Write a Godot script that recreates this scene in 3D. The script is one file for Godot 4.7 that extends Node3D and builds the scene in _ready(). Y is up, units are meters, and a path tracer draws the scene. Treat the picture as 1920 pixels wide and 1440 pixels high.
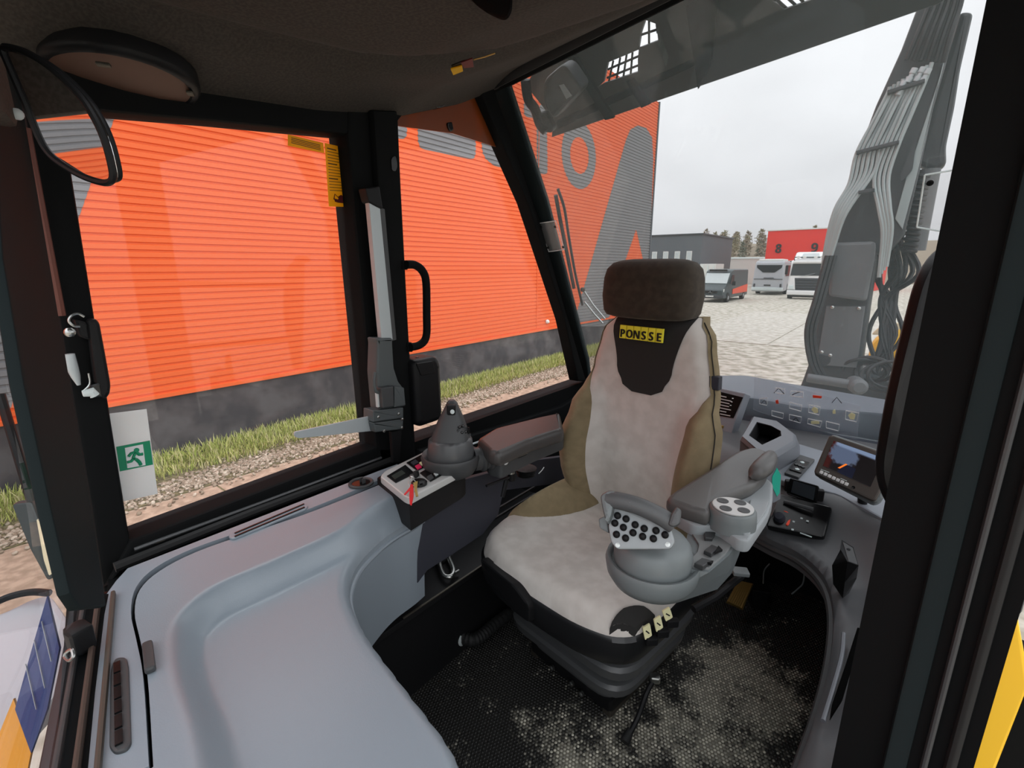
extends Node3D
# An open forestry machine cab beside an orange warehouse. Units are metres, y is up, the cab floor is y = 0,
# the left cab wall lies along z at x = -1.24, the raked windscreen is at the far end (-z), the yard is at y = -1.15.

var M := {}
var names := {}
var things: Array = []
const GROUND := -1.15
const WALL_X := -7.0


func _ready() -> void:
	setup_camera_and_light()
	make_materials()
	build_yard()
	build_warehouse()
	build_far_buildings()
	build_vehicles()
	build_crane()
	build_cab_shell()
	build_windows()
	build_dash()
	build_left_console()
	build_seat()
	build_right_armrest()
	build_rear_console()
	build_fittings()
	settle()


func setup_camera_and_light() -> void:
	var cam := Camera3D.new()
	cam.name = "camera"
	cam.fov = 77.32
	cam.near = 0.02
	cam.far = 500.0
	cam.position = Vector3(0, 1.25, 0)
	cam.rotation_degrees = Vector3(-13.736, 38.6, 0)
	cam.current = true
	add_child(cam)
	var env := Environment.new()
	env.background_mode = Environment.BG_SKY
	env.sky = Sky.new()
	env.sky.sky_material = cloudy_sky()
	env.tonemap_mode = Environment.TONE_MAPPER_LINEAR
	env.tonemap_exposure = 1.52
	env.sdfgi_enabled = true
	env.ssao_enabled = true
	env.ssil_enabled = true
	var we := WorldEnvironment.new()
	we.name = "environment"
	we.environment = env
	add_child(we)


# an overcast sky: a closed cloud layer, a little brighter overhead than at the horizon, with soft cloud structure all round
func cloudy_sky() -> PanoramaSkyMaterial:
	var w := 512
	var h := 256
	var n := FastNoiseLite.new()
	n.seed = 11
	n.frequency = 1.1
	n.fractal_octaves = 5
	var im := Image.create(w, h, false, Image.FORMAT_RGBF)
	for j in h:
		var el := PI * (0.5 - (j + 0.5) / h)
		var up := sin(el)
		for i in w:
			var az := TAU * (i + 0.5) / w
			var d := Vector3(cos(az) * cos(el), up, sin(az) * cos(el))
			var q := Vector3(d.x, d.y * 2.4, d.z)
			var c := n.get_noise_3dv(q * 1.6) * 0.5 + n.get_noise_3dv(q * 4.0 + Vector3(9, 2, 5)) * 0.2
			var l := 0.72 * (1.0 + 1.6 * maxf(up, 0.0)) * (1.0 + 0.30 * c)
			if up < 0.0:
				l = 0.4
			im.set_pixel(i, j, Color(l * 0.965, l * 0.985, l * 1.02))
	var s := PanoramaSkyMaterial.new()
	s.panorama = ImageTexture.create_from_image(im)
	s.energy_multiplier = 1.0
	return s

# ------------------------------------------------------------------ mesh building

class Mb:
	var t := PackedVector3Array()

	func tri(a: Vector3, b: Vector3, c: Vector3) -> void:
		t.append(a)
		t.append(b)
		t.append(c)

	func quad(a: Vector3, b: Vector3, c: Vector3, d: Vector3) -> void:
		tri(a, b, c)
		tri(a, c, d)

	# turn a closed shape right side out
	func right_way(from: int) -> void:
		var vol := 0.0
		var o := t[from]
		for i in range(from, t.size(), 3):
			vol += (t[i] - o).dot((t[i + 1] - o).cross(t[i + 2] - o))
		if vol < 0.0:
			for i in range(from, t.size(), 3):
				var k := t[i + 1]
				t[i + 1] = t[i + 2]
				t[i + 2] = k

	func cap(ring: Array, nrm: Vector3, like: Array = []) -> void:
		var u := nrm.cross(Vector3.UP)
		if u.length() < 0.1:
			u = nrm.cross(Vector3.RIGHT)
		u = u.normalized()
		var w := nrm.cross(u).normalized()
		var p := PackedVector2Array()
		for q in ring:
			p.append(Vector2((q - ring[0]).dot(u), (q - ring[0]).dot(w)) * 1000.0)
		var idx := Geometry2D.triangulate_polygon(p)
		if idx.is_empty() and like.size() == ring.size():
			p.clear()
			for q in like:
				p.append(Vector2((q - like[0]).dot(u), (q - like[0]).dot(w)) * 1000.0)
			idx = Geometry2D.triangulate_polygon(p)
		for i in range(0, idx.size(), 3):
			var a: Vector3 = ring[idx[i]]
			var b: Vector3 = ring[idx[i + 1]]
			var c: Vector3 = ring[idx[i + 2]]
			if (b - a).cross(c - a).dot(nrm) >= 0.0:
				tri(a, b, c)
			else:
				tri(a, c, b)

	static func newell(ring: Array) -> Vector3:
		var n := Vector3.ZERO
		for i in ring.size():
			var a: Vector3 = ring[i]
			var b: Vector3 = ring[(i + 1) % ring.size()]
			n += (a - ring[0]).cross(b - ring[0])
		return n.normalized()

	# rings of equal count, one after the other
	func loft(rings: Array, cap_first := true, cap_last := true, fix := true) -> Mb:
		var from := t.size()
		var n: int = rings[0].size()
		for i in rings.size() - 1:
			for j in n:
				var k := (j + 1) % n
				quad(rings[i][j], rings[i][k], rings[i + 1][k], rings[i + 1][j])
		if cap_first:
			cap(rings[0], -newell(rings[0]), rings[mini(2, rings.size() - 1)])
		if cap_last:
			cap(rings[-1], newell(rings[-1]), rings[maxi(0, rings.size() - 3)])
		if fix:
			right_way(from)
		return self

	static func inset(ring: Array, nrm: Vector3, d: float) -> Array:
		var out := []
		var n := ring.size()
		for i in n:
			var a: Vector3 = ring[(i + n - 1) % n]
			var b: Vector3 = ring[i]
			var c: Vector3 = ring[(i + 1) % n]
			var e1 := nrm.cross(b - a).normalized()
			var e2 := nrm.cross(c - b).normalized()
			var m := e1 + e2
			var l := m.length()
			if l < 0.2:
				out.append(b + e1 * d)
			else:
				m /= l
				out.append(b + m * (d / maxf(m.dot(e1), 0.35)))
		return out

	# a plate: polygon face on its plane, extruded backwards along -nrm, edges rounded by bev
	func slab(ring: Array, nrm: Vector3, thick: float, bev := 0.0) -> Mb:
		var nn := nrm.normalized()
		var r := ring.duplicate()
		if newell(r).dot(nn) < 0.0:
			r.reverse()
		var at := func(src: Array, k: float) -> Array:
			var o := []
			for p in src:
				o.append(p - nn * k)
			return o
		if bev <= 0.0:
			return loft([at.call(r, thick), at.call(r, 0.0)])
		var i1 := inset(r, nn, bev)
		var i2 := inset(r, nn, bev * 0.3)
		return loft([at.call(i1, thick), at.call(i2, thick - bev * 0.3), at.call(r, thick - bev), at.call(r, bev), at.call(i2, bev * 0.3), at.call(i1, 0.0)])

	func box(c: Vector3, s: Vector3, bev := 0.0, b := Basis.IDENTITY) -> Mb:
		var h := s * 0.5
		var x := b.x * h.x
		var y := b.y * h.y
		var ring := [c - x - y, c + x - y, c + x + y, c - x + y]
		for i in 4:
			ring[i] += b.z * h.z
		if bev > 0.0:
			ring = Mb.rounded(ring, minf(bev, minf(h.x, h.y) * 0.9), 2)
			return slab(ring, b.z, s.z, minf(bev, h.z * 0.9))
		return slab(ring, b.z, s.z)

	# a box beam between two points
	func beam(a: Vector3, b: Vector3, w: float, h: float, side: Vector3, bev := 0.0) -> Mb:
		var z := (b - a).normalized()
		var x := (side - z * side.dot(z)).normalized()
		var y := z.cross(x)
		return box((a + b) * 0.5, Vector3(w, h, a.distance_to(b)), bev, Basis(x, y, z))

	static func rounded(ring: Array, r: float, seg := 4) -> Array:
		var out := []
		var n := ring.size()
		for i in n:
			var a: Vector3 = ring[(i + n - 1) % n]
			var b: Vector3 = ring[i]
			var c: Vector3 = ring[(i + 1) % n]
			var k := minf(r, minf(a.distance_to(b), b.distance_to(c)) * 0.48)
			var p := b + (a - b).normalized() * k
			var q := b + (c - b).normalized() * k
			for s in seg + 1:
				var u := float(s) / seg
				out.append(p.lerp(b, u).lerp(b.lerp(q, u), u))
		return out

	static func smooth(path: Array, seg := 6, closed := false) -> Array:
		var out := []
		var n := path.size()
		var last := n if closed else n - 1
		for i in last:
			var p0: Vector3 = path[(i + n - 1) % n] if closed or i > 0 else path[0] * 2.0 - path[1]
			var p1: Vector3 = path[i]
			var p2: Vector3 = path[(i + 1) % n]
			var p3: Vector3 = path[(i + 2) % n] if closed or i + 2 < n else p2 * 2.0 - p1
			for s in seg:
				out.append(p1.cubic_interpolate(p2, p0, p3, float(s) / seg))
		if not closed:
			out.append(path[-1])
		return out

	func tube(path: Array, rad, sides := 8, closed := false, flat := 1.0) -> Mb:
		var n := path.size()
		var rings := []
		var side := Vector3.ZERO
		for i in n:
			var d: Vector3
			if closed:
				d = path[(i + 1) % n] - path[(i + n - 1) % n]
			else:
				d = path[mini(i + 1, n - 1)] - path[maxi(i - 1, 0)]
			d = d.normalized()
			if side == Vector3.ZERO:
				side = d.cross(Vector3.UP if absf(d.y) < 0.9 else Vector3.RIGHT).normalized()
			side = (side - d * side.dot(d)).normalized()
			var w := d.cross(side)
			var r: float = rad[i] if rad is Array else rad
			var ring := []
			for k in sides:
				var a := TAU * k / sides
				ring.append(path[i] + side * cos(a) * r + w * sin(a) * r * flat)
			rings.append(ring)
		if closed:
			rings.append(rings[0])
			return loft(rings, false, false)
		return loft(rings)

	# profile of Vector2(radius, height) turned about an axis
	func lathe(c: Vector3, axis: Vector3, prof: Array, sides := 24) -> Mb:
		var z := axis.normalized()
		var x := z.cross(Vector3.UP if absf(z.y) < 0.9 else Vector3.RIGHT).normalized()
		var y := z.cross(x)
		var rings := []
		for p in prof:
			var ring := []
			for k in sides:
				var a := TAU * k / sides
				ring.append(c + z * p.y + (x * cos(a) + y * sin(a)) * maxf(p.x, 0.0002))
			rings.append(ring)
		return loft(rings)

	func cyl(a: Vector3, b: Vector3, r: float, sides := 12, bev := 0.0) -> Mb:
		var h := a.distance_to(b)
		if bev > 0.0:
			return lathe(a, b - a, [Vector2(r - bev, 0), Vector2(r, bev), Vector2(r, h - bev), Vector2(r - bev, h)], sides)
		return lathe(a, b - a, [Vector2(r, 0), Vector2(r, h)], sides)

	func ball(c: Vector3, r: Vector3, b := Basis.IDENTITY, n := 10) -> Mb:
		var rings := []
		for i in range(1, n):
			var la := PI * i / n - PI / 2
			var ring := []
			for k in n * 2:
				var a := TAU * k / (n * 2)
				ring.append(c + b * Vector3(cos(la) * cos(a) * r.x, sin(la) * r.y, cos(la) * sin(a) * r.z))
			rings.append(ring)
		return loft(rings)

	# open grid of points rows x columns
	func grid(g: Array) -> Mb:
		for i in g.size() - 1:
			for j in g[i].size() - 1:
				quad(g[i][j], g[i][j + 1], g[i + 1][j + 1], g[i + 1][j])
		return self

	func done(angle := 38.0) -> ArrayMesh:
		var lim := cos(deg_to_rad(angle))
		var nf := t.size() / 3
		var fn := PackedVector3Array()
		fn.resize(nf)
		var area := PackedVector3Array()
		area.resize(nf)
		var at := {}
		for f in nf:
			var c := (t[f * 3 + 1] - t[f * 3]).cross(t[f * 3 + 2] - t[f * 3])
			area[f] = c
			fn[f] = c.normalized()
			for k in 3:
				var key := Vector3i((t[f * 3 + k] * 20000.0).round())
				if at.has(key):
					at[key].append(f)
				else:
					at[key] = [f]
		var vs := PackedVector3Array()
		var ns := PackedVector3Array()
		vs.resize(t.size())
		ns.resize(t.size())
		var w := 0
		for f in nf:
			for k in [0, 2, 1]:
				var p := t[f * 3 + k]
				var s := Vector3.ZERO
				for g in at[Vector3i((p * 20000.0).round())]:
					if fn[g].dot(fn[f]) > lim:
						s += area[g]
				vs[w] = p
				ns[w] = s.normalized() if s.length_squared() > 0.0 else Vector3.UP
				w += 1
		var arr := []
		arr.resize(Mesh.ARRAY_MAX)
		arr[Mesh.ARRAY_VERTEX] = vs
		arr[Mesh.ARRAY_NORMAL] = ns
		var m := ArrayMesh.new()
		m.add_surface_from_arrays(Mesh.PRIMITIVE_TRIANGLES, arr)
		return m


func mb() -> Mb:
	return Mb.new()


# a sheet over a polygon in plan (x, z) with its height given by a function, cut in small cells
func sheet(poly: PackedVector2Array, cell: float, height: Callable, skirt := 0.0) -> Mb:
	var m := Mb.new()
	var lo := poly[0]
	var hi := poly[0]
	for p in poly:
		lo = lo.min(p)
		hi = hi.max(p)
	var big := PackedVector2Array()
	for p in poly:
		big.append(p * 1000.0)
	var nx := int(ceil((hi.x - lo.x) / cell))
	var nz := int(ceil((hi.y - lo.y) / cell))
	for i in nx:
		for j in nz:
			var a := lo + Vector2(i, j) * cell
			var sq := [a, a + Vector2(cell, 0), a + Vector2(cell, cell), a + Vector2(0, cell)]
			var inside := 0
			for q in sq:
				if Geometry2D.is_point_in_polygon(q, poly):
					inside += 1
			if inside == 4:
				var v := []
				for q in sq:
					v.append(Vector3(q.x, height.call(q), q.y))
				m.quad(v[0], v[3], v[2], v[1])
			else:
				var sqp := PackedVector2Array()
				for q in sq:
					sqp.append(q * 1000.0)
				for piece in Geometry2D.intersect_polygons(sqp, big):
					var idx := Geometry2D.triangulate_polygon(piece)
					for k in range(0, idx.size(), 3):
						var v := []
						for s in 3:
							var q: Vector2 = piece[idx[k + s]] / 1000.0
							v.append(Vector3(q.x, height.call(q), q.y))
						if (v[1] - v[0]).cross(v[2] - v[0]).y >= 0.0:
							m.tri(v[0], v[1], v[2])
						else:
							m.tri(v[0], v[2], v[1])
	if skirt > 0.0:
		var n := poly.size()
		var cw := Geometry2D.is_polygon_clockwise(poly)
		for i in n:
			var p := poly[i]
			var q := poly[(i + 1) % n]
			var steps := maxi(1, int(p.distance_to(q) / cell))
			for s in steps:
				var a := p.lerp(q, float(s) / steps)
				var b := p.lerp(q, float(s + 1) / steps)
				var ya: float = height.call(a)
				var yb: float = height.call(b)
				var v := [Vector3(a.x, ya, a.y), Vector3(b.x, yb, b.y), Vector3(b.x, yb - skirt, b.y), Vector3(a.x, ya - skirt, a.y)]
				if cw:
					m.quad(v[0], v[1], v[2], v[3])
				else:
					m.quad(v[3], v[2], v[1], v[0])
	return m


func plan(pts: Array) -> PackedVector2Array:
	var o := PackedVector2Array()
	for p in pts:
		o.append(Vector2(p.x, p.z))
	return o


func away(p: Vector2, line: PackedVector2Array, closed := false) -> float:
	var best := 1e9
	var n := line.size()
	for i in (n if closed else n - 1):
		best = minf(best, p.distance_to(Geometry2D.get_closest_point_to_segment(p, line[i], line[(i + 1) % n])))
	return best


# ------------------------------------------------------------------ objects

func numbered(called: String) -> String:
	var n: int = names.get(called, 0)
	names[called] = n + 1
	return called if n == 0 else "%s_%03d" % [called, n]


func thing(called: String, label: String, category: String, group := "") -> Node3D:
	var o := Node3D.new()
	o.name = numbered(called)
	add_child(o)
	o.set_meta("label", label)
	o.set_meta("category", category)
	if group:
		o.set_meta("group", group)
	things.append(o)
	return o


func part(parent: Node3D, called: String, m, material: Material, label := "") -> MeshInstance3D:
	var o := MeshInstance3D.new()
	o.name = called
	o.mesh = m.done() if m is Mb else m
	o.material_override = material
	parent.add_child(o, true)
	if label:
		o.set_meta("label", label)
	return o


func solo(called: String, m, material: Material, label: String, category: String, group := "") -> MeshInstance3D:
	var o := part(self, numbered(called), m, material, label)
	o.set_meta("category", category)
	if group:
		o.set_meta("group", group)
	return o


func struct(called: String, m, material: Material, label := "") -> MeshInstance3D:
	var o := part(self, called, m, material, label)
	o.set_meta("kind", "structure")
	return o


func stuff(called: String, mm: MultiMesh, material: Material, label: String, category: String) -> MultiMeshInstance3D:
	var o := MultiMeshInstance3D.new()
	o.name = numbered(called)
	o.multimesh = mm
	o.material_override = material
	add_child(o, true)
	o.set_meta("kind", "stuff")
	o.set_meta("label", label)
	o.set_meta("category", category)
	return o


# flat lettering as solid geometry, standing in the plane of right and up
func lettering(txt: String, height: float, depth: float, at: Vector3, right: Vector3, up: Vector3, bold := true) -> ArrayMesh:
	var f := SystemFont.new()
	f.font_names = PackedStringArray(["Droid Sans"])
	f.font_weight = 800 if bold else 400
	var tm := TextMesh.new()
	tm.text = txt
	tm.font = f
	tm.font_size = 64
	tm.pixel_size = height / 46.0
	tm.depth = depth
	var r := right.normalized()
	var u := (up - r * up.dot(r)).normalized()
	var x := Transform3D(Basis(r, u, r.cross(u)), at)
	var st := SurfaceTool.new()
	st.begin(Mesh.PRIMITIVE_TRIANGLES)
	for s in tm.get_surface_count():
		st.append_from(tm, s, x)
	return st.commit()


# put every thing's node at the foot of the thing
func settle() -> void:
	for o in things:
		var box := AABB()
		var first := true
		for c in o.get_children():
			if c is MeshInstance3D and c.mesh:
				var b: AABB = c.transform * c.mesh.get_aabb()
				box = b if first else box.merge(b)
				first = false
		var foot := Vector3(box.get_center().x, box.position.y, box.get_center().z)
		o.position = foot
		for c in o.get_children():
			c.position -= foot


# ------------------------------------------------------------------ materials

func noise_tex(freq: float, oct := 4, size := 512, sd := 3, ramp: Array = []) -> NoiseTexture2D:
	var n := FastNoiseLite.new()
	n.seed = sd
	n.frequency = freq
	n.fractal_octaves = oct
	var t := NoiseTexture2D.new()
	t.width = size
	t.height = size
	t.seamless = true
	t.noise = n
	if ramp.size():
		var g := Gradient.new()
		var offs := PackedFloat32Array()
		var cols := PackedColorArray()
		for k in ramp:
			offs.append(k[0])
			cols.append(k[1])
		g.offsets = offs
		g.colors = cols
		t.color_ramp = g
	return t


func mat(called: String, c: Color, rough := 0.6, metal := 0.0) -> StandardMaterial3D:
	var m := StandardMaterial3D.new()
	m.resource_name = called
	m.albedo_color = c
	m.roughness = rough
	m.metallic = metal
	m.cull_mode = BaseMaterial3D.CULL_DISABLED
	M[called] = m
	return m


func grain(m: StandardMaterial3D, tex: Texture2D, scale: float, bump_cm: float) -> void:
	m.uv1_triplanar = true
	m.uv1_world_triplanar = true
	m.uv1_scale = Vector3.ONE * scale
	if bump_cm > 0.0:
		m.heightmap_enabled = true
		m.heightmap_texture = tex
		m.heightmap_scale = bump_cm


func tinted(m: StandardMaterial3D, tex: Texture2D, scale: float) -> void:
	m.albedo_texture = tex
	m.uv1_triplanar = true
	m.uv1_world_triplanar = true
	m.uv1_scale = Vector3.ONE * scale


func glass(called: String, c: Color, alpha: float) -> StandardMaterial3D:
	var m := mat(called, Color(c.r, c.g, c.b, alpha), 0.0)
	m.transparency = BaseMaterial3D.TRANSPARENCY_ALPHA
	m.metallic_specular = 0.32
	return m


func grey(v: float) -> Color:
	return Color(v, v, v)


func make_materials() -> void:
	var fine := noise_tex(0.08, 3, 256, 5)
	var blot := noise_tex(0.012, 5, 512, 8)
	# cab plastics and paint
	grain(mat("dash_plastic", Color(0.53, 0.57, 0.605), 0.36), fine, 14.0, 0.012)
	grain(mat("side_plastic", Color(0.215, 0.22, 0.25), 0.55), fine, 14.0, 0.012)
	grain(mat("dark_plastic", Color(0.24, 0.245, 0.25), 0.5), fine, 14.0, 0.01)
	grain(mat("black_plastic", Color(0.10, 0.10, 0.105), 0.45), fine, 14.0, 0.01)
	grain(mat("frame_paint", Color(0.095, 0.098, 0.10), 0.62), fine, 10.0, 0.008)
	grain(mat("pod_plastic", Color(0.45, 0.475, 0.48), 0.42), fine, 16.0, 0.01)
	grain(mat("pod_light", Color(0.62, 0.64, 0.65), 0.5), fine, 16.0, 0.006)
	grain(mat("console_grey", Color(0.50, 0.52, 0.55), 0.5), fine, 14.0, 0.01)
	grain(mat("pillar_side", Color(0.14, 0.165, 0.17), 0.75), fine, 10.0, 0.008)
	mat("guard_paint", Color(0.21, 0.20, 0.185), 0.45)
	mat("rust_tube", Color(0.42, 0.22, 0.17), 0.5)
	for k in ["frame_paint", "pillar_side", "black_plastic", "side_plastic"]:
		M[k].metallic_specular = 0.12 if k in ["frame_paint", "pillar_side"] else 0.3
	M["dash_plastic"].metallic_specular = 0.66
	mat("gloss_black", Color(0.05, 0.05, 0.055), 0.25)
	mat("void_black", Color(0.03, 0.03, 0.03), 0.8)
	M["void_black"].metallic_specular = 0.1
	mat("rubber", Color(0.07, 0.07, 0.072), 0.7)
	mat("soft_rubber", Color(0.30, 0.305, 0.31), 0.34)
	mat("vinyl", Color(0.25, 0.24, 0.235), 0.4)
	mat("steel", Color(0.75, 0.76, 0.75), 0.3, 1.0)
	mat("aluminium", Color(0.72, 0.75, 0.76), 0.45, 0.3)
	mat("dull_metal", Color(0.35, 0.33, 0.30), 0.5, 0.7)
	mat("worn_metal", Color(0.30, 0.25, 0.22), 0.6, 0.3)
	mat("silver_panel", Color(0.78, 0.78, 0.77), 0.4, 0.2)
	mat("white", Color(0.9, 0.9, 0.9), 0.5)
	mat("sticker_grey", Color(0.92, 0.95, 0.95), 0.5)
	mat("green", Color(0.0, 0.55, 0.38), 0.5)
	mat("mint", Color(0.05, 0.78, 0.66), 0.5)
	mat("sticker_yellow", Color(0.97, 0.80, 0.06), 0.5)
	mat("logo_yellow", Color(0.98, 0.93, 0.25), 0.7)
	mat("ink", Color(0.06, 0.06, 0.06), 0.6)
	mat("red", Color(0.85, 0.07, 0.10), 0.5)
	mat("magenta", Color(0.90, 0.10, 0.35), 0.5)
	mat("cream", Color(0.93, 0.91, 0.72), 0.5)
	mat("orange_mark", Color(0.95, 0.28, 0.15), 0.5)
	mat("machine_yellow", Color(1.0, 0.78, 0.14), 0.4)
	mat("blue_foil", Color(0.03, 0.16, 0.42), 0.35)
	mat("yellow_foil", Color(0.88, 0.58, 0.05), 0.4)
	mat("brass", Color(0.72, 0.60, 0.35), 0.45, 0.8)
	mat("mirror", Color(0.92, 0.92, 0.92), 0.02, 1.0)
	# textiles
	var weave := noise_tex(0.05, 3, 256, 21)
	var cloth := mat("seat_taupe", Color(0.83, 0.805, 0.78), 0.95)
	tinted(cloth, noise_tex(0.02, 5, 512, 31, [[0.25, Color(0.94, 0.935, 0.93)], [0.75, Color(1, 1, 1)]]), 1.5)
	cloth.heightmap_enabled = true
	cloth.heightmap_texture = weave
	cloth.heightmap_scale = 0.008
	cloth.rim_enabled = true
	cloth.rim = 0.4
	var olive := mat("seat_olive", Color(0.56, 0.50, 0.385), 0.95)
	tinted(olive, noise_tex(0.02, 5, 512, 33, [[0.25, Color(0.88, 0.87, 0.86)], [0.75, Color(1, 1, 1)]]), 2.0)
	olive.rim_enabled = true
	olive.rim = 0.4
	var hc := mat("head_cloth", Color(0.24, 0.205, 0.165), 0.95)
	tinted(hc, noise_tex(0.02, 5, 512, 35, [[0.25, Color(0.8, 0.79, 0.78)], [0.75, Color(1, 1, 1)]]), 3.0)
	hc.rim_enabled = true
	hc.rim = 0.5
	mat("seat_black", Color(0.16, 0.155, 0.15), 0.95)
	var liner := mat("headliner", Color(0.24, 0.215, 0.19), 0.95)
	tinted(liner, noise_tex(0.03, 4, 512, 41, [[0.3, Color(0.78, 0.77, 0.76)], [0.7, Color(1, 1, 1)]]), 8.0)
	# floor mat, ground, building
	floor_mat_material()
	var clad := mat("orange_cladding", Color(0.89, 0.375, 0.13), 0.6)
	mat("cladding_grey", Color(0.46, 0.46, 0.47), 0.5)
	var pl := mat("plinth", Color(0.33, 0.315, 0.32), 0.8)
	tinted(pl, noise_tex(0.008, 5, 512, 52, [[0.3, Color(0.72, 0.72, 0.74)], [0.55, Color(0.9, 0.88, 0.88)], [0.75, Color(1, 1, 1)]]), 0.35)
	var path := mat("path_paving", Color(0.74, 0.655, 0.57), 0.9)
	tinted(path, noise_tex(0.02, 5, 512, 53, [[0.25, Color(0.85, 0.84, 0.83)], [0.75, Color(1, 1, 1)]]), 0.8)
	var yard := mat("yard_gravel", Color(0.83, 0.81, 0.76), 0.95)
	tinted(yard, noise_tex(0.012, 6, 1024, 54, [[0.25, Color(0.74, 0.73, 0.70)], [0.5, Color(0.89, 0.88, 0.87)], [0.8, Color(1, 1, 1)]]), 0.22)
	var soil := mat("soil", Color(0.50, 0.47, 0.34), 0.95)
	tinted(soil, noise_tex(0.03, 5, 512, 55, [[0.25, Color(0.7, 0.7, 0.66)], [0.75, Color(1, 1, 1)]]), 1.0)
	var gr := mat("grass", Color(1, 1, 1), 0.8)
	gr.vertex_color_use_as_albedo = true
	var st := mat("stones", Color(1, 1, 1), 0.9)
	st.vertex_color_use_as_albedo = true
	# glass
	glass("side_glass", Color(0.85, 0.87, 0.88), 0.02)
	glass("windscreen_glass", Color(0.58, 0.63, 0.64), 0.25)
	glass("front_glass", Color(0.40, 0.45, 0.50), 0.05)
	var bv := mat("brown_visor", Color(0.42, 0.21, 0.08, 0.88), 0.3)
	bv.transparency = BaseMaterial3D.TRANSPARENCY_ALPHA
	bv.backlight_enabled = true
	bv.backlight = Color(0.46, 0.27, 0.12)
	glass("dark_visor", Color(0.10, 0.10, 0.10), 0.55)
	glass("decal_film", Color(0.75, 0.77, 0.82), 0.12)
	glass("acrylic", Color(0.9, 0.9, 0.9), 0.08)
	# far things
	mat("far_grey", Color(0.36, 0.38, 0.40), 0.8)
	mat("far_red", Color(0.90, 0.16, 0.10), 0.6)
	mat("far_dark", Color(0.22, 0.23, 0.25), 0.5)
	mat("far_white", Color(0.86, 0.86, 0.84), 0.6)
	mat("pane_dark", Color(0.10, 0.12, 0.13), 0.15)
	mat("pane_light", Color(0.75, 0.78, 0.78), 0.3)
	grain(mat("arm_vinyl", Color(0.345, 0.34, 0.335), 0.42), fine, 16.0, 0.008)
	grain(mat("pod_plate", Color(0.50, 0.51, 0.51), 0.45), fine, 16.0, 0.006)
	grain(mat("pod_dark", Color(0.34, 0.345, 0.35), 0.45), fine, 16.0, 0.01)
	grain(mat("console_dark", Color(0.33, 0.335, 0.345), 0.45), fine, 14.0, 0.01)
	grain(mat("carriage_grey", Color(0.30, 0.32, 0.325), 0.5), fine, 14.0, 0.008)
	grain(mat("tray_grey", Color(0.42, 0.435, 0.46), 0.45), fine, 14.0, 0.01)
	mat("screen_black", Color(0.06, 0.055, 0.05), 0.5)
	M["screen_black"].metallic_specular = 0.2
	mat("monitor_brown", Color(0.30, 0.27, 0.25), 0.5)
	mat("pan_black", Color(0.11, 0.112, 0.118), 0.36)
	mat("dark_screen", Color(0.22, 0.24, 0.26), 0.15)
	mat("mesh_brown", Color(0.37, 0.26, 0.205), 0.7)
	mat("dark_red", Color(0.35, 0.05, 0.07), 0.6)
	for k in ["sticker_yellow", "sticker_grey"]:
		M[k].backlight_enabled = true
		M[k].backlight = M[k].albedo_color
	mat("ink_soft", Color(0.35, 0.25, 0.05), 0.6)
	screen_material()
	mat("pane_olive", Color(0.20, 0.22, 0.20), 0.3)
	mat("bark", Color(0.40, 0.36, 0.32), 0.9)
	mat("hill_brown", Color(0.56, 0.51, 0.44), 0.95)
	mat("twig0", Color(0.60, 0.55, 0.48), 0.9)
	mat("twig1", Color(0.58, 0.55, 0.44), 0.9)
	mat("twig2", Color(0.46, 0.48, 0.42), 0.9)
	var ap := mat("apron", Color(0.82, 0.80, 0.76), 0.9)
	tinted(ap, noise_tex(0.02, 5, 512, 57, [[0.25, Color(0.86, 0.85, 0.83)], [0.75, Color(1, 1, 1)]]), 0.3)
	mat("van_green", Color(0.20, 0.25, 0.26), 0.35)
	mat("van_orange", Color(0.92, 0.30, 0.15), 0.4)
	mat("bus_grey", Color(0.68, 0.69, 0.71), 0.4)
	mat("truck_white", Color(0.93, 0.93, 0.93), 0.35)
	mat("tyre", Color(0.08, 0.08, 0.08), 0.8)
	mat("crane_paint", Color(0.21, 0.22, 0.23), 0.5)
	mat("crane_light", Color(0.38, 0.39, 0.40), 0.5)
	mat("hose", Color(0.62, 0.66, 0.66), 0.45)
	mat("black_hose", Color(0.12, 0.12, 0.13), 0.5)
	mat("hood_grey", Color(0.34, 0.36, 0.40), 0.5)
	mat("dusty_ledge", Color(0.93, 0.88, 0.74), 0.7)


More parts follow.
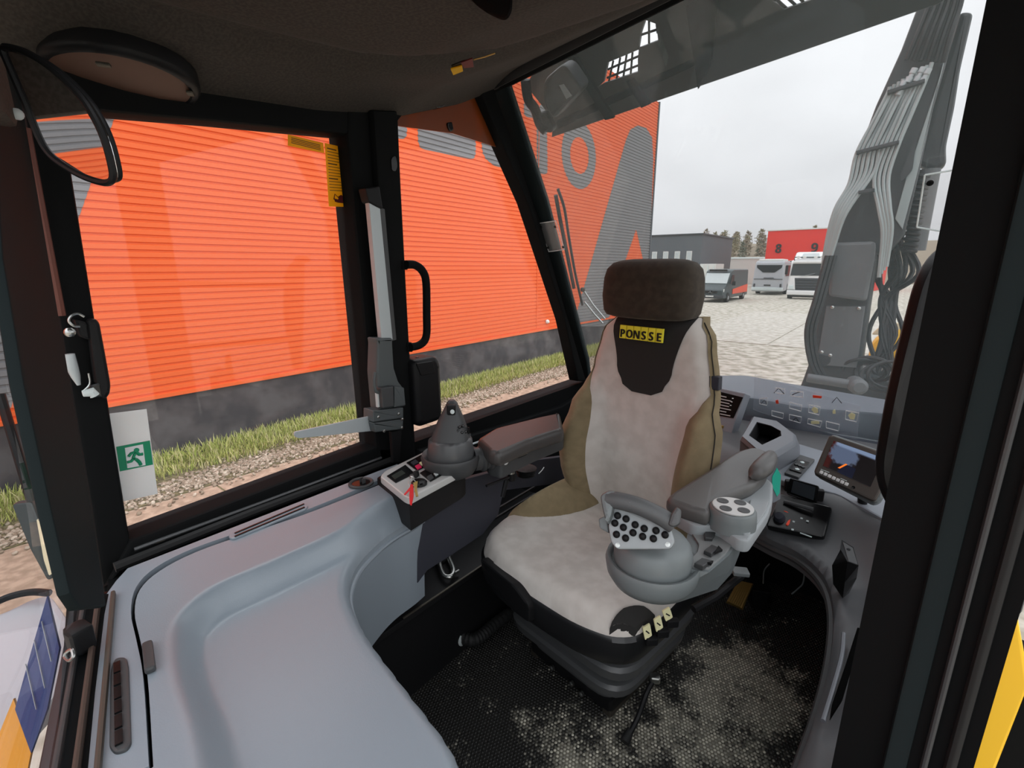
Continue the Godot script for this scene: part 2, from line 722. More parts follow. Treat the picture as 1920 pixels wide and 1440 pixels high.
# black studded rubber with trodden dry mud where the boots go, plus painted glints
func floor_mat_material() -> void:
	var size := 1024
	var a := Image.create(size, size, false, Image.FORMAT_RGB8)
	var w := Image.create(size, size, false, Image.FORMAT_L8)
	var n := FastNoiseLite.new()
	n.seed = 4
	n.frequency = 0.012
	n.fractal_octaves = 5
	var fine := FastNoiseLite.new()
	fine.seed = 9
	fine.frequency = 0.14
	fine.fractal_octaves = 2
	# mud and painted stud glints in plan: x, z, radius, strength
	var spots := [[-0.20, -1.42, 0.20, 1.0], [-0.24, -1.18, 0.24, 0.8], [-0.44, -0.86, 0.16, 0.7], [-0.35, -0.95, 0.30, 0.55], [-0.66, -0.90, 0.05, 0.7], [-0.58, -0.86, 0.09, 0.55]]
	for j in size:
		for i in size:
			var x := -1.3 + 1.6 * (i + 0.5) / size
			var z := -2.4 + 2.6 * (j + 0.5) / size
			var k := 0.0
			for s in spots:
				var d: float = Vector2(x - s[0], z - s[1]).length() / s[2]
				k = maxf(k, s[3] * clampf(1.25 - d, 0.0, 1.0))
			var g := n.get_noise_2d(i, j * 1.6) * 1.1 + fine.get_noise_2d(i, j * 1.6) * 0.75
			k = clampf((k + g * 0.55 - 0.30) * 2.2, 0.0, 1.0)
			var speck := 1.0 if fine.get_noise_2d(i * 2.3 + 400.0, j * 3.7) > 0.56 else 0.0
			var c := Color(0.105, 0.10, 0.092).lerp(Color(0.74, 0.72, 0.64), maxf(k * 0.62, speck * 0.22))
			a.set_pixel(i, j, c)
			w.set_pixel(i, j, Color(k, k, k))
	var m := mat("floor_mat", Color(1, 1, 1), 0.75)
	m.albedo_texture = ImageTexture.create_from_image(a)
	M["floor_image"] = w
	var sd := mat("stud_rubber", Color(1, 1, 1), 0.45)
	sd.vertex_color_use_as_albedo = true


# the rear view camera picture: pale yard, dark machine, an orange guide line
func screen_material() -> void:
	var im := Image.create(160, 96, false, Image.FORMAT_RGB8)
	var n := FastNoiseLite.new()
	n.seed = 6
	n.frequency = 0.05
	for j in 96:
		for i in 160:
			var u := i / 160.0
			var v := j / 96.0
			var c := Color(0.07, 0.055, 0.06)
			var d := Vector2((u - 0.30) / 0.30, (v - 0.34) / 0.40).length() + n.get_noise_2d(i, j) * 0.25
			if u < 0.16:
				c = Color(0.20, 0.07, 0.06).lerp(c, smoothstep(0.08, 0.16, u))
			c = c.lerp(Color(0.30, 0.34, 0.42), 1.0 - smoothstep(0.8, 1.15, d))
			c = c.lerp(Color(0.42, 0.48, 0.58), (1.0 - smoothstep(0.06, 0.14, v - u * 0.05)) * smoothstep(0.02, 0.10, u))
			if v > 0.62 and u > 0.30 and u < 0.62 and v - 0.62 > (0.40 - u) * 1.2:
				c = Color(0.07, 0.08, 0.14)
			if absf((v - 0.60) - (0.42 - u) * 2.2) < 0.05 and v > 0.60 and v < 0.85:
				c = Color(0.90, 0.45, 0.15)
			if u > 0.9 and v < 0.12 and v > 0.04:
				c = Color(0.15, 0.75, 0.60)
			im.set_pixel(i, j, c)
	var m := mat("camera_screen", Color(0.05, 0.05, 0.05), 0.25)
	m.emission_enabled = true
	m.emission_texture = ImageTexture.create_from_image(im)
	m.emission = Color.BLACK
	m.emission_energy_multiplier = 0.8

# ------------------------------------------------------------------ outside

func build_yard() -> void:
	var g := mb()
	g.box(Vector3(20, GROUND - 0.25, -60), Vector3(160, 0.5, 220))
	struct("ground", g, M.yard_gravel, "pale gravel and concrete yard around the machine")
	var p := mb()
	p.box(Vector3(-4.85, GROUND + 0.005, -0.25), Vector3(1.7, 0.05, 24.5))
	var pave := struct("path", p, M.path_paving, "reddish concrete path along the warehouse")
	for i in 6:
		var z := 4.0 - i * 2.9
		var j := mb()
		j.box(Vector3(-4.85, GROUND + 0.0305, z), Vector3(1.68, 0.002, 0.018))
		part(pave, "joint", j, M.soil)
	# slabs of the concrete apron behind the machine, seen through the windscreen
	for i in 4:
		for k in 4:
			var s := mb()
			s.box(Vector3(-4.6 + i * 3.1, GROUND + 0.01, -18.2 - k * 3.1), Vector3(3.05, 0.04, 3.05), 0.02)
			part(get_node("ground"), "concrete_slab", s, M.apron)
	var b := mb()
	b.box(Vector3(-6.4, GROUND + 0.01, -3.0), Vector3(1.4, 0.06, 30.0))
	struct("verge", b, M.soil, "strip of soil between the path and the warehouse")
	# grass blades
	var rng := RandomNumberGenerator.new()
	rng.seed = 77
	var blade := mb()
	blade.tri(Vector3(-0.006, 0, 0), Vector3(0.006, 0, 0), Vector3(0.004, 0.06, 0.008))
	blade.tri(Vector3(-0.006, 0, 0), Vector3(0.004, 0.06, 0.008), Vector3(-0.004, 0.06, 0.008))
	blade.tri(Vector3(-0.004, 0.06, 0.008), Vector3(0.004, 0.06, 0.008), Vector3(0.0, 0.115, 0.03))
	var n := 42000
	var mm := MultiMesh.new()
	mm.transform_format = MultiMesh.TRANSFORM_3D
	mm.use_colors = true
	mm.mesh = blade.done(60)
	mm.instance_count = n
	var patch := FastNoiseLite.new()
	patch.seed = 5
	patch.frequency = 0.7
	for i in n:
		var u := rng.randf()
		var z := 3.0 - pow(u, 0.8) * 20.0
		var x := rng.randf_range(-6.97, -5.95)
		var edge := (x + 6.97) / 1.02
		var dens := patch.get_noise_2d(x * 2.0, z)
		if edge > 0.55 + dens * 0.5:
			x = rng.randf_range(-6.97, -6.25)
		var sc := rng.randf_range(0.6, 1.5) * (1.15 if x < -6.6 else 0.8)
		var ba := Basis(Vector3.UP, rng.randf() * TAU) * Basis(Vector3.RIGHT, rng.randf_range(-0.2, 0.7))
		mm.set_instance_transform(i, Transform3D(ba.scaled(Vector3(1.3, sc, sc)), Vector3(x, GROUND + 0.03, z)))
		var c := Color(0.26, 0.33, 0.05).lerp(Color(0.52, 0.52, 0.17), rng.randf())
		if rng.randf() < 0.22:
			c = Color(0.60, 0.54, 0.28)
		mm.set_instance_color(i, c)
	stuff("grass", mm, M.grass, "green and straw coloured grass along the warehouse plinth", "grass")
	# gravel
	var pebble := mb()
	pebble.ball(Vector3.ZERO, Vector3(0.02, 0.012, 0.016), Basis.IDENTITY, 4)
	n = 11000
	var ms := MultiMesh.new()
	ms.transform_format = MultiMesh.TRANSFORM_3D
	ms.use_colors = true
	ms.mesh = pebble.done(70)
	ms.instance_count = n
	for i in n:
		var z := 3.0 - rng.randf() * 17.0
		var x := -5.93 + rng.randfn(0.0, 0.15)
		x = clampf(x, -6.6, -5.5)
		var s := rng.randf_range(0.5, 1.5)
		ms.set_instance_transform(i, Transform3D(Basis.from_euler(Vector3(rng.randf(), rng.randf() * TAU, rng.randf())).scaled(Vector3(s, s, s)), Vector3(x, GROUND + 0.045, z)))
		var t := rng.randf()
		ms.set_instance_color(i, Color(0.26, 0.20, 0.14).lerp(Color(0.58, 0.50, 0.40), t * t))
	stuff("gravel", ms, M.stones, "light gravel strip between the grass and the path", "gravel")


# a painted shape lying on the ribbed cladding; poly is in (z, y) on the wall
func rib_depth(y: float) -> float:
	var f := fposmod(y, 0.085) / 0.085
	if f < 0.60:
		return 0.0
	if f < 0.70:
		return -0.018 * (f - 0.60) / 0.10
	if f < 0.90:
		return -0.018
	return -0.018 * (1.0 - f) / 0.10


func painted(m: Mb, pts: Array) -> void:
	var poly := PackedVector2Array()
	var lo := 1e9
	var hi := -1e9
	for p in pts:
		poly.append(Vector2(p.z, p.y) * 1000.0)
		lo = minf(lo, p.y)
		hi = maxf(hi, p.y)
	var steps := [0.0, 0.60, 0.70, 0.90]
	var base := int(floor(lo / 0.085))
	var top := int(ceil(hi / 0.085))
	for k in range(base, top):
		for s in 4:
			var y0: float = (k + steps[s]) * 0.085
			var y1: float = (k + (steps[s + 1] if s < 3 else 1.0)) * 0.085
			var band := PackedVector2Array([Vector2(-40000, y0 * 1000), Vector2(40000, y0 * 1000), Vector2(40000, y1 * 1000), Vector2(-40000, y1 * 1000)])
			for piece in Geometry2D.intersect_polygons(poly, band):
				var idx := Geometry2D.triangulate_polygon(piece)
				for i in range(0, idx.size(), 3):
					var v := []
					for q in 3:
						var w: Vector2 = piece[idx[i + q]] / 1000.0
						var d := rib_depth(clampf(w.y, y0 + 0.00001, y1 - 0.00001))
						v.append(Vector3(WALL_X + 0.003 + d, w.y, w.x))
					if (v[1] - v[0]).cross(v[2] - v[0]).x >= 0.0:
						m.tri(v[0], v[1], v[2])
					else:
						m.tri(v[0], v[2], v[1])


func ring_shape(c: Vector3, ry: float, rz: float, k: float, a0: float, a1: float) -> Array:
	var o := []
	for i in 17:
		var a := lerpf(a0, a1, i / 16.0)
		o.append(c + Vector3(0, sin(a) * ry, cos(a) * rz))
	for i in 17:
		var a := lerpf(a1, a0, i / 16.0)
		o.append(c + Vector3(0, sin(a) * ry * k, cos(a) * rz * k))
	return o


func build_warehouse() -> void:
	var t := thing("warehouse", "large orange ribbed metal warehouse with giant grey painted letters", "building")
	var y0 := -0.30
	var y1 := 6.4
	var z0 := 16.0
	var z1 := -16.35
	var m := mb()
	var steps := [0.0, 0.60, 0.70, 0.90]
	for k in range(int(floor(y0 / 0.085)), int(y1 / 0.085)):
		for s in 4:
			var a: float = (k + steps[s]) * 0.085
			var b: float = (k + (steps[s + 1] if s < 3 else 1.0)) * 0.085
			if b <= y0:
				continue
			var da: float = [0.0, 0.0, -0.018, -0.018][s]
			var db: float = [0.0, -0.018, -0.018, 0.0][s]
			m.quad(Vector3(WALL_X + da, a, z0), Vector3(WALL_X + da, a, z1), Vector3(WALL_X + db, b, z1), Vector3(WALL_X + db, b, z0))
	part(t, "ribbed_cladding", m.done(20), M.orange_cladding)
	var core := mb()
	core.box(Vector3(WALL_X - 6.05, 2.6, -0.2), Vector3(12.0, 7.4, 32.2))
	part(t, "building_body", core, M.far_grey)
	var trim := mb()
	trim.box(Vector3(WALL_X + 0.005, y0 - 0.01, -0.2), Vector3(0.05, 0.045, 32.35))
	part(t, "base_flashing", trim, M.orange_cladding)
	var pl := mb()
	pl.box(Vector3(WALL_X - 0.14, -0.84, -0.2), Vector3(0.24, 1.04, 32.3), 0.01)
	part(t, "plinth", pl, M.plinth)
	var corner := mb()
	corner.box(Vector3(WALL_X - 0.02, 3.05, z1 - 0.02), Vector3(0.10, 6.7, 0.07), 0.008)
	part(t, "corner_trim", corner, M.far_grey)
	for i in 2:
		var j := mb()
		j.box(Vector3(WALL_X + 0.004, 3.05, [-9.75, 1.8][i]), Vector3(0.008, 6.6, 0.02))
		part(t, "sheet_joint", j, M.orange_cladding)
	var lamp := mb()
	lamp.lathe(Vector3(-7, -0.118, -10.1933), Vector3.RIGHT, [Vector2(0.05, 0), Vector2(0.055, 0.03), Vector2(0.03, 0.07), Vector2(0.0, 0.075)], 12)
	part(t, "outlet_cap", lamp, M.far_white)
	# the painted lettering
	var shapes := [
		[Vector3(-7, 3.6041, -2.1557), Vector3(-7, 2.8812, -1.8343), Vector3(-7, 1.7489, -1.3328), Vector3(-7, 1.0314, -1.0134), Vector3(-7, -0.1651, -0.4862), Vector3(-7, -0.1218, 0.4365), Vector3(-7, 2.1623, -0.2639), Vector3(-7, 3.3971, -1.0389)],
		Mb.rounded([Vector3(-7, 4.5612, -5.3039), Vector3(-7, 4.6112, -5.9814), Vector3(-7, 3.3593, -5.8878), Vector3(-7, 3.3337, -5.572), Vector3(-7, 3.3275, -5.2036)], 0.12),
		Mb.rounded([Vector3(-7, 4.348, -6.1835), Vector3(-7, 4.5348, -7.6616), Vector3(-7, 3.3081, -7.6141), Vector3(-7, 3.2669, -6.1303)], 0.16),
		Mb.rounded([Vector3(-7, 4.5054, -7.8455), Vector3(-7, 4.5929, -8.8776), Vector3(-7, 3.3711, -8.9185), Vector3(-7, 3.2607, -8.2336), Vector3(-7, 3.4147, -7.7899)], 0.28),
		Mb.rounded([Vector3(-7, 4.7448, -9.1754), Vector3(-7, 4.7901, -9.5463), Vector3(-7, 4.4694, -9.5522), Vector3(-7, 4.4362, -9.1975)], 0.1),
		Mb.rounded([Vector3(-7, 4.7816, -9.6476), Vector3(-7, 4.8294, -10.0442), Vector3(-7, 3.3721, -10.1327), Vector3(-7, 3.3593, -9.6982)], 0.14),
		[Vector3(-7, 4.8783, -14.152), Vector3(-7, 5.1984, -14.3966), Vector3(-7, 5.4131, -14.8863), Vector3(-7, 5.4634, -15.5073), Vector3(-7, 5.2799, -15.9954), Vector3(-7, 4.6452, -16.1919), Vector3(-7, 1.6092, -16.445), Vector3(-7, -0.8484, -16.6213), Vector3(-7, -0.8173, -16.2915), Vector3(-7, 1.4605, -15.8908), Vector3(-7, 2.4215, -15.2031), Vector3(-7, 1.4143, -14.5168), Vector3(-7, -0.5533, -13.4978), Vector3(-7, -0.3624, -11.4767)],
	]
	for s in shapes:
		var p := mb()
		painted(p, s)
		part(t, "painted_letter", p.done(15), M.cladding_grey)
	# the ring of the o, in two halves
	var c := Vector3(-7, 4.0255, -11.5651)
	for h in 2:
		var p := mb()
		painted(p, ring_shape(c, 0.80, 0.85, 0.54, -PI / 2 + h * PI, PI / 2 + h * PI))
		part(t, "painted_letter", p.done(15), M.cladding_grey)
	# the next letter along, seen only in the mirror
	for q in [[4.6, 8.6, 1.45, 1.85], [5.0, 8.0, 2.25, 2.7], [4.2, 5.4, 0.2, 1.45]]:
		var p := mb()
		painted(p, [Vector3(WALL_X, q[2], q[0]), Vector3(WALL_X, q[2] + 0.1, q[1]), Vector3(WALL_X, q[3] + 0.1, q[1] + 0.3), Vector3(WALL_X, q[3], q[0] + 0.2)])
		part(t, "painted_letter", p.done(15), M.cladding_grey)


func oriented_box(p: Node3D, called: String, c: Vector3, s: Vector3, b: Basis, at: Vector3, m: Material, bev := 0.0) -> MeshInstance3D:
	var k := mb()
	k.box(at + b * c, s, bev, b)
	return part(p, called, k, m)


func build_far_buildings() -> void:
	# dark grey hall beyond the warehouse corner
	var g := thing("office_block", "dark grey flat roofed block with white framed windows beyond the warehouse corner", "building")
	var w := mb()
	w.box(Vector3(-23.6, 1.75, -62.0), Vector3(11.3, 5.9, 12.0), 0.05)
	part(g, "wall", w, M.far_grey)
	var rf := mb()
	rf.box(Vector3(-23.6, 4.75, -62.0), Vector3(11.6, 0.16, 12.3), 0.03)
	part(g, "roof_edge", rf, M.far_dark)
	for i in 4:
		var x := -22.1 + i * 1.35 - 1.2
		var f := mb()
		f.box(Vector3(x, 2.0, -55.98), Vector3(0.62, 1.9, 0.08), 0.02)
		var fr := part(g, "window", f, M.far_white)
		var pn := mb()
		pn.box(Vector3(x, 2.0, -55.93), Vector3(0.46, 1.72, 0.04))
		part(fr, "pane", pn, M.pane_light)
	# red hall with numbered doors
	var r := thing("numbered_hall", "red hall with black bay numbers 8 and 9 behind the parked bus", "building")
	var turn := Basis(Vector3.UP, deg_to_rad(-4.0))
	var at := Vector3(-7.5, 0.0, -62.0)
	oriented_box(r, "wall", Vector3(0, 2.0, -4.0), Vector3(10.6, 6.3, 8.0), turn, at, M.far_red, 0.04)
	oriented_box(r, "roof_edge", Vector3(0, 5.2, -4.0), Vector3(10.8, 0.14, 8.2), turn, at, M.far_white, 0.02)
	for k in 2:
		var x0 := -4.75 + k * 5.0
		oriented_box(r, "door_panel", Vector3(x0 + 2.0, 0.4, 0.03), Vector3(4.3, 3.0, 0.1), turn, at, M.far_white)
		for i in 4:
			oriented_box(r, "pane", Vector3(x0 + 0.4 + i * 1.07, 0.9, 0.09), Vector3(0.95, 1.9, 0.06), turn, at, M.pane_dark)
		part(r, "bay_number", lettering(["8", "9"][k], 0.95, 0.06, at + turn * Vector3(x0 + [0.75, -0.75][k], 3.2, 0.06), turn.x * 1.0, Vector3.UP), M.ink)
	# long white store and pale containers
	var l := thing("white_store", "long low white store in front of the wooded hill", "building")
	var lw := mb()
	lw.box(Vector3(-18.6, 0.55, -76.0), Vector3(6.4, 3.6, 5.0), 0.05)
	part(l, "wall", lw, M.far_white)
	var lr := mb()
	lr.box(Vector3(-18.6, 2.42, -76.0), Vector3(6.7, 0.2, 5.3), 0.05)
	part(l, "roof", lr, M.sticker_grey)
	var cbox := thing("container", "cream site container beside the grey block, left of the van roof", "container")
	var cw := mb()
	cw.box(Vector3(-16.95, 0.2, -57.0), Vector3(1.7, 2.7, 3.0), 0.04)
	part(cbox, "body", cw, M.far_white)
	for i in 3:
		var rb := mb()
		rb.box(Vector3(-17.55 + i * 0.6, 0.2, -55.47), Vector3(0.08, 2.4, 0.06))
		part(cbox, "rib", rb, M.sticker_grey)
	# wooded hill
	var hill := []
	var hn := FastNoiseLite.new()
	hn.seed = 3
	hn.frequency = 0.03
	for j in 9:
		var row := []
		for i in 25:
			var x := -70.0 + i * 5.0
			var z := -86.0 - j * 8.0
			var y := GROUND + 8.5 * sin(clampf(j / 8.0, 0.0, 1.0) * PI * 0.5) + hn.get_noise_2d(x, z) * 1.2
			row.append(Vector3(x, y if j > 0 else GROUND - 0.5, z))
		hill.append(row)
	var hm := mb()
	hm.grid(hill)
	struct("hill", hm.done(60), M.hill_brown, "brown hillside behind the yard")
	var rng := RandomNumberGenerator.new()
	rng.seed = 91
	for i in 40:
		var row := i / 10
		var z := -98.0 - row * 8.0 + rng.randf_range(-2.0, 2.0)
		var x := -41.0 + (i % 10) * 2.5 + row * 0.7 + rng.randf_range(-0.25, 0.25)
		var j := (-86.0 - z) / 64.0
		var y := GROUND + 8.5 * sin(j * PI * 0.5) - 0.8
		tree(Vector3(x, y, z), rng.randf_range(3.8, 5.4), rng, i)


func tree(at: Vector3, h: float, rng: RandomNumberGenerator, i: int) -> void:
	var kinds := ["bare brown birch", "olive brown leafless tree", "grey green spruce"]
	var kind: int = 2 if i % 5 == 2 else i % 2
	var t := thing("hillside_tree", kinds[kind] + " on the wooded hill behind the yard", "tree", ["birches", "leafless trees", "spruces"][kind] + " on the hill")
	var tr := mb()
	tr.tube([at, at + Vector3(0, h * 0.55, 0), at + Vector3(0.05, h, 0)], [0.11, 0.07, 0.01], 5)
	part(t, "trunk", tr, M.bark)
	var cr := mb()
	var n := 260
	for k in n:
		var u := rng.randf()
		var rad := h * (0.24 * (1.0 - u) + 0.03) if kind == 2 else h * 0.25 * sin(PI * clampf(u * 0.85 + 0.12, 0, 1))
		var a := rng.randf() * TAU
		var p := at + Vector3(cos(a) * rad * sqrt(rng.randf()), h * (0.15 + 0.85 * u), sin(a) * rad * sqrt(rng.randf()))
		var dir := Vector3(rng.randfn(), rng.randfn() * 0.6 + (-0.3 if kind == 2 else 0.6), rng.randfn()).normalized()
		var s := Vector3(rng.randfn(), rng.randfn(), rng.randfn()).cross(dir).normalized()
		cr.tri(p - s * 0.12, p + s * 0.12, p + dir * 0.55)
	part(t, "crown", cr.done(5), M["twig%d" % kind])


# ------------------------------------------------------------------ parked vehicles

func wheel(p: Node3D, b: Basis, at: Vector3, c: Vector3, r: float, w: float, rim: Material) -> void:
	var m := mb()
	m.lathe(at + b * (c - Vector3(w * 0.5, 0, 0)), b.x, [Vector2(r * 0.6, 0), Vector2(r * 0.92, 0), Vector2(r, w * 0.15), Vector2(r, w * 0.85), Vector2(r * 0.92, w), Vector2(r * 0.6, w)], 20)
	var o := part(p, "wheel", m, M.tyre)
	var k := mb()
	k.lathe(at + b * (c - Vector3(w * 0.51, 0, 0)), b.x, [Vector2(r * 0.2, 0), Vector2(r * 0.58, 0.02), Vector2(r * 0.58, w), Vector2(r * 0.2, w * 1.02)], 14)
	part(o, "rim", k, rim)


# a body lofted along the vehicle: sections of [z, half width bottom, half width top, y bottom, y top]
func body(sections: Array, b: Basis, at: Vector3, bev := 0.12) -> Mb:
	var rings := []
	for s in sections:
		var r := [Vector3(-s[1], s[3], s[0]), Vector3(s[1], s[3], s[0]), Vector3(s[2], s[4], s[0]), Vector3(-s[2], s[4], s[0])]
		var rr := Mb.rounded(r, bev, 3)
		var o := []
		for p in rr:
			o.append(at + b * p)
		rings.append(o)
	var m := mb()
	m.loft(rings)
	return m


func plate(p: Node3D, called: String, pts: Array, n: Vector3, th: float, b: Basis, at: Vector3, m: Material, bev := 0.0) -> MeshInstance3D:
	var o := []
	for q in pts:
		o.append(at + b * q)
	var k := mb()
	k.slab(o, b * n, th, bev)
	return part(p, called, k, m)


func build_vehicles() -> void:
	# van, facing the camera and turned to its right: +z is forward
	var g := GROUND
	var v := thing("van", "dark green panel van with an orange stripe, parked beside the grey block", "van")
	var at := Vector3(-10.35, g, -37.9)
	var b := Basis(Vector3.UP, deg_to_rad(1.0)) * Basis.from_scale(Vector3(1, 0.85, 1))
	var sec := [[-3.4, 0.95, 0.86, 0.35, 2.55], [-3.3, 0.98, 0.88, 0.32, 2.62], [1.0, 0.98, 0.88, 0.32, 2.62], [1.5, 0.98, 0.84, 0.32, 2.45], [2.2, 0.97, 0.78, 0.32, 1.45], [3.0, 0.93, 0.80, 0.32, 1.10], [3.15, 0.85, 0.76, 0.36, 0.95]]
	part(v, "body", body(sec, b, at), M.van_green)
	plate(v, "windscreen", [Vector3(-0.78, 2.30, 1.64), Vector3(0.78, 2.30, 1.64), Vector3(0.78, 1.50, 2.20), Vector3(-0.78, 1.50, 2.20)], Vector3(0, 0.57, 0.82), 0.03, b, at, M.pane_light)
	for sx in [-1, 1]:
		plate(v, "side_stripe", [Vector3(sx * 0.995, 0.62, -3.2), Vector3(sx * 0.995, 0.62, 1.2), Vector3(sx * 0.985, 1.0, 1.2), Vector3(sx * 0.975, 1.30, -3.2)], Vector3(sx, 0, 0), 0.03, b, at, M.van_orange)
		plate(v, "side_window", [Vector3(sx * 0.945, 1.45, 0.85), Vector3(sx * 0.94, 1.45, 1.75), Vector3(sx * 0.90, 2.15, 1.40), Vector3(sx * 0.905, 2.15, 0.85)], Vector3(sx, 0, 0), 0.04, b, at, M.pane_dark)
		plate(v, "headlamp", [Vector3(sx * 0.55, 0.98, 3.10), Vector3(sx * 0.86, 1.08, 2.96), Vector3(sx * 0.86, 0.86, 3.02), Vector3(sx * 0.58, 0.80, 3.14)], Vector3(0, 0.1, 1), 0.06, b, at, M.far_white)
		oriented_box(v, "door_mirror", Vector3(sx * 1.12, 1.5, 1.7), Vector3(0.22, 0.34, 0.12), b, at, M.tyre, 0.03)
		for wz in [-2.2, 2.2]:
			wheel(v, b, at, Vector3(sx * 0.86, 0.36, wz), 0.36, 0.24, M.bus_grey)
	oriented_box(v, "grille", Vector3(0, 0.83, 3.12), Vector3(0.95, 0.22, 0.08), b, at, M.tyre, 0.02)
	oriented_box(v, "bumper", Vector3(0, 0.48, 3.08), Vector3(1.8, 0.26, 0.26), b, at, M.far_dark, 0.05)
	oriented_box(v, "number_plate", Vector3(0, 0.50, 3.23), Vector3(0.52, 0.11, 0.02), b, at, M.far_white)
	oriented_box(v, "roof_lamp_bar", Vector3(0, 2.52, 1.62), Vector3(1.2, 0.16, 0.14), b, at, M.tyre, 0.03)
	var em := mb()
	em.lathe(at + b * Vector3(0, 0.83, 3.15), b.z, [Vector2(0.13, 0), Vector2(0.13, 0.03), Vector2(0.10, 0.035)], 20)
	var badge := part(v, "round_badge", em, M.tyre)
	for k in 3:
		em = mb()
		var a := TAU * k / 3 + PI / 2
		em.beam(at + b * Vector3(0, 0.83, 3.19), at + b * Vector3(cos(a) * 0.12, 0.83 + sin(a) * 0.12, 3.19), 0.03, 0.012, b.z)
		part(badge, "star_point", em, M.bus_grey)
	# coach seen from behind
	var c := thing("coach", "silver grey coach seen from behind between the van and the white lorry", "bus")
	at = Vector3(-9.2, g, -47.0)
	b = Basis(Vector3.UP, deg_to_rad(3.0)) * Basis.from_scale(Vector3(1, 0.84, 1))
	sec = [[-11.0, 1.2, 1.1, 0.35, 3.3], [-0.5, 1.26, 1.14, 0.35, 3.45], [-0.1, 1.26, 1.10, 0.35, 3.35], [0.0, 1.2, 1.0, 0.5, 3.2]]
	part(c, "body", body(sec, b, at, 0.2), M.bus_grey)
	plate(c, "rear_window", [Vector3(-0.98, 3.02, 0.02), Vector3(0.98, 3.02, 0.02), Vector3(0.95, 2.75, 0.04), Vector3(0.45, 2.28, 0.05), Vector3(-0.45, 2.28, 0.05), Vector3(-0.95, 2.75, 0.04)], Vector3(0, 0, 1), 0.06, b, at, M.pane_dark)
	oriented_box(c, "bumper", Vector3(0, 0.62, 0.0), Vector3(2.45, 0.34, 0.18), b, at, M.sticker_grey, 0.06)
	oriented_box(c, "number_plate", Vector3(0, 1.0, 0.06), Vector3(0.52, 0.12, 0.03), b, at, M.tyre)
	oriented_box(c, "engine_lid_seam", Vector3(0, 1.62, 0.03), Vector3(2.2, 0.05, 0.06), b, at, M.far_dark)
	oriented_box(c, "lid_handle", Vector3(0.05, 1.72, 0.05), Vector3(0.8, 0.08, 0.06), b, at, M.far_dark, 0.02)
	oriented_box(c, "roof_pod", Vector3(0, 3.5, -2.0), Vector3(1.9, 0.26, 3.2), b, at, M.far_white, 0.08)
	for sx in [-1, 1]:
		oriented_box(c, "tail_lamp", Vector3(sx * 1.02, 0.98, 0.04), Vector3(0.14, 0.34, 0.08), b, at, M.far_dark, 0.03)
		plate(c, "side_window", [Vector3(sx * 1.22, 1.9, -10.0), Vector3(sx * 1.22, 1.9, -0.8), Vector3(sx * 1.16, 3.0, -0.8), Vector3(sx * 1.16, 3.0, -10.0)], Vector3(sx, 0, 0), 0.05, b, at, M.pane_dark)
		wheel(c, b, at, Vector3(sx * 1.1, 0.5, -2.8), 0.5, 0.3, M.bus_grey)
	# lorry facing the camera
	var l := thing("lorry", "white lorry cab facing the camera in front of bay 9", "truck")
	at = Vector3(-5.65, g, -42.4)
	b = Basis(Vector3.UP, deg_to_rad(5.0)) * Basis.from_scale(Vector3(1, 0.90, 1))
	sec = [[-2.3, 1.22, 1.20, 0.75, 3.2], [-0.35, 1.24, 1.20, 0.75, 3.2], [0.0, 1.24, 1.12, 0.75, 3.0], [0.12, 1.16, 1.05, 0.8, 2.0]]
	part(l, "cab", body(sec, b, at, 0.14), M.truck_white)
	sec = [[-2.3, 1.15, 1.0, 3.1, 3.9], [-1.2, 1.15, 0.98, 3.1, 3.85], [-0.3, 1.12, 0.9, 3.1, 3.3]]
	part(l, "roof_fairing", body(sec, b, at, 0.12), M.truck_white)
	plate(l, "roof_window", [Vector3(-0.5, 3.75, -0.72), Vector3(0.5, 3.75, -0.72), Vector3(0.6, 3.42, -0.30), Vector3(-0.6, 3.42, -0.30)], Vector3(0, 0.6, 0.8), 0.2, b, at, M.pane_light)
	plate(l, "windscreen", [Vector3(-1.06, 2.9, 0.02), Vector3(1.06, 2.9, 0.02), Vector3(1.12, 1.95, 0.15), Vector3(-1.12, 1.95, 0.15)], Vector3(0, 0.1, 1), 0.1, b, at, M.pane_dark)
	plate(l, "grille", [Vector3(-0.82, 1.75, 0.14), Vector3(0.82, 1.75, 0.14), Vector3(0.68, 0.75, 0.14), Vector3(-0.68, 0.75, 0.14)], Vector3(0, 0, 1), 0.06, b, at, M.far_dark, 0.02)
	for i in 4:
		oriented_box(l, "grille_bar", Vector3(0, 0.9 + i * 0.22, 0.15), Vector3(1.4, 0.04, 0.03), b, at, M.tyre)
	var bar := mb()
	bar.beam(at + b * Vector3(-0.45, 1.85, 0.2), at + b * Vector3(0.45, 2.15, 0.2), 0.05, 0.02, b.z)
	part(l, "badge_bar", bar, M.bus_grey)
	oriented_box(l, "bumper", Vector3(0, 0.55, 0.05), Vector3(2.46, 0.4, 0.3), b, at, M.truck_white, 0.08)
	oriented_box(l, "step_guard", Vector3(0, 0.28, 0.0), Vector3(2.2, 0.2, 0.2), b, at, M.tyre, 0.03)
	oriented_box(l, "sun_visor", Vector3(0, 3.05, 0.2), Vector3(2.1, 0.18, 0.3), b, at, M.truck_white, 0.05)
	var lb := mb()
	lb.tube([at + b * Vector3(-1.0, 3.15, -0.1), at + b * Vector3(-1.0, 3.42, 0.05), at + b * Vector3(1.0, 3.42, 0.05), at + b * Vector3(1.0, 3.15, -0.1)], 0.04, 6)
	part(l, "lamp_bar", lb, M.far_dark)
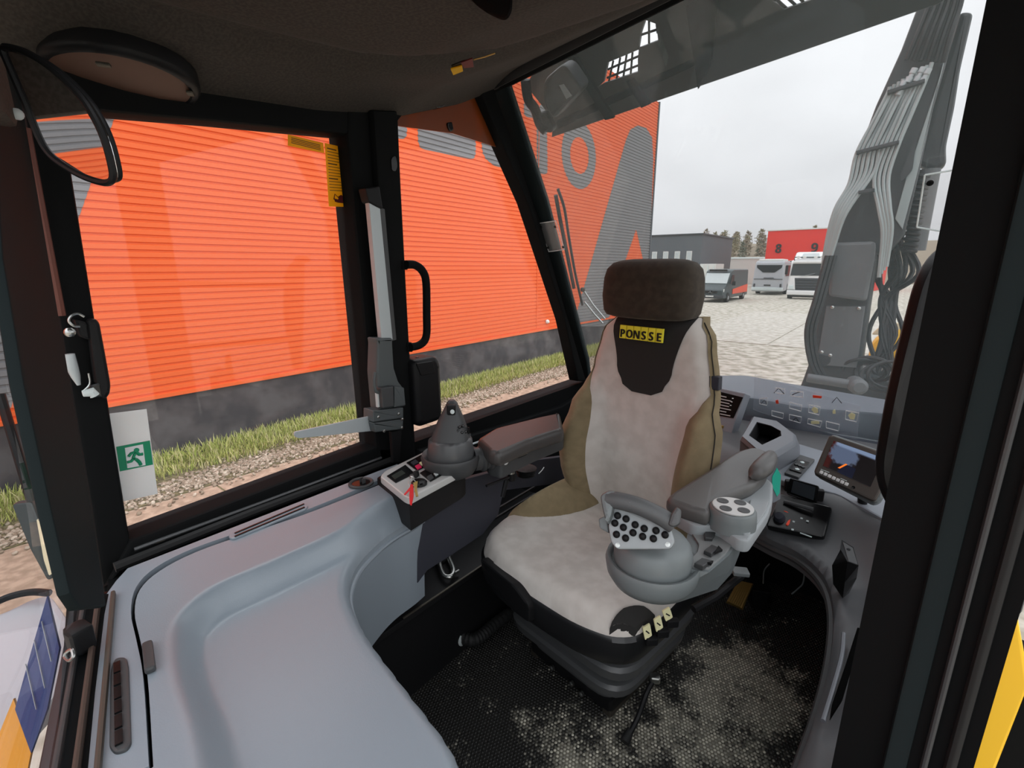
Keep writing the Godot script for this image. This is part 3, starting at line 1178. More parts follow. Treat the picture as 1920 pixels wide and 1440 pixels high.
	for sx in [-1, 1]:
		oriented_box(l, "headlamp", Vector3(sx * 0.98, 0.98, 0.12), Vector3(0.34, 0.36, 0.12), b, at, M.sticker_grey, 0.05)
		oriented_box(l, "side_mirror", Vector3(sx * 1.42, 2.4, 0.05), Vector3(0.18, 0.75, 0.2), b, at, M.tyre, 0.04)
		wheel(l, b, at, Vector3(sx * 1.05, 0.5, -1.0), 0.5, 0.32, M.bus_grey)
		for k in 2:
			var lm := mb()
			lm.lathe(at + b * Vector3(sx * (0.35 + k * 0.4), 3.42, 0.06), b.z, [Vector2(0.11, 0), Vector2(0.12, 0.06), Vector2(0.05, 0.09)], 12)
			part(l, "spot_lamp", lm, M.far_white)
	# a small yellow machine showing behind the headrest
	var e := thing("loader", "small yellow loader showing at the edge of the headrest, left of the van", "machine")
	at = Vector3(-14.4, g, -40.0)
	b = Basis(Vector3.UP, deg_to_rad(20))
	oriented_box(e, "body", Vector3(0, 0.95, 0), Vector3(1.4, 0.7, 2.2), b, at, M.machine_yellow, 0.1)
	oriented_box(e, "cabin", Vector3(0, 1.75, -0.3), Vector3(1.0, 0.9, 1.0), b, at, M.pane_dark, 0.08)
	oriented_box(e, "cabin_roof", Vector3(0, 2.25, -0.3), Vector3(1.1, 0.1, 1.1), b, at, M.far_dark, 0.03)
	for sx in [-1, 1]:
		for wz in [-0.75, 0.75]:
			wheel(e, b, at, Vector3(sx * 0.75, 0.45, wz), 0.45, 0.3, M.machine_yellow)

# ------------------------------------------------------------------ the machine's own crane and hood, outside the windscreen

func build_crane() -> void:
	var t := thing("crane_boom", "dark grey crane boom carrying bundled hoses outside the windscreen", "crane")
	var back := Vector3(0, 0, 1)
	var m := mb()
	m.slab([Vector3(-0.4921, 1.3645, -4.3), Vector3(-0.1751, 1.3583, -4.3), Vector3(-0.1677, 0.991, -4.3), Vector3(-0.1468, 0.398, -4.3), Vector3(-0.5119, 0.3418, -4.3), Vector3(-0.4667, 0.6112, -4.3), Vector3(-0.4652, 0.9772, -4.3)], back, 0.35, 0.02)
	part(t, "mast", m, M.crane_paint)
	m = mb()
	m.slab(Mb.rounded([Vector3(-0.435, 1.4165, -4.22), Vector3(-0.1899, 1.4199, -4.22), Vector3(-0.1815, 1.3212, -4.22), Vector3(-0.1848, 1.0097, -4.22), Vector3(-0.4139, 1.0382, -4.22), Vector3(-0.4356, 1.3245, -4.22)], 0.03), back, 0.12, 0.02)
	part(t, "cover_box", m, M.crane_light)
	m = mb()
	m.slab([Vector3(-0.4229, 0.9652, -4.27), Vector3(-0.1889, 0.9768, -4.27), Vector3(-0.176, 0.5282, -4.27), Vector3(-0.43, 0.52, -4.27)], back, 0.06, 0.008)
	part(t, "front_plate", m, M.crane_light)
	m = mb()
	m.slab([Vector3(-0.4608, 1.3651, -4.35), Vector3(-0.4471, 1.6553, -4.35), Vector3(-0.3903, 1.9767, -4.35), Vector3(-0.3239, 2.3085, -4.35), Vector3(-0.2355, 2.6235, -4.35), Vector3(-0.1667, 2.9641, -4.35), Vector3(0.0149, 2.9086, -4.35), Vector3(0.0067, 2.5416, -4.35), Vector3(-0.017, 2.2768, -4.35), Vector3(-0.0272, 1.8335, -4.35), Vector3(-0.0427, 1.4623, -4.35), Vector3(-0.1267, 1.3226, -4.35)], back, 0.28, 0.02)
	part(t, "boom_beam", m, M.crane_paint)
	m = mb()
	m.slab([Vector3(-0.0157, 2.3929, -4.33), Vector3(-0.0053, 2.4857, -4.33), Vector3(-0.0201, 2.2267, -4.33), Vector3(-0.0371, 1.8254, -4.33), Vector3(-0.0592, 1.4966, -4.33), Vector3(-0.1101, 1.5685, -4.33), Vector3(-0.0885, 1.8374, -4.33)], back, 0.03, 0.004)
	part(t, "side_plate", m, M.hose)
	m = mb()
	m.slab(Mb.rounded([Vector3(-0.0731, 2.091, -4.31), Vector3(-0.0635, 1.8713, -4.31), Vector3(-0.1102, 1.7972, -4.31), Vector3(-0.1249, 1.8386, -4.31)], 0.02), back, 0.02)
	part(t, "side_slot", m, M.crane_paint)
	# hose bundle: two clamps, then left and right tails
	var a0 := Vector3(-0.2653, 2.3511, -4.28)
	var a1 := Vector3(-0.0821, 2.3817, -4.28)
	var b0 := Vector3(-0.3801, 1.9986, -4.24)
	var b1 := Vector3(-0.1564, 2.0332, -4.24)
	var rise := Vector3(-0.147, 2.4977, -4.28) - Vector3(-0.1692, 2.3661, -4.28)
	for i in 10:
		var u := i / 9.0
		var a := a0.lerp(a1, u)
		var b := b0.lerp(b1, u)
		var pts := [a + rise * (0.3 + 0.5 * u), a, a.lerp(b, 0.5) + Vector3(0, 0, 0.02 * sin(i * 2.1)), b]
		if i < 6:
			pts.append_array([b + (Vector3(-0.3939, 1.8039, -4.22) - Vector3(-0.3801, 1.9986, -4.24)) * (1.0 - u * 0.35), Vector3(-0.4486, 1.6408, -4.18).lerp(Vector3(-0.3681, 1.6058, -4.16), u * 1.6), Vector3(-0.4709, 1.427, -4.18).lerp(Vector3(-0.4084, 1.4027, -4.16), u * 1.6), Vector3(-0.4704, 1.175, -4.18).lerp(Vector3(-0.434, 1.213, -4.16), u * 1.6)])
		else:
			var w := (i - 6) / 3.0
			pts.append_array([b + (Vector3(-0.2469, 1.7728, -4.22) - Vector3(-0.2157, 2.0223, -4.24)) * 0.8, Vector3(-0.2007, 1.6237, -4.18).lerp(Vector3(-0.147, 1.6433, -4.18), w), Vector3(-0.1565, 1.4584, -4.18).lerp(Vector3(-0.1131, 1.4906, -4.18), w), Vector3(-0.1365, 1.179, -4.2).lerp(Vector3(-0.1062, 1.25, -4.2), w)])
		var h := mb()
		h.tube(Mb.smooth(pts, 5), 0.0105 if i % 3 else 0.0125, 7)
		part(t, "hose", h, M.hose)
	for i in 6:
		var u := i / 5.0
		var h := mb()
		h.tube(Mb.smooth([Vector3(-0.1946, 2.5326, -4.28).lerp(Vector3(-0.0104, 2.4726, -4.28), u), Vector3(-0.1589, 2.6746, -4.27).lerp(Vector3(0.0003, 2.6164, -4.27), u) + Vector3(0, 0, 0.015 * (i % 2)), Vector3(-0.1296, 2.8136, -4.28).lerp(Vector3(0.0197, 2.7656, -4.28), u), Vector3(-0.1198, 2.9091, -4.28).lerp(Vector3(0.017, 2.8677, -4.28), u)], 5), 0.014, 7)
		part(t, "bent_hose", h, M.black_hose)
	for c in [[a0, a1], [b0, b1], [Vector3(-0.329, 1.7374, -4.2), Vector3(-0.2423, 1.7466, -4.2)]]:
		var k := mb()
		k.beam(c[0] + Vector3(0, 0, 0.02), c[1] + Vector3(0, 0, 0.02), 0.022, 0.05, Vector3.UP, 0.004)
		part(t, "hose_clamp", k, M.crane_paint)
	for p in [Vector3(-0.1428, 2.47, -4.27), Vector3(-0.1008, 2.4666, -4.27), Vector3(-0.0728, 2.4515, -4.27), Vector3(-0.1833, 2.4062, -4.27)]:
		var f := mb()
		f.lathe(p, Vector3(-0.35, -1, 0), [Vector2(0.012, 0), Vector2(0.019, 0.0), Vector2(0.019, 0.03), Vector2(0.014, 0.035), Vector2(0.014, 0.05), Vector2(0.02, 0.052), Vector2(0.02, 0.08), Vector2(0.012, 0.085)], 10)
		part(t, "hose_fitting", f, M.aluminium)
	# left edge hoses, lower corner plate and cross tube
	for i in 3:
		var h := mb()
		var o := Vector3(0.05 - 0.022 * i, 0, 0.02 * i)
		h.tube(Mb.smooth([Vector3(-0.454, 1.3236, -4.15) + o, Vector3(-0.4811, 1.0261, -4.1) + o, Vector3(-0.5025, 0.7954, -4.08) + o, Vector3(-0.4482, 0.5607, -4.1) + o, Vector3(-0.3659, 0.4274, -4.12) + o], 5), 0.016, 6)
		part(t, "loop_hose", h, M.black_hose)
	m = mb()
	m.slab(Mb.rounded([Vector3(-0.4307, 0.6346, -4.1), Vector3(-0.33, 0.6223, -4.1), Vector3(-0.3302, 0.5753, -4.1), Vector3(-0.3584, 0.5401, -4.1), Vector3(-0.4429, 0.5453, -4.1)], 0.01), back, 0.05, 0.006)
	part(t, "corner_plate", m, M.crane_paint)
	for p in [Vector3(-0.3889, 0.647, -4.1), Vector3(-0.3342, 0.6296, -4.1), Vector3(-0.3812, 0.9601, -4.26), Vector3(-0.2203, 0.9607, -4.26)]:
		var bo := mb()
		bo.lathe(p, back, [Vector2(0.012, 0), Vector2(0.012, 0.012), Vector2(0.006, 0.016)], 8)
		part(t, "bolt", bo, M.steel)
	m = mb()
	m.cyl(Vector3(-0.4465, 0.4657, -4), Vector3(-0.1543, 0.4547, -4), 0.032, 12, 0.006)
	part(t, "cross_tube", m, M.crane_light)
	m = mb()
	m.lathe(Vector3(-0.1484, 0.4556, -4), Vector3(0.3, 0, 1), [Vector2(0.02, -0.08), Vector2(0.05, -0.08), Vector2(0.055, -0.04), Vector2(0.055, 0.06), Vector2(0.035, 0.08), Vector2(0.02, 0.08)], 16)
	part(t, "pivot_lug", m, M.crane_light)
	m = mb()
	m.slab([Vector3(-0.539, 0.2603, -4.4), Vector3(-0.5064, 0.4201, -4.4), Vector3(-0.0643, 0.4608, -4.4), Vector3(0.1323, 0.39, -4.4), Vector3(0.1742, 0.1153, -4.4), Vector3(-0.5198, 0.1056, -4.4)], back, 0.5, 0.03)
	part(t, "slew_base", m, M.crane_paint)
	m = mb()
	m.box(Vector3(0.55, -0.40, -4.75), Vector3(0.9, 1.5, 0.5), 0.03)
	part(t, "pedestal", m, M.crane_paint)

	var s := thing("lift_cylinder", "slim dark lift cylinder hanging beside the crane boom", "cylinder")
	m = mb()
	m.slab(Mb.rounded([Vector3(0.0253, 2.854, -4.6), Vector3(0.094, 2.8347, -4.6), Vector3(0.0842, 2.5114, -4.6), Vector3(0.0929, 2.2831, -4.6), Vector3(0.089, 2.0428, -4.6), Vector3(0.1105, 1.9265, -4.6), Vector3(0.0536, 1.8857, -4.6), Vector3(-0.0654, 1.9545, -4.6), Vector3(-0.0406, 2.0541, -4.6), Vector3(-0.0258, 2.1395, -4.6), Vector3(-0.0365, 2.2607, -4.6), Vector3(-0.011, 2.4629, -4.6)], 0.03), back, 0.14, 0.03)
	part(s, "barrel", m, M.crane_paint)
	m = mb()
	m.cyl(Vector3(0.0229, 1.9057, -4.62), Vector3(0.0262, 1.3622, -4.62), 0.065, 12)
	part(s, "rod_guard", m, M.crane_light)
	for i in 14:
		var u := i / 13.0
		var c := Vector3(-0.0109, 1.8518, -4.5).lerp(Vector3(-0.0038, 1.3598, -4.5), u)
		m = mb()
		m.lathe(c, Vector3(-0.16, -1, 0), [Vector2(0.04, -0.012), Vector2(0.052, -0.006), Vector2(0.052, 0.006), Vector2(0.04, 0.012)], 10)
		part(s, "spiral_guard", m, M.black_hose)
	# tangle of hoses at the foot of the boom
	var rng := RandomNumberGenerator.new()
	rng.seed = 12
	for i in 12:
		var p := Vector3(-0.1413, 1.524, -4.75).lerp(Vector3(-0.0464, 1.3631, -4.6), rng.randf()) + Vector3(rng.randfn() * 0.04, 0, 0)
		var q := Vector3(-0.1202, 1.0155, -4.6).lerp(Vector3(-0.0197, 0.9804, -4.6), rng.randf())
		var r := Vector3(-0.1068, 0.4996, -4.5).lerp(Vector3(0.0507, 0.5202, -4.5), rng.randf())
		var h := mb()
		h.tube(Mb.smooth([p, p.lerp(q, 0.5) + Vector3(rng.randfn() * 0.06, 0, rng.randfn() * 0.05), q, q.lerp(r, 0.5) + Vector3(rng.randfn() * 0.08, 0, 0), r, r + Vector3(rng.randfn() * 0.1, -0.1, 0.05)], 5), 0.017, 6)
		part(s, "hose", h, M.black_hose)
	for i in 5:
		var c := Vector3(-0.0303, 0.5109, -4.3) + Vector3(0.04 * i - 0.1, 0.02 * sin(i * 1.7), 0.03 * i)
		var ring := []
		for k in 16:
			var a := TAU * k / 16
			ring.append(c + Vector3(cos(a) * 0.13, sin(a) * 0.09, sin(a + i) * 0.05))
		var h := mb()
		h.tube(ring, 0.013, 6, true)
		part(s, "coiled_hose", h, M.black_hose)

	var y := thing("yellow_fender", "yellow painted machine fender half hidden behind the crane hoses", "fender")
	m = mb()
	m.slab(Mb.rounded([Vector3(-0.1535, 0.416, -5.4), Vector3(-0.1517, 0.5687, -5.4), Vector3(-0.0871, 0.6569, -5.4), Vector3(0.0374, 0.7752, -5.4), Vector3(0.1121, 0.524, -5.4), Vector3(0.0974, 0.379, -5.4)], 0.06), back, 0.3, 0.04)
	part(y, "panel", m, M.machine_yellow)
	m = mb()
	m.slab(Mb.rounded([Vector3(-0.1604, 0.6614, -5.3), Vector3(-0.1037, 0.7414, -5.3), Vector3(0.0361, 0.7885, -5.3), Vector3(0.0456, 0.7252, -5.3), Vector3(-0.0854, 0.6679, -5.3)], 0.03), back, 0.05, 0.01)
	part(y, "lip", m, M.dusty_ledge)
	m = mb()
	m.beam(Vector3(-0.0284, 0.4384, -5.55), Vector3(-0.0284, 0.4384, -5.55) + Vector3(0, -1.75, 0), 0.3, 0.2, Vector3.RIGHT, 0.02)
	part(y, "bracket", m, M.crane_paint)

	# hood and ledge just outside the windscreen
	var h := thing("machine_hood", "grey machine hood with a perforated grille outside the windscreen", "hood")
	m = mb()
	m.slab(Mb.rounded([Vector3(-0.7, 0.7, -2.5757), Vector3(-0.5692, 0.7, -2.6801), Vector3(-0.3619, 0.7, -2.6181), Vector3(-0.1836, 0.7, -2.5872), Vector3(0.1188, 0.7, -2.5245), Vector3(0.1159, 0.7, -2.3007), Vector3(-0.0131, 0.7, -2.2853), Vector3(-0.2533, 0.7, -2.1877), Vector3(-0.4081, 0.7, -2.2197), Vector3(-0.5933, 0.7, -2.2107)], 0.03), Vector3.UP, 0.6, 0.015)
	part(h, "cover", m, M.hood_grey)
	m = mb()
	m.slab([Vector3(-0.4455, 0.6152, -2.52), Vector3(-0.0111, 0.6201, -2.52), Vector3(0.1339, 0.6028, -2.52), Vector3(0.1585, 0.4436, -2.52), Vector3(-0.1477, 0.4811, -2.52), Vector3(-0.4628, 0.5138, -2.52)], back, 0.04, 0.01)
	part(h, "front_panel", m, M.crane_paint)
	var g0 := Vector3(-0.0557, 0.5751, -2.49)
	var g1 := Vector3(0.1062, 0.5583, -2.49)
	var g2 := Vector3(0.1352, 0.3679, -2.49)
	var g3 := Vector3(-0.053, 0.4472, -2.49)
	m = mb()
	m.slab([g0, g1, g2, g3], back, 0.02)
	part(h, "grille_backing", m, M.rubber)
	for i in 9:
		var u := (i + 0.5) / 9.0
		m = mb()
		m.beam(g0.lerp(g3, u) + Vector3(0, 0, 0.006), g1.lerp(g2, u) + Vector3(0, 0, 0.006), 0.012, 0.004, Vector3.UP)
		part(h, "grille_bar", m, M.crane_light)
	for i in 14:
		var u := (i + 0.5) / 14.0
		m = mb()
		m.beam(g0.lerp(g1, u) + Vector3(0, 0, 0.004), g3.lerp(g2, u) + Vector3(0, 0, 0.004), 0.009, 0.004, Vector3.RIGHT)
		part(h, "grille_rib", m, M.crane_light)
	var l := mb()
	l.box(Vector3(-0.45, 0.475, -2.46), Vector3(1.75, 0.05, 0.34), 0.01)
	solo("dusty_ledge", l, M.dusty_ledge, "cream coloured dusty ledge under the windscreen, outside", "ledge")

# ------------------------------------------------------------------ the cab itself

func roof_height(z: float) -> float:
	var zs := [0.35, -0.1, -0.43, -0.74, -1.0, -1.25, -1.46]
	var ys := [1.60, 1.615, 1.635, 1.665, 1.71, 1.80, 1.90]
	for i in 6:
		if z > zs[i + 1]:
			return lerpf(ys[i + 1], ys[i], clampf((z - zs[i + 1]) / (zs[i] - zs[i + 1]), 0.0, 1.0))
	return ys[6]


func liner_height(p: Vector2) -> float:
	var y := roof_height(p.y)
	y += 0.115 * (p.x + 1.22) * clampf((-0.75 - p.y) / 0.6, 0.0, 1.0)
	var e := clampf((p.x + 1.22) / 0.16, 0.0, 1.0)
	y -= 0.035 * (1.0 - e) * (1.0 - e)
	# shallow moulded channel round the lamp field
	var line := PackedVector2Array([Vector2(-1.16, -0.08), Vector2(-1.0, -0.32), Vector2(-0.98, -0.68), Vector2(-0.82, -0.98), Vector2(-0.5, -1.08), Vector2(0.1, -1.1)])
	var d := away(p, line)
	y += 0.032 * exp(-d * d / 0.0028)
	return y


func build_cab_shell() -> void:
	# floor with its rubber mat
	var st := SurfaceTool.new()
	st.begin(Mesh.PRIMITIVE_TRIANGLES)
	st.set_normal(Vector3.UP)
	var cs := [Vector3(-1.3, 0, -2.4), Vector3(0.3, 0, -2.4), Vector3(0.3, 0, 0.2), Vector3(-1.3, 0, 0.2)]
	for k in [0, 1, 2, 0, 2, 3]:
		var p: Vector3 = cs[k]
		st.set_uv(Vector2((p.x + 1.3) / 1.6, (p.z + 2.4) / 2.6))
		st.add_vertex(p)
	var fl := struct("floor", st.commit(), M.floor_mat, "black studded rubber cab mat with dry mud and painted stud glints")
	var under := mb()
	under.box(Vector3(-0.5, -0.055, -1.1), Vector3(1.6, 0.1, 2.6))
	part(fl, "floor_plate", under, M.frame_paint)
	# studs of the mat
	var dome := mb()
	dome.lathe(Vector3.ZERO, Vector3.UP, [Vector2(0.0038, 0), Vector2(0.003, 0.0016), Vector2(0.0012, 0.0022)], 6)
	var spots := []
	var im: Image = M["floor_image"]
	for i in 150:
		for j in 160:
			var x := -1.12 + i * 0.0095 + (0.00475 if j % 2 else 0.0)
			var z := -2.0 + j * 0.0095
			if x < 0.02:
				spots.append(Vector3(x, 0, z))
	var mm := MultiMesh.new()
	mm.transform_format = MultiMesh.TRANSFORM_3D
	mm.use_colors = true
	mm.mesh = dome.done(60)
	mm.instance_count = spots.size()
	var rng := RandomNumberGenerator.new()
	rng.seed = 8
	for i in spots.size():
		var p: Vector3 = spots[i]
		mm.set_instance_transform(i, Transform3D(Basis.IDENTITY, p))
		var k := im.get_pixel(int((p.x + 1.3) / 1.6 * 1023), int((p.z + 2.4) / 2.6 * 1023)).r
		mm.set_instance_color(i, Color(0.011, 0.0105, 0.0095).lerp(Color(0.62, 0.59, 0.49), clampf(k * rng.randf_range(0.35, 1.1), 0.0, 1.0)))  # lighter studs mix mud with painted light caught on their tops
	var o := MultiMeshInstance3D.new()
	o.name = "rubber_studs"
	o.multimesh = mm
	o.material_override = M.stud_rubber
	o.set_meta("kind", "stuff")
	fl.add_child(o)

	# ceiling: fabric headliner under a roof skin
	# the roof has a meshed skylight above the dash, behind the top of the picture
	var rects := [Rect2(-1.22, -1.45, 0.56, 1.65), Rect2(-0.66, -1.45, 0.62, 1.03), Rect2(-0.66, 0.14, 0.62, 0.06), Rect2(-0.04, -1.45, 0.16, 1.65)]
	var hl := mb()
	var skin := mb()
	for r in rects:
		var corners := PackedVector2Array([r.position, r.position + Vector2(r.size.x, 0), r.end, r.position + Vector2(0, r.size.y)])
		hl.t.append_array(sheet(corners, 0.03, liner_height).t)
		skin.t.append_array(sheet(corners, 0.06, func(p: Vector2) -> float: return liner_height(p) + 0.09, 0.05).t)
	for i in range(0, hl.t.size(), 3):
		var k := hl.t[i + 1]
		hl.t[i + 1] = hl.t[i + 2]
		hl.t[i + 2] = k
	var ce := struct("ceiling", hl.done(70), M.headliner, "brown black fabric headliner of the cab roof")
	part(ce, "roof_skin", skin.done(40), M.frame_paint)
	var sky_pane := mb()
	sky_pane.box(Vector3(-0.35, 1.735, -0.14), Vector3(0.64, 0.006, 0.58))
	var w6 := struct("window_6", sky_pane, M.side_glass, "roof window above the dash with a wire mesh guard")
	for k in 4:
		var side := mb()
		side.box([Vector3(-0.665, 1.68, -0.14), Vector3(-0.035, 1.68, -0.14), Vector3(-0.35, 1.68, -0.425), Vector3(-0.35, 1.68, 0.145)][k], Vector3(0.012, 0.12, 0.57) if k < 2 else Vector3(0.63, 0.12, 0.012), 0.002)
		part(w6, "reveal", side, M.headliner)
	for k in 7:
		var wire := mb()
		wire.cyl(Vector3(-0.66 + k * 0.1033, 1.80, -0.43), Vector3(-0.66 + k * 0.1033, 1.80, 0.15), 0.003, 6)
		part(w6, "mesh_wire", wire, M.frame_paint)
	for k in 6:
		var wire := mb()
		wire.cyl(Vector3(-0.67, 1.80, -0.42 + k * 0.11), Vector3(-0.03, 1.80, -0.42 + k * 0.11), 0.003, 6)
		part(w6, "mesh_wire", wire, M.frame_paint)

	# left wall below and above the windows
	var lw := mb()
	lw.box(Vector3(-1.285, 0.31, -1.2), Vector3(0.09, 0.70, 2.1))
	struct("wall_left", lw, M.frame_paint, "dark lower wall of the cab below the side windows")
	var fw := mb()
	fw.beam(Vector3(-1.27, 0.30, -0.205), Vector3(0.15, 0.30, 0.157), 0.06, 0.62, Vector3(0.25, 0, -1))
	struct("wall_front", fw, M.frame_paint)
	var rw := mb()
	rw.box(Vector3(0.14, 0.28, -1.54), Vector3(0.03, 0.66, 1.4))
	struct("wall_right", rw, M.frame_paint)
	var bw := mb()
	bw.box(Vector3(-0.58, 0.25, -2.26), Vector3(1.45, 0.55, 0.06))
	struct("wall_back", bw, M.frame_paint)

	# pillars and rails
	var inx := Vector3.RIGHT
	var p1 := mb()
	p1.slab([Vector3(-1.22, 1.5809, -0.1922), Vector3(-1.22, 1.603, -0.241), Vector3(-1.22, 1.5275, -0.2417), Vector3(-1.22, 1.4115, -0.2363), Vector3(-1.22, 0.6745, -0.2099), Vector3(-1.22, 0.5572, -0.1731), Vector3(-1.22, 0.5339, -0.1467), Vector3(-1.22, 0.7713, -0.1603), Vector3(-1.22, 1.5029, -0.1883)], inx, 0.09, 0.008)
	var t1 := struct("trim_1", p1, M.frame_paint, "black front corner pillar at the left of the photo")
	var p1b := mb()
	p1b.slab([Vector3(-1.0323, 1.5437, -0.1419), Vector3(-1.1922, 1.5796, -0.1827), Vector3(-1.2055, 1.4999, -0.1861), Vector3(-0.9812, 0.865, -0.1289), Vector3(-0.9098, 0.7289, -0.1107), Vector3(-0.7326, 0.8419, -0.0656), Vector3(-0.7039, 0.8812, -0.0583), Vector3(-0.7117, 0.9815, -0.0603), Vector3(-0.7309, 1.1261, -0.0652), Vector3(-0.7792, 1.2614, -0.0775), Vector3(-0.8744, 1.3747, -0.1017)], Vector3(0.247, 0, -0.969), 0.012, 0.003)
	part(t1, "inner_face", p1b, M.pillar_side)
	var p1c := mb()
	p1c.tube([Vector3(-1.205, 1.4789, -0.1843), Vector3(-1.205, 1.3324, -0.1807), Vector3(-1.205, 1.1621, -0.1769)], 0.007, 8)
	part(t1, "gas_strut", p1c, M.rust_tube, "thin reddish brown tube in the pillar corner")
	# B pillar
	var p2 := mb()
	p2.slab([Vector3(-1.21, 1.652, -0.8231), Vector3(-1.21, 1.6904, -0.9936), Vector3(-1.21, 1.2819, -0.9896), Vector3(-1.21, 0.5888, -0.9966), Vector3(-1.21, 0.6258, -0.8435), Vector3(-1.21, 0.6997, -0.8373), Vector3(-1.21, 1.5934, -0.8177)], inx, 0.10, 0.012)
	var t2 := struct("trim_2", p2, M.frame_paint, "black middle pillar between the side windows")
	var p2b := mb()
	p2b.slab([Vector3(-1.185, 1.6616, -0.8858), Vector3(-1.185, 1.6781, -0.9709), Vector3(-1.185, 0.6152, -0.9722), Vector3(-1.185, 0.6309, -0.8913)], inx, 0.04, 0.012)
	part(t2, "pillar_cover", p2b, M.frame_paint)
	var hole := mb()
	hole.slab(Mb.rounded([Vector3(-1.182, 1.5481, -0.9333), Vector3(-1.182, 1.5593, -0.9508), Vector3(-1.182, 1.5292, -0.9562), Vector3(-1.182, 1.5138, -0.9476), Vector3(-1.182, 1.5148, -0.9345)], 0.01), inx, 0.006, 0.001)
	part(t2, "belt_slot", hole, M.gloss_black)
	# A pillar: two faces of a box section
	var p3 := mb()
	p3.slab([Vector3(-1.21, 1.8257, -1.343), Vector3(-1.21, 1.8627, -1.4123), Vector3(-1.21, 1.4219, -1.7108), Vector3(-1.21, 0.6714, -2.1374), Vector3(-1.21, 0.6865, -2.0563), Vector3(-1.21, 1.0077, -1.9156), Vector3(-1.21, 1.4964, -1.6174)], inx, 0.06, 0.008)
	var t3 := struct("trim_3", p3, M.frame_paint, "black raked pillar between side window and windscreen")
	var p3b := mb()
	p3b.slab([Vector3(-1.2705, 1.8801, -1.4447), Vector3(-1.1867, 1.8796, -1.445), Vector3(-1.1663, 1.4984, -1.6728), Vector3(-1.1948, 0.7773, -2.1035), Vector3(-1.2163, 0.6642, -2.171), Vector3(-1.264, 0.6562, -2.1758), Vector3(-1.2371, 1.1054, -1.9074)], Vector3(0, -0.5128, 0.8585), 0.035, 0.006)
	part(t3, "windscreen_face", p3b, M.pillar_side)
	# rails above the side windows
	var p4 := mb()
	p4.slab([Vector3(-1.215, 1.5853, -0.2117), Vector3(-1.215, 1.6194, -0.4336), Vector3(-1.215, 1.6542, -0.7476), Vector3(-1.215, 1.7104, -1.0222), Vector3(-1.215, 1.6875, -1.0207), Vector3(-1.215, 1.6008, -0.9384), Vector3(-1.215, 1.5922, -0.8208), Vector3(-1.215, 1.5562, -0.4895), Vector3(-1.215, 1.531, -0.2842), Vector3(-1.215, 1.5196, -0.2005)], inx, 0.08, 0.01)
	struct("trim_4", p4, M.frame_paint, "black roof rail above the left side window")
	var p5 := mb()
	p5.slab([Vector3(-1.23, 1.7047, -0.9855), Vector3(-1.23, 1.8879, -1.38), Vector3(-1.23, 1.8611, -1.4354), Vector3(-1.23, 1.8386, -1.3789), Vector3(-1.23, 1.6856, -1.013)], inx, 0.06, 0.006)
	struct("trim_5", p5, M.frame_paint, "thin rail above the rear side window")
	# header over the windscreen
	var p6 := mb()
	p6.beam(Vector3(-1.27, 1.905, -1.475), Vector3(0.2, 2.065, -1.385), 0.085, 0.085, Vector3(0, 1, 0.6), 0.015)
	var t6 := struct("trim_6", p6, M.frame_paint, "black header above the windscreen")
	var p6b := mb()
	p6b.beam(Vector3(-1.25, 1.86, -1.42), Vector3(0.2, 2.02, -1.33), 0.03, 0.02, Vector3(0, 1, 0.6), 0.008)
	part(t6, "seal", p6b, M.rubber)
	# sill frame of the left window
	var p7 := mb()
	p7.slab([Vector3(-1.21, 0.5949, -0.1507), Vector3(-1.21, 0.6792, -0.2081), Vector3(-1.21, 0.7031, -0.8376), Vector3(-1.21, 0.6811, -0.9103), Vector3(-1.21, 0.6245, -0.9128), Vector3(-1.21, 0.6222, -0.8433), Vector3(-1.21, 0.6205, -0.1945)], inx, 0.09, 0.01)
	var t7 := struct("trim_7", p7, M.frame_paint, "black sill frame of the left side window")
	var p7b := mb()
	p7b.tube([Vector3(-1.195, 0.6419, -0.1716), Vector3(-1.195, 0.6491, -0.4454), Vector3(-1.195, 0.6499, -0.8815)], 0.011, 8)
	part(t7, "seal", p7b, M.rubber)
	var p7c := mb()
	p7c.tube([Vector3(-1.205, 0.6607, -0.2106), Vector3(-1.205, 0.6615, -0.4644), Vector3(-1.205, 0.6651, -0.849)], 0.004, 6)
	part(t7, "seal_lip", p7c, M.soft_rubber)
	for q in [Vector3(-1.204, 0.6581, -0.2565), Vector3(-1.204, 0.6592, -0.3882), Vector3(-1.204, 0.6601, -0.5767), Vector3(-1.204, 0.6589, -0.7423)]:
		var sc := mb()
		sc.box(q, Vector3(0.004, 0.003, 0.018), 0.001)
		part(t7, "clip", sc, M.dull_metal)
	# sill of the rear side window
	var p8 := mb()
	p8.slab([Vector3(-1.21, 0.6102, -0.9908), Vector3(-1.21, 0.6335, -1.0159), Vector3(-1.21, 0.6035, -1.534), Vector3(-1.21, 0.5877, -1.912), Vector3(-1.21, 0.6133, -2.1417), Vector3(-1.21, 0.4946, -2.1503), Vector3(-1.21, 0.5579, -1.0115)], inx, 0.09, 0.01)
	struct("trim_8", p8, M.frame_paint, "black sill frame of the rear side window")
	var p8b := mb()
	p8b.tube([Vector3(-1.19, 0.6088, -0.9877), Vector3(-1.19, 0.5969, -1.2038), Vector3(-1.19, 0.584, -1.4979)], 0.004, 6)
	part(get_node("trim_8"), "bright_strip", p8b, M.aluminium)
	var p13 := mb()
	p13.beam(Vector3(-0.94, 1.535, -0.118), Vector3(0.12, 1.535, 0.152), 0.04, 0.22, Vector3(0.25, 0, -0.97), 0.008)
	struct("trim_13", p13, M.headliner, "padded rail above the front pane")
	# near right door pillar
	var p9 := mb()
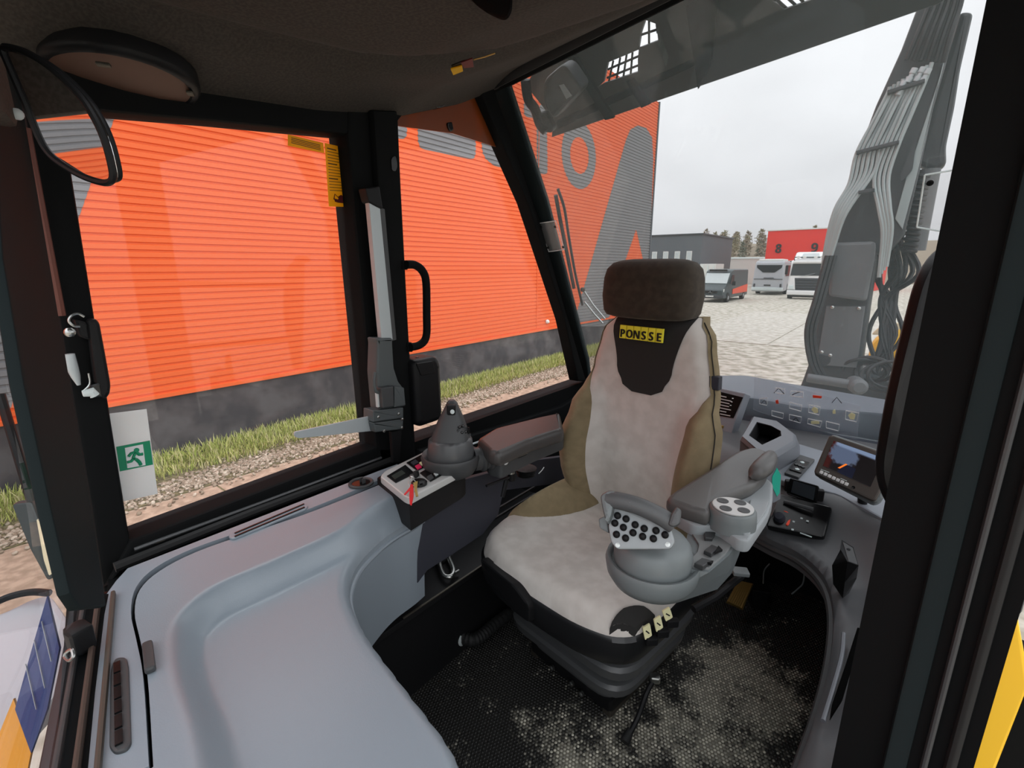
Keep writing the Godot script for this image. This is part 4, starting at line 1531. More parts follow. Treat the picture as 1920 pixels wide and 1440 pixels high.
	p9.loft([
		[Vector3(0.022, 0.05, -0.70), Vector3(0.141, 0.05, -0.655), Vector3(0.155, 0.05, -0.77), Vector3(0.05, 0.05, -0.80)],
		[Vector3(0.022, 1.72, -0.70), Vector3(0.146, 1.72, -0.655), Vector3(0.160, 1.72, -0.77), Vector3(0.05, 1.72, -0.80)],
	])
	var t9 := struct("trim_9", p9, M.frame_paint, "wide black door pillar at the right of the photo")
	for k in 3:
		var x: float = [0.082, 0.106, 0.126][k]
		var g := mb()
		g.beam(Vector3(x, 0.1, -0.655 - (0.141 - x) * 0.378), Vector3(x, 1.7, -0.655 - (0.141 - x) * 0.378), [0.022, 0.006, 0.010][k], 0.014, Vector3.RIGHT, 0.004)
		part(t9, ["weather_strip", "strip_edge", "weather_strip"][k], g, [M.pillar_side, M.dark_plastic, M.rubber][k])
	var p10 := mb()
	p10.beam(Vector3(0.10, 0.5, -2.24), Vector3(0.10, 2.03, -1.37), 0.08, 0.06, Vector3.RIGHT, 0.01)
	struct("trim_10", p10, M.frame_paint, "far right windscreen pillar hidden behind the door pillar")
	var p11 := mb()
	p11.beam(Vector3(0.14, 1.66, 0.3), Vector3(0.14, 1.98, -1.42), 0.10, 0.10, Vector3.RIGHT, 0.01)
	struct("trim_11", p11, M.frame_paint)
	var p12 := mb()
	p12.slab([Vector3(-1.2363, 0.6932, -2.1537), Vector3(0.145, 0.509, -2.2637), Vector3(0.1624, 0.4024, -2.3273), Vector3(-1.2974, 0.495, -2.272)], Vector3(0, -0.5128, 0.8585), 0.05, 0.008)
	struct("trim_12", p12, M.frame_paint, "black lower frame of the windscreen")


func build_windows() -> void:
	var inx := Vector3.RIGHT
	var w := mb()
	w.slab([Vector3(-1.265, 1.5784, -0.2378), Vector3(-1.265, 1.6461, -0.8717), Vector3(-1.265, 0.6289, -0.9014), Vector3(-1.265, 0.6212, -0.1887)], inx, 0.006)
	struct("window_1", w, M.side_glass, "left side window pane")
	w = mb()
	w.slab([Vector3(-1.265, 1.7263, -1.0142), Vector3(-1.265, 1.9044, -1.4767), Vector3(-1.265, 0.569, -2.2401), Vector3(-1.265, 0.5731, -1.0111)], inx, 0.006)
	struct("window_2", w, M.side_glass, "rear side window pane")
	w = mb()
	w.slab([Vector3(-1.25, 0.60, -2.223), Vector3(0.12, 0.60, -2.223), Vector3(0.12, 2.04, -1.363), Vector3(-1.25, 1.92, -1.434)], Vector3(0, -0.5128, 0.8585), 0.006)
	struct("window_3", w, M.windscreen_glass, "raked windscreen pane")
	w = mb()
	w.slab([Vector3(-1.22, 0.60, -0.152), Vector3(0.14, 0.60, 0.194), Vector3(0.14, 1.62, 0.194), Vector3(-1.22, 1.62, -0.152)], Vector3(0.247, 0, -0.969), 0.006)
	struct("window_4", w, M.front_glass, "dusty front pane at the left edge of the photo")

	w = mb()
	w.slab([Vector3(0.135, 0.60, -0.80), Vector3(0.135, 0.60, -2.21), Vector3(0.135, 1.86, -1.47), Vector3(0.135, 1.76, -0.80)], Vector3.LEFT, 0.006)
	struct("window_5", w, M.side_glass, "right side window pane behind the door pillar")

	# brown sun visor in the rear side window
	var v := thing("side_visor", "brown tinted sun visor hanging in the rear side window", "visor")
	w = mb()
	w.slab([Vector3(-1.245, 1.6935, -1.0177), Vector3(-1.245, 1.7838, -1.2217), Vector3(-1.245, 1.8598, -1.3988), Vector3(-1.245, 1.6776, -1.5337), Vector3(-1.245, 1.6813, -1.2465), Vector3(-1.245, 1.657, -1.0151)], inx, 0.004)
	part(v, "tinted_sheet", w, M.brown_visor)
	w = mb()
	w.slab(Mb.rounded([Vector3(-1.21, 1.7397, -1.1275), Vector3(-1.21, 1.7741, -1.1968), Vector3(-1.21, 1.7537, -1.2006), Vector3(-1.21, 1.7298, -1.1559), Vector3(-1.21, 1.7292, -1.1335)], 0.006), inx, 0.03, 0.003)
	part(v, "clip", w, M.gloss_black)
	w = mb()
	w.slab(Mb.rounded([Vector3(-1.238, 1.7057, -1.2139), Vector3(-1.238, 1.7134, -1.2359), Vector3(-1.238, 1.6907, -1.2424), Vector3(-1.238, 1.6818, -1.2298), Vector3(-1.238, 1.6907, -1.218)], 0.006), inx, 0.008, 0.002)
	part(v, "pull_tab", w, M.gloss_black)

	# roof guard plate above the windscreen with two meshed openings
	var gplane := Vector3(0, -0.5128, 0.8585)
	var g := thing("roof_guard", "dark guard plate above the windscreen with two meshed openings", "guard")
	w = mb()
	w.slab([Vector3(-1.1831, 1.7502, -1.7344), Vector3(-1.1586, 1.8014, -1.7037), Vector3(-0.9772, 1.8575, -1.6703), Vector3(-0.9184, 1.8706, -1.6625), Vector3(-0.7927, 1.8767, -1.6588), Vector3(-0.7866, 1.9062, -1.6412), Vector3(-0.7775, 1.9328, -1.6253), Vector3(-0.7129, 1.9369, -1.6228), Vector3(-0.7126, 1.9588, -1.6098), Vector3(-0.5979, 1.9771, -1.5988), Vector3(-0.4517, 2.0248, -1.5703), Vector3(-0.4052, 2.0128, -1.5775), Vector3(-0.39, 1.9476, -1.6164), Vector3(-0.3614, 1.9255, -1.6296), Vector3(-0.2994, 1.9281, -1.6281), Vector3(-0.2846, 1.9816, -1.5961), Vector3(0.0503, 1.8951, -1.6478), Vector3(-0.0326, 1.8573, -1.6704)], gplane, 0.02, 0.004)
	part(g, "guard_plate", w, M.guard_paint)
	w = mb()
	w.slab([Vector3(-1.1516, 1.7937, -1.7084), Vector3(-1.2378, 1.9215, -1.6321), Vector3(-1.1567, 1.9673, -1.6047), Vector3(-0.5887, 2.0602, -1.5492), Vector3(-0.4543, 2.0255, -1.5699), Vector3(-0.5989, 1.9684, -1.604), Vector3(-0.7155, 1.9521, -1.6137), Vector3(-0.715, 1.9749, -1.6002), Vector3(-0.745, 1.9899, -1.5912), Vector3(-0.7639, 1.965, -1.6061), Vector3(-0.7803, 1.9282, -1.628), Vector3(-0.8915, 1.9187, -1.6337), Vector3(-0.9197, 1.8736, -1.6606), Vector3(-0.9768, 1.8515, -1.6739)], gplane, 0.02, 0.004)
	part(g, "guard_plate", w, M.guard_paint)
	for q in [[Vector3(-0.8744, 1.9236, -1.6424), Vector3(-0.9093, 1.8658, -1.677)], [Vector3(-0.8483, 1.9265, -1.6407), Vector3(-0.8783, 1.8674, -1.676)], [Vector3(-0.8245, 1.9297, -1.6388), Vector3(-0.8518, 1.8697, -1.6746)], [Vector3(-0.8036, 1.9308, -1.6381), Vector3(-0.8239, 1.8716, -1.6735)], [Vector3(-0.8988, 1.9063, -1.6527), Vector3(-0.784, 1.9177, -1.6459)], [Vector3(-0.9082, 1.8856, -1.6651), Vector3(-0.7884, 1.8961, -1.6588)], [Vector3(-0.7355, 1.9934, -1.6007), Vector3(-0.7461, 1.9357, -1.6352)], [Vector3(-0.7709, 1.9647, -1.6179), Vector3(-0.7077, 1.9657, -1.6173)]]:
		var b := mb()
		b.tube([q[0], q[1]], 0.0035, 6)
		part(g, "mesh_bar", b, M.frame_paint)
	w = mb()
	w.slab([Vector3(-1.1471, 1.7953, -1.7016), Vector3(-0.6076, 1.872, -1.6558), Vector3(-0.6031, 1.8537, -1.6667), Vector3(-1.1412, 1.7709, -1.7161)], gplane, 0.03, 0.005)
	part(g, "stiffener", w, M.frame_paint)
	for q in [[Vector3(-1.0301, 1.9595, -1.5861), Vector3(-0.9994, 1.9615, -1.5848), Vector3(-0.8963, 1.7642, -1.7027), Vector3(-0.9305, 1.7632, -1.7033)], [Vector3(-0.8303, 1.8551, -1.6484), Vector3(-0.8031, 1.857, -1.6473), Vector3(-0.7577, 1.7809, -1.6927), Vector3(-0.7892, 1.7759, -1.6957)], [Vector3(-0.6125, 1.9826, -1.5723), Vector3(-0.5148, 2.0035, -1.5598), Vector3(-0.5537, 1.8449, -1.6545), Vector3(-0.5972, 1.7922, -1.686)]]:
		w = mb()
		w.slab(q, gplane, 0.02, 0.003)
		part(g, "rib", w, M.frame_paint)
	for q in [[Vector3(-0.3948, 1.9645, -1.618), Vector3(-0.357, 1.9289, -1.6392)], [Vector3(-0.3665, 1.9596, -1.6209), Vector3(-0.3355, 1.93, -1.6386)], [Vector3(-0.3388, 1.9549, -1.6237), Vector3(-0.3156, 1.9294, -1.639)], [Vector3(-0.3948, 1.9522, -1.6253), Vector3(-0.2901, 1.9508, -1.6262)]]:
		w = mb()
		w.tube([q[0], q[1]], 0.0035, 6)
		part(g, "mesh_bar", w, M.frame_paint)
	# work lamp under the guard
	var l := thing("work_lamp", "black work lamp on a curved bracket above the windscreen", "lamp")
	w = mb()
	w.slab(Mb.rounded([Vector3(-1.0782, 1.8722, -1.5159), Vector3(-0.9764, 1.9024, -1.4979), Vector3(-0.9317, 1.8265, -1.5432), Vector3(-0.971, 1.808, -1.5543), Vector3(-1.0767, 1.759, -1.5835), Vector3(-1.0981, 1.8113, -1.5523)], 0.03), gplane, 0.07, 0.012)
	part(l, "housing", w, M.dark_plastic)
	w = mb()
	w.slab([Vector3(-1.0138, 1.8483, -1.5255), Vector3(-0.9967, 1.8481, -1.5256), Vector3(-0.9748, 1.8133, -1.5464), Vector3(-0.9977, 1.8086, -1.5492)], gplane, 0.006)
	part(l, "type_plate", w, M.sticker_grey)
	w = mb()
	w.tube(Mb.smooth([Vector3(-1.1467, 1.8888, -1.5118), Vector3(-1.1568, 1.8388, -1.5417), Vector3(-1.1399, 1.8054, -1.5616), Vector3(-1.1361, 1.7625, -1.5872), Vector3(-1.1173, 1.7374, -1.6022)], 5), 0.018, 8)
	part(l, "bracket", w, M.black_plastic)
	w = mb()
	w.slab(Mb.rounded([Vector3(-1.1393, 1.7898, -1.5709), Vector3(-1.1007, 1.7916, -1.5699), Vector3(-1.0824, 1.742, -1.5994), Vector3(-1.097, 1.7281, -1.6078), Vector3(-1.1276, 1.7356, -1.6033)], 0.01), gplane, 0.03, 0.004)
	part(l, "bracket_foot", w, M.black_plastic)

	# wiper outside the windscreen
	var wi := thing("wiper", "black windscreen wiper standing beside the raked pillar", "wiper")
	w = mb()
	w.tube(Mb.smooth([Vector3(-1.1263, 1.55, -1.7025), Vector3(-1.1205, 1.4813, -1.7436), Vector3(-1.1344, 1.3812, -1.8033), Vector3(-1.1535, 1.2269, -1.8955), Vector3(-1.1626, 1.0748, -1.9863)], 4), 0.006, 6)
	part(wi, "arm", w, M.black_plastic)
	w = mb()
	w.tube(Mb.smooth([Vector3(-1.1371, 1.5273, -1.7044), Vector3(-1.1474, 1.4425, -1.755), Vector3(-1.1597, 1.3172, -1.8299), Vector3(-1.1756, 1.1551, -1.9267)], 4), 0.0085, 6)
	part(wi, "blade", w, M.rubber)
	for q in [[Vector3(-1.1439, 1.1478, -1.9543), Vector3(-1.112, 1.0766, -1.9969), Vector3(-1.0684, 1.0121, -2.0354)], [Vector3(-1.1533, 1.0899, -1.9889), Vector3(-1.117, 1.0298, -2.0248), Vector3(-1.0856, 0.9897, -2.0488)]]:
		w = mb()
		w.tube(q, 0.005, 6)
		part(wi, "link_rod", w, M.steel)
	w = mb()
	w.ball(Vector3(-1.1439, 1.1478, -1.9543), Vector3(0.012, 0.012, 0.012), Basis.IDENTITY, 5)
	part(wi, "pivot", w, M.dull_metal)

	# clear bracket on the raked pillar
	var c := thing("clear_bracket", "clear plastic plate screwed to the raked pillar", "bracket")
	w = mb()
	w.slab(Mb.rounded([Vector3(-1.2201, 1.424, -1.702), Vector3(-1.1309, 1.4294, -1.6988), Vector3(-1.1289, 1.3193, -1.7646), Vector3(-1.2098, 1.3123, -1.7688)], 0.004), gplane, 0.005)
	part(c, "plate", w, M.acrylic)
	for q in [Vector3(-1.2082, 1.4112, -1.7085), Vector3(-1.1406, 1.408, -1.7104), Vector3(-1.2051, 1.3295, -1.7573), Vector3(-1.1298, 1.3299, -1.7571)]:
		w = mb()
		w.lathe(q, gplane, [Vector2(0.0055, 0), Vector2(0.0055, 0.003), Vector2(0.002, 0.004)], 8)
		part(c, "screw", w, M.gloss_black)
	var edge: Array = [Vector3(-1.2197, 1.4239, -1.7015), Vector3(-1.1305, 1.4293, -1.6983), Vector3(-1.1286, 1.3193, -1.764), Vector3(-1.2094, 1.3123, -1.7682)]
	for k in 4:
		w = mb()
		w.tube([edge[k], edge[(k + 1) % 4]], 0.0015, 4)
		part(c, "plate_edge", w, M.white)

	# clear guard panel with a bolt hole at the right
	c = thing("clear_guard", "clear plastic guard panel with a dark bolt, right of the crane", "guard")
	w = mb()
	w.slab([Vector3(0.0018, 1.4718, -1.6444), Vector3(0.0933, 1.48, -1.6395), Vector3(0.0955, 1.33, -1.729), Vector3(0.0059, 1.3518, -1.716)], gplane, 0.006)
	part(c, "panel", w, M.acrylic)
	edge = [Vector3(0.0932, 1.4799, -1.6384), Vector3(0.0018, 1.4716, -1.6433), Vector3(0.0059, 1.3518, -1.7149), Vector3(0.0955, 1.33, -1.7279)]
	for k in 3:
		w = mb()
		w.tube([edge[k], edge[k + 1]], 0.002, 4)
		part(c, "panel_edge", w, M.sticker_grey)
	w = mb()
	w.lathe(Vector3(0.015, 1.4541, -1.6526), gplane, [Vector2(0.0075, 0), Vector2(0.0075, 0.004), Vector2(0.003, 0.005)], 12)
	part(c, "bolt", w, M.gloss_black)

	# pictogram sheet on the windscreen
	var d := thing("pictogram_sheet", "clear decal sheet with white outlined pictograms on the lower windscreen", "decal")
	w = mb()
	w.slab([Vector3(-0.4109, 0.8288, -2.0727), Vector3(-0.0549, 0.7524, -2.1183), Vector3(-0.0505, 0.5984, -2.2103), Vector3(-0.235, 0.6139, -2.201), Vector3(-0.4209, 0.658, -2.1747)], gplane, 0.002)
	part(d, "sheet", w, M.decal_film)
	for q in [[Vector3(-0.3336, 0.783, -2.0983), Vector3(-0.3035, 0.781, -2.0995), Vector3(-0.3031, 0.7588, -2.1128), Vector3(-0.3373, 0.7598, -2.1121)], [Vector3(-0.2812, 0.7777, -2.1014), Vector3(-0.2396, 0.7806, -2.0997), Vector3(-0.2386, 0.7563, -2.1142), Vector3(-0.2825, 0.7552, -2.1149)], [Vector3(-0.3946, 0.7179, -2.1372), Vector3(-0.3646, 0.729, -2.1305), Vector3(-0.3667, 0.6918, -2.1528), Vector3(-0.395, 0.6939, -2.1515)], [Vector3(-0.2836, 0.7247, -2.1331), Vector3(-0.2425, 0.718, -2.1371), Vector3(-0.2433, 0.6896, -2.1541), Vector3(-0.2848, 0.6961, -2.1502)], [Vector3(-0.2174, 0.7258, -2.1324), Vector3(-0.1799, 0.7238, -2.1337), Vector3(-0.1812, 0.6856, -2.1564), Vector3(-0.2175, 0.6902, -2.1537)], [Vector3(-0.3488, 0.6689, -2.1664), Vector3(-0.3054, 0.6652, -2.1687), Vector3(-0.3069, 0.6378, -2.185), Vector3(-0.3488, 0.6444, -2.181)], [Vector3(-0.2841, 0.6647, -2.169), Vector3(-0.2404, 0.6615, -2.1708), Vector3(-0.243, 0.6315, -2.1888), Vector3(-0.2835, 0.6379, -2.1849)], [Vector3(-0.2179, 0.6589, -2.1724), Vector3(-0.1705, 0.6571, -2.1735), Vector3(-0.174, 0.6272, -2.1913), Vector3(-0.2187, 0.6348, -2.1868)], [Vector3(-0.0978, 0.7244, -2.1333), Vector3(-0.0582, 0.7235, -2.1338), Vector3(-0.0605, 0.6813, -2.1591), Vector3(-0.096, 0.6852, -2.1567)], [Vector3(-0.1564, 0.6605, -2.1714), Vector3(-0.1122, 0.6559, -2.1742), Vector3(-0.1131, 0.6244, -2.193), Vector3(-0.1543, 0.6296, -2.1899)]]:
		w = mb()
		for k in 4:
			w.beam(q[k], q[(k + 1) % 4], 0.003, 0.001, Vector3.UP)
		part(d, "pictogram_frame", w, M.white)
	for q in [[Vector3(-0.2092, 0.7049, -2.145), Vector3(-0.2009, 0.7193, -2.1363), Vector3(-0.1882, 0.7145, -2.1392), Vector3(-0.1853, 0.6949, -2.1509), Vector3(-0.1975, 0.6896, -2.1541)], [Vector3(-0.0893, 0.7042, -2.1453), Vector3(-0.0807, 0.7185, -2.1368), Vector3(-0.0671, 0.7142, -2.1394), Vector3(-0.0679, 0.6894, -2.1542), Vector3(-0.0812, 0.6888, -2.1546)], [Vector3(-0.2082, 0.648, -2.1789), Vector3(-0.1813, 0.6571, -2.1735), Vector3(-0.1768, 0.6425, -2.1822), Vector3(-0.2057, 0.6353, -2.1865)], [Vector3(-0.1393, 0.7152, -2.1388), Vector3(-0.1313, 0.7219, -2.1348), Vector3(-0.1281, 0.7028, -2.1462), Vector3(-0.1382, 0.7005, -2.1476)]]:
		w = mb()
		w.slab(Mb.rounded(q, 0.004), gplane, 0.001)
		part(d, "hand_symbol", w, M.cream)
	for q in [[Vector3(-0.1437, 0.751, -2.1174), Vector3(-0.1306, 0.7775, -2.1016), Vector3(-0.1137, 0.7548, -2.1151)], [Vector3(-0.3412, 0.7566, -2.1141), Vector3(-0.3242, 0.7822, -2.0987), Vector3(-0.305, 0.7609, -2.1115)], [Vector3(-0.3889, 0.6952, -2.1507), Vector3(-0.3766, 0.7162, -2.1382), Vector3(-0.3667, 0.6971, -2.1496)], [Vector3(-0.2699, 0.6358, -2.1862), Vector3(-0.2609, 0.6541, -2.1753), Vector3(-0.2488, 0.6355, -2.1864)], [Vector3(-0.277, 0.7588, -2.1128), Vector3(-0.2681, 0.7679, -2.1073), Vector3(-0.2503, 0.7786, -2.1009)]]:
		w = mb()
		w.tube(q, 0.0015, 4)
		part(d, "arrow_mark", w, M.ink)
	for q in [[Vector3(-0.2073, 0.7722, -2.1047), Vector3(-0.1777, 0.7731, -2.1042), Vector3(-0.1788, 0.7632, -2.1101), Vector3(-0.2066, 0.7602, -2.1119)], [Vector3(-0.3352, 0.7219, -2.1347), Vector3(-0.3255, 0.7265, -2.132), Vector3(-0.3234, 0.7088, -2.1426), Vector3(-0.3331, 0.7068, -2.1438)]]:
		w = mb()
		w.slab(q, gplane, 0.001)
		part(d, "warning_mark", w, M.orange_mark)

# ------------------------------------------------------------------ moulded shelf in front of the seat

func fall(d: float, r: float) -> float:
	if d >= r:
		return 0.0
	var u := 1.0 - d / r
	return r * (1.0 - sqrt(maxf(0.0, 1.0 - u * u)))


func build_dash() -> void:
	var inner: Array = Mb.smooth([Vector3(-0.9309, 0.66, -0.7786), Vector3(-0.9246, 0.66, -0.7365), Vector3(-0.9208, 0.66, -0.6699), Vector3(-0.905, 0.66, -0.6089), Vector3(-0.8702, 0.66, -0.5327), Vector3(-0.8183, 0.66, -0.4761), Vector3(-0.7525, 0.66, -0.4393), Vector3(-0.6473, 0.66, -0.4065), Vector3(-0.5152, 0.66, -0.3812), Vector3(-0.4057, 0.66, -0.3612), Vector3(-0.3629, 0.66, -0.344), Vector3(-0.3285, 0.66, -0.3111)], 4)
	inner.append_array([Vector3(-0.335, 0.66, -0.20), Vector3(-0.36, 0.66, -0.06), Vector3(-0.44, 0.66, 0.02)])
	var seam: Array = Mb.smooth([Vector3(-1.0546, 0.66, -0.8293), Vector3(-1.0535, 0.66, -0.7524), Vector3(-1.0581, 0.66, -0.5361), Vector3(-1.0774, 0.66, -0.3955), Vector3(-1.088, 0.66, -0.2878), Vector3(-1.0715, 0.66, -0.2189), Vector3(-1.0335, 0.66, -0.1767), Vector3(-0.9664, 0.66, -0.1517), Vector3(-0.8842, 0.66, -0.1382), Vector3(-0.787, 0.66, -0.1223), Vector3(-0.6228, 0.66, -0.0843)], 4)
	seam.append_array([Vector3(-0.62, 0.66, -0.02)])
	var t := thing("dash_shelf", "large grey moulded dash shelf with a shallow tray, lower left", "dashboard")
	var d_in := plan(inner)
	var lid := inner.duplicate()
	var rs := seam.duplicate()
	rs.reverse()
	lid.append_array(rs)
	var lid_poly := plan(lid)
	var tray := plan(Mb.smooth([Vector3(-0.9762, 0.66, -0.7304), Vector3(-0.9633, 0.66, -0.629), Vector3(-0.9287, 0.66, -0.5229), Vector3(-0.9323, 0.66, -0.3639), Vector3(-0.9382, 0.66, -0.2666), Vector3(-0.9106, 0.66, -0.2049), Vector3(-0.8653, 0.66, -0.1728), Vector3(-0.7717, 0.66, -0.1469), Vector3(-0.6549, 0.66, -0.1299), Vector3(-0.5835, 0.66, -0.1157), Vector3(-0.4987, 0.66, -0.0966)], 4))
	var region := tray.duplicate()
	region.append_array(PackedVector2Array([Vector2(-0.45, 0.10), Vector2(-0.2, 0.10), Vector2(-0.2, -0.5), Vector2(-0.7, -0.75), Vector2(-0.88, -0.80)]))
	var h := func(p: Vector2) -> float:
		var y := 0.662
		if Geometry2D.is_point_in_polygon(p, region):
			var u := clampf(away(p, tray) / 0.048, 0.0, 1.0)
			y -= 0.046 * u * u * (3.0 - 2.0 * u)
		y -= fall(away(p, d_in), 0.022)
		return y
	part(t, "lid", sheet(lid_poly, 0.0085, h, 0.04).done(65), M.dash_plastic)
	var edge := Mb.smooth([Vector3(-1.0813, 0.66, -0.8372), Vector3(-1.079, 0.66, -0.7587), Vector3(-1.0754, 0.66, -0.543), Vector3(-1.0935, 0.66, -0.4001), Vector3(-1.1062, 0.66, -0.291), Vector3(-1.0897, 0.66, -0.2177), Vector3(-1.0464, 0.66, -0.1742), Vector3(-0.9715, 0.66, -0.1476), Vector3(-0.8862, 0.66, -0.1338), Vector3(-0.7897, 0.66, -0.1178), Vector3(-0.6269, 0.66, -0.081)], 4)
	edge.append(Vector3(-0.645, 0.66, -0.04))
	var border: Array = [Vector3(-0.6039, 0.66, -0.0126), Vector3(-0.6865, 0.66, -0.0335), Vector3(-0.8348, 0.66, -0.0722), Vector3(-1.0597, 0.66, -0.1309), Vector3(-1.098, 0.66, -0.1552), Vector3(-1.1298, 0.66, -0.1812), Vector3(-1.1308, 0.66, -0.7878), Vector3(-1.1281, 0.66, -0.8505)]
	var bo := edge.duplicate()
	bo.append_array(border)
	part(t, "border", sheet(plan(bo), 0.03, func(_p: Vector2) -> float: return 0.663, 0.012).done(40), M.dash_plastic)
	# body under the lid
	var whole := inner.duplicate()
	var back := border.duplicate()
	whole.append_array(back)
	var top := []
	var mid := []
	var low := []
	for p in whole:
		top.append(Vector3(p.x, 0.580, p.z))
		mid.append(Vector3(p.x, 0.565, p.z))
		low.append(Vector3(p.x - 0.012, 0.33, p.z))
	var body_m := mb()
	body_m.loft([low, mid, top])
	part(t, "body", body_m.done(50), M.dash_plastic)
	var seat_rim := mb()
	var rim := []
	for p in inner:
		rim.append(Vector3(p.x, 0.574, p.z))
	seat_rim.tube(rim, 0.006, 8)
	part(t, "rolled_edge", seat_rim, M.dash_plastic)
	var base := mb()
	base.slab(bo.map(func(p): return Vector3(p.x, 0.651, p.z)), Vector3.UP, 0.03)
	part(t, "seam_channel", base, M.dark_plastic)
	# hinge on the lid seam
	var hg := mb()
	hg.beam(Vector3(-0.8554, 0.668, -0.1412), Vector3(-0.7869, 0.668, -0.1268), 0.014, 0.012, Vector3.RIGHT, 0.004)
	part(t, "lid_hinge", hg, M.dark_plastic)

	# air vents
	var v := thing("air_vent", "oval slotted air vent at the left edge of the dash shelf", "vent", "dash vents")
	var m := mb()
	m.slab(Mb.rounded([Vector3(-0.8446, 0.667, -0.0921), Vector3(-0.8617, 0.667, -0.1017), Vector3(-0.8515, 0.667, -0.1126), Vector3(-0.8282, 0.667, -0.1103), Vector3(-0.6754, 0.667, -0.0761), Vector3(-0.6686, 0.667, -0.0701), Vector3(-0.6741, 0.667, -0.0597), Vector3(-0.6905, 0.667, -0.057)], 0.012), Vector3.UP, 0.01, 0.003)
	part(v, "frame", m, M.dark_plastic)
	var s0 := Vector3(-0.8474, 0.6685, -0.1007)
	var s1 := Vector3(-0.6806, 0.6685, -0.0651)
	for k in 6:
		m = mb()
		m.beam(s0.lerp(s1, (k + 0.08) / 6.0), s0.lerp(s1, (k + 0.92) / 6.0), 0.008, 0.003, Vector3.RIGHT)
		part(v, "slot", m, M.gloss_black)
	v = thing("air_vent", "long narrow air vent along the sill of the left side window", "vent", "dash vents")
	m = mb()
	m.slab(Mb.rounded([Vector3(-1.1021, 0.667, -0.3609), Vector3(-1.1098, 0.667, -0.5414), Vector3(-1.088, 0.667, -0.5408), Vector3(-1.074, 0.667, -0.5275), Vector3(-1.0732, 0.667, -0.356), Vector3(-1.0875, 0.667, -0.3529)], 0.008), Vector3.UP, 0.006, 0.002)
	part(v, "frame", m, M.dash_plastic)
	for k in 2:
		m = mb()
		var q := Vector3(0, 0, 0.0)
		m.beam(Vector3(-1.0908, 0.668, -0.3677).lerp(Vector3(-1.0769, 0.668, -0.362), k), Vector3(-1.0998, 0.668, -0.5361).lerp(Vector3(-1.083, 0.668, -0.5283), k) + q, 0.0035, 0.003, Vector3.RIGHT)
		part(v, "slot", m, M.gloss_black)
	# round socket in the dash
	var so := thing("cup_socket", "round black cup socket in the dash beside the switch panel", "socket")
	m = mb()
	var c := Vector3(-1.0952, 0.664, -0.6996)
	m.lathe(c, Vector3.UP, [Vector2(0.024, 0.0), Vector2(0.034, 0.0), Vector2(0.034, 0.004), Vector2(0.031, 0.007), Vector2(0.026, 0.005), Vector2(0.025, 0.002)], 24)
	part(so, "rim", m, M.dark_plastic)
	m = mb()
	m.lathe(c, Vector3.UP, [Vector2(0.001, 0.0015), Vector2(0.0255, 0.0015), Vector2(0.0255, 0.0025), Vector2(0.001, 0.003)], 24)
	part(so, "well", m, M.gloss_black)
	for k in 2:
		m = mb()
		m.beam(c + Vector3(-0.004 + k * 0.012, 0.002, -0.004), c + Vector3(-0.004 + k * 0.012, 0.016, -0.004), 0.003, 0.010, Vector3.RIGHT)
		part(so, "prong", m, M.dark_plastic)

	# door track along the front pane
	var tr := thing("window_track", "worn brown metal track below the front pane", "track")
	for k in 3:
		m = mb()
		var o := Vector3(-0.004, 0, 0.012) * (k * 1.6 - 1.0)
		m.beam(Vector3(-1.0542, 0.668, -0.1295) + o, Vector3(-0.6359, 0.668, -0.0206) + o, 0.007, 0.012 + 0.006 * (k % 2), Vector3.RIGHT, 0.003)
		part(tr, "rib", m, [M.dull_metal, M.worn_metal, M.dark_plastic][k])
	m = mb()
	m.beam(Vector3(-1.0841, 0.655, -0.1197), Vector3(-0.663, 0.655, -0.0108), 0.06, 0.01, Vector3.RIGHT)
	part(tr, "channel", m, M.gloss_black)
	m = mb()
	m.slab([Vector3(-1.1289, 0.665, -0.0901), Vector3(-1.061, 0.665, -0.1366), Vector3(-0.9995, 0.665, -0.1175), Vector3(-0.806, 0.665, -0.0661), Vector3(-0.6792, 0.665, -0.0344), Vector3(-0.5953, 0.665, -0.0153), Vector3(-0.6228, 0.665, 0.0066), Vector3(-0.8448, 0.665, -0.0351)], Vector3.UP, 0.02, 0.003)
	part(tr, "sill_cover", m, M.frame_paint)
	m = mb()
	m.tube(Mb.smooth([Vector3(-0.8951, 0.69, -0.0543), Vector3(-0.8935, 0.685, -0.052), Vector3(-0.8806, 0.685, -0.0546), Vector3(-0.8784, 0.69, -0.0598), Vector3(-0.889, 0.695, -0.0601)], 4, true), 0.0025, 6, true)
	part(tr, "pull_ring", m, M.steel)
	m = mb()
	m.box(Vector3(-0.9191, 0.69, -0.0745), Vector3(0.035, 0.045, 0.03), 0.008, Basis(Vector3.UP, 0.2))
	part(tr, "latch_block", m, M.black_plastic)

	# black hollow left of the seat with a ledge
	var hw := thing("footwell_ledge", "black steel ledge in the dark footwell left of the seat", "ledge")
	m = mb()
	m.slab([Vector3(-0.945, 0.30, -0.60), Vector3(-0.935, 0.30, -1.55), Vector3(-1.235, 0.30, -1.55), Vector3(-1.235, 0.30, -0.60)], Vector3.UP, 0.02, 0.003)
	part(hw, "shelf", m, M.black_plastic)
	m = mb()
	m.beam(Vector3(-0.945, 0.304, -0.70), Vector3(-0.937, 0.304, -1.04), 0.006, 0.004, Vector3.RIGHT, 0.001)
	part(hw, "edge_strip", m, M.dull_metal)
	m = mb()
	m.box(Vector3(-1.10, 0.14, -1.08), Vector3(0.26, 0.28, 0.95))
	part(hw, "under_box", m, M.black_plastic)
	for k in 2:
		m = mb()
		m.beam(Vector3(-0.965, 0.42 + k * 0.03, -0.98), Vector3(-0.965, 0.42 + k * 0.03, -1.35), 0.008, 0.008, Vector3.RIGHT, 0.002)
		part(hw, "rail", m, M.black_plastic)

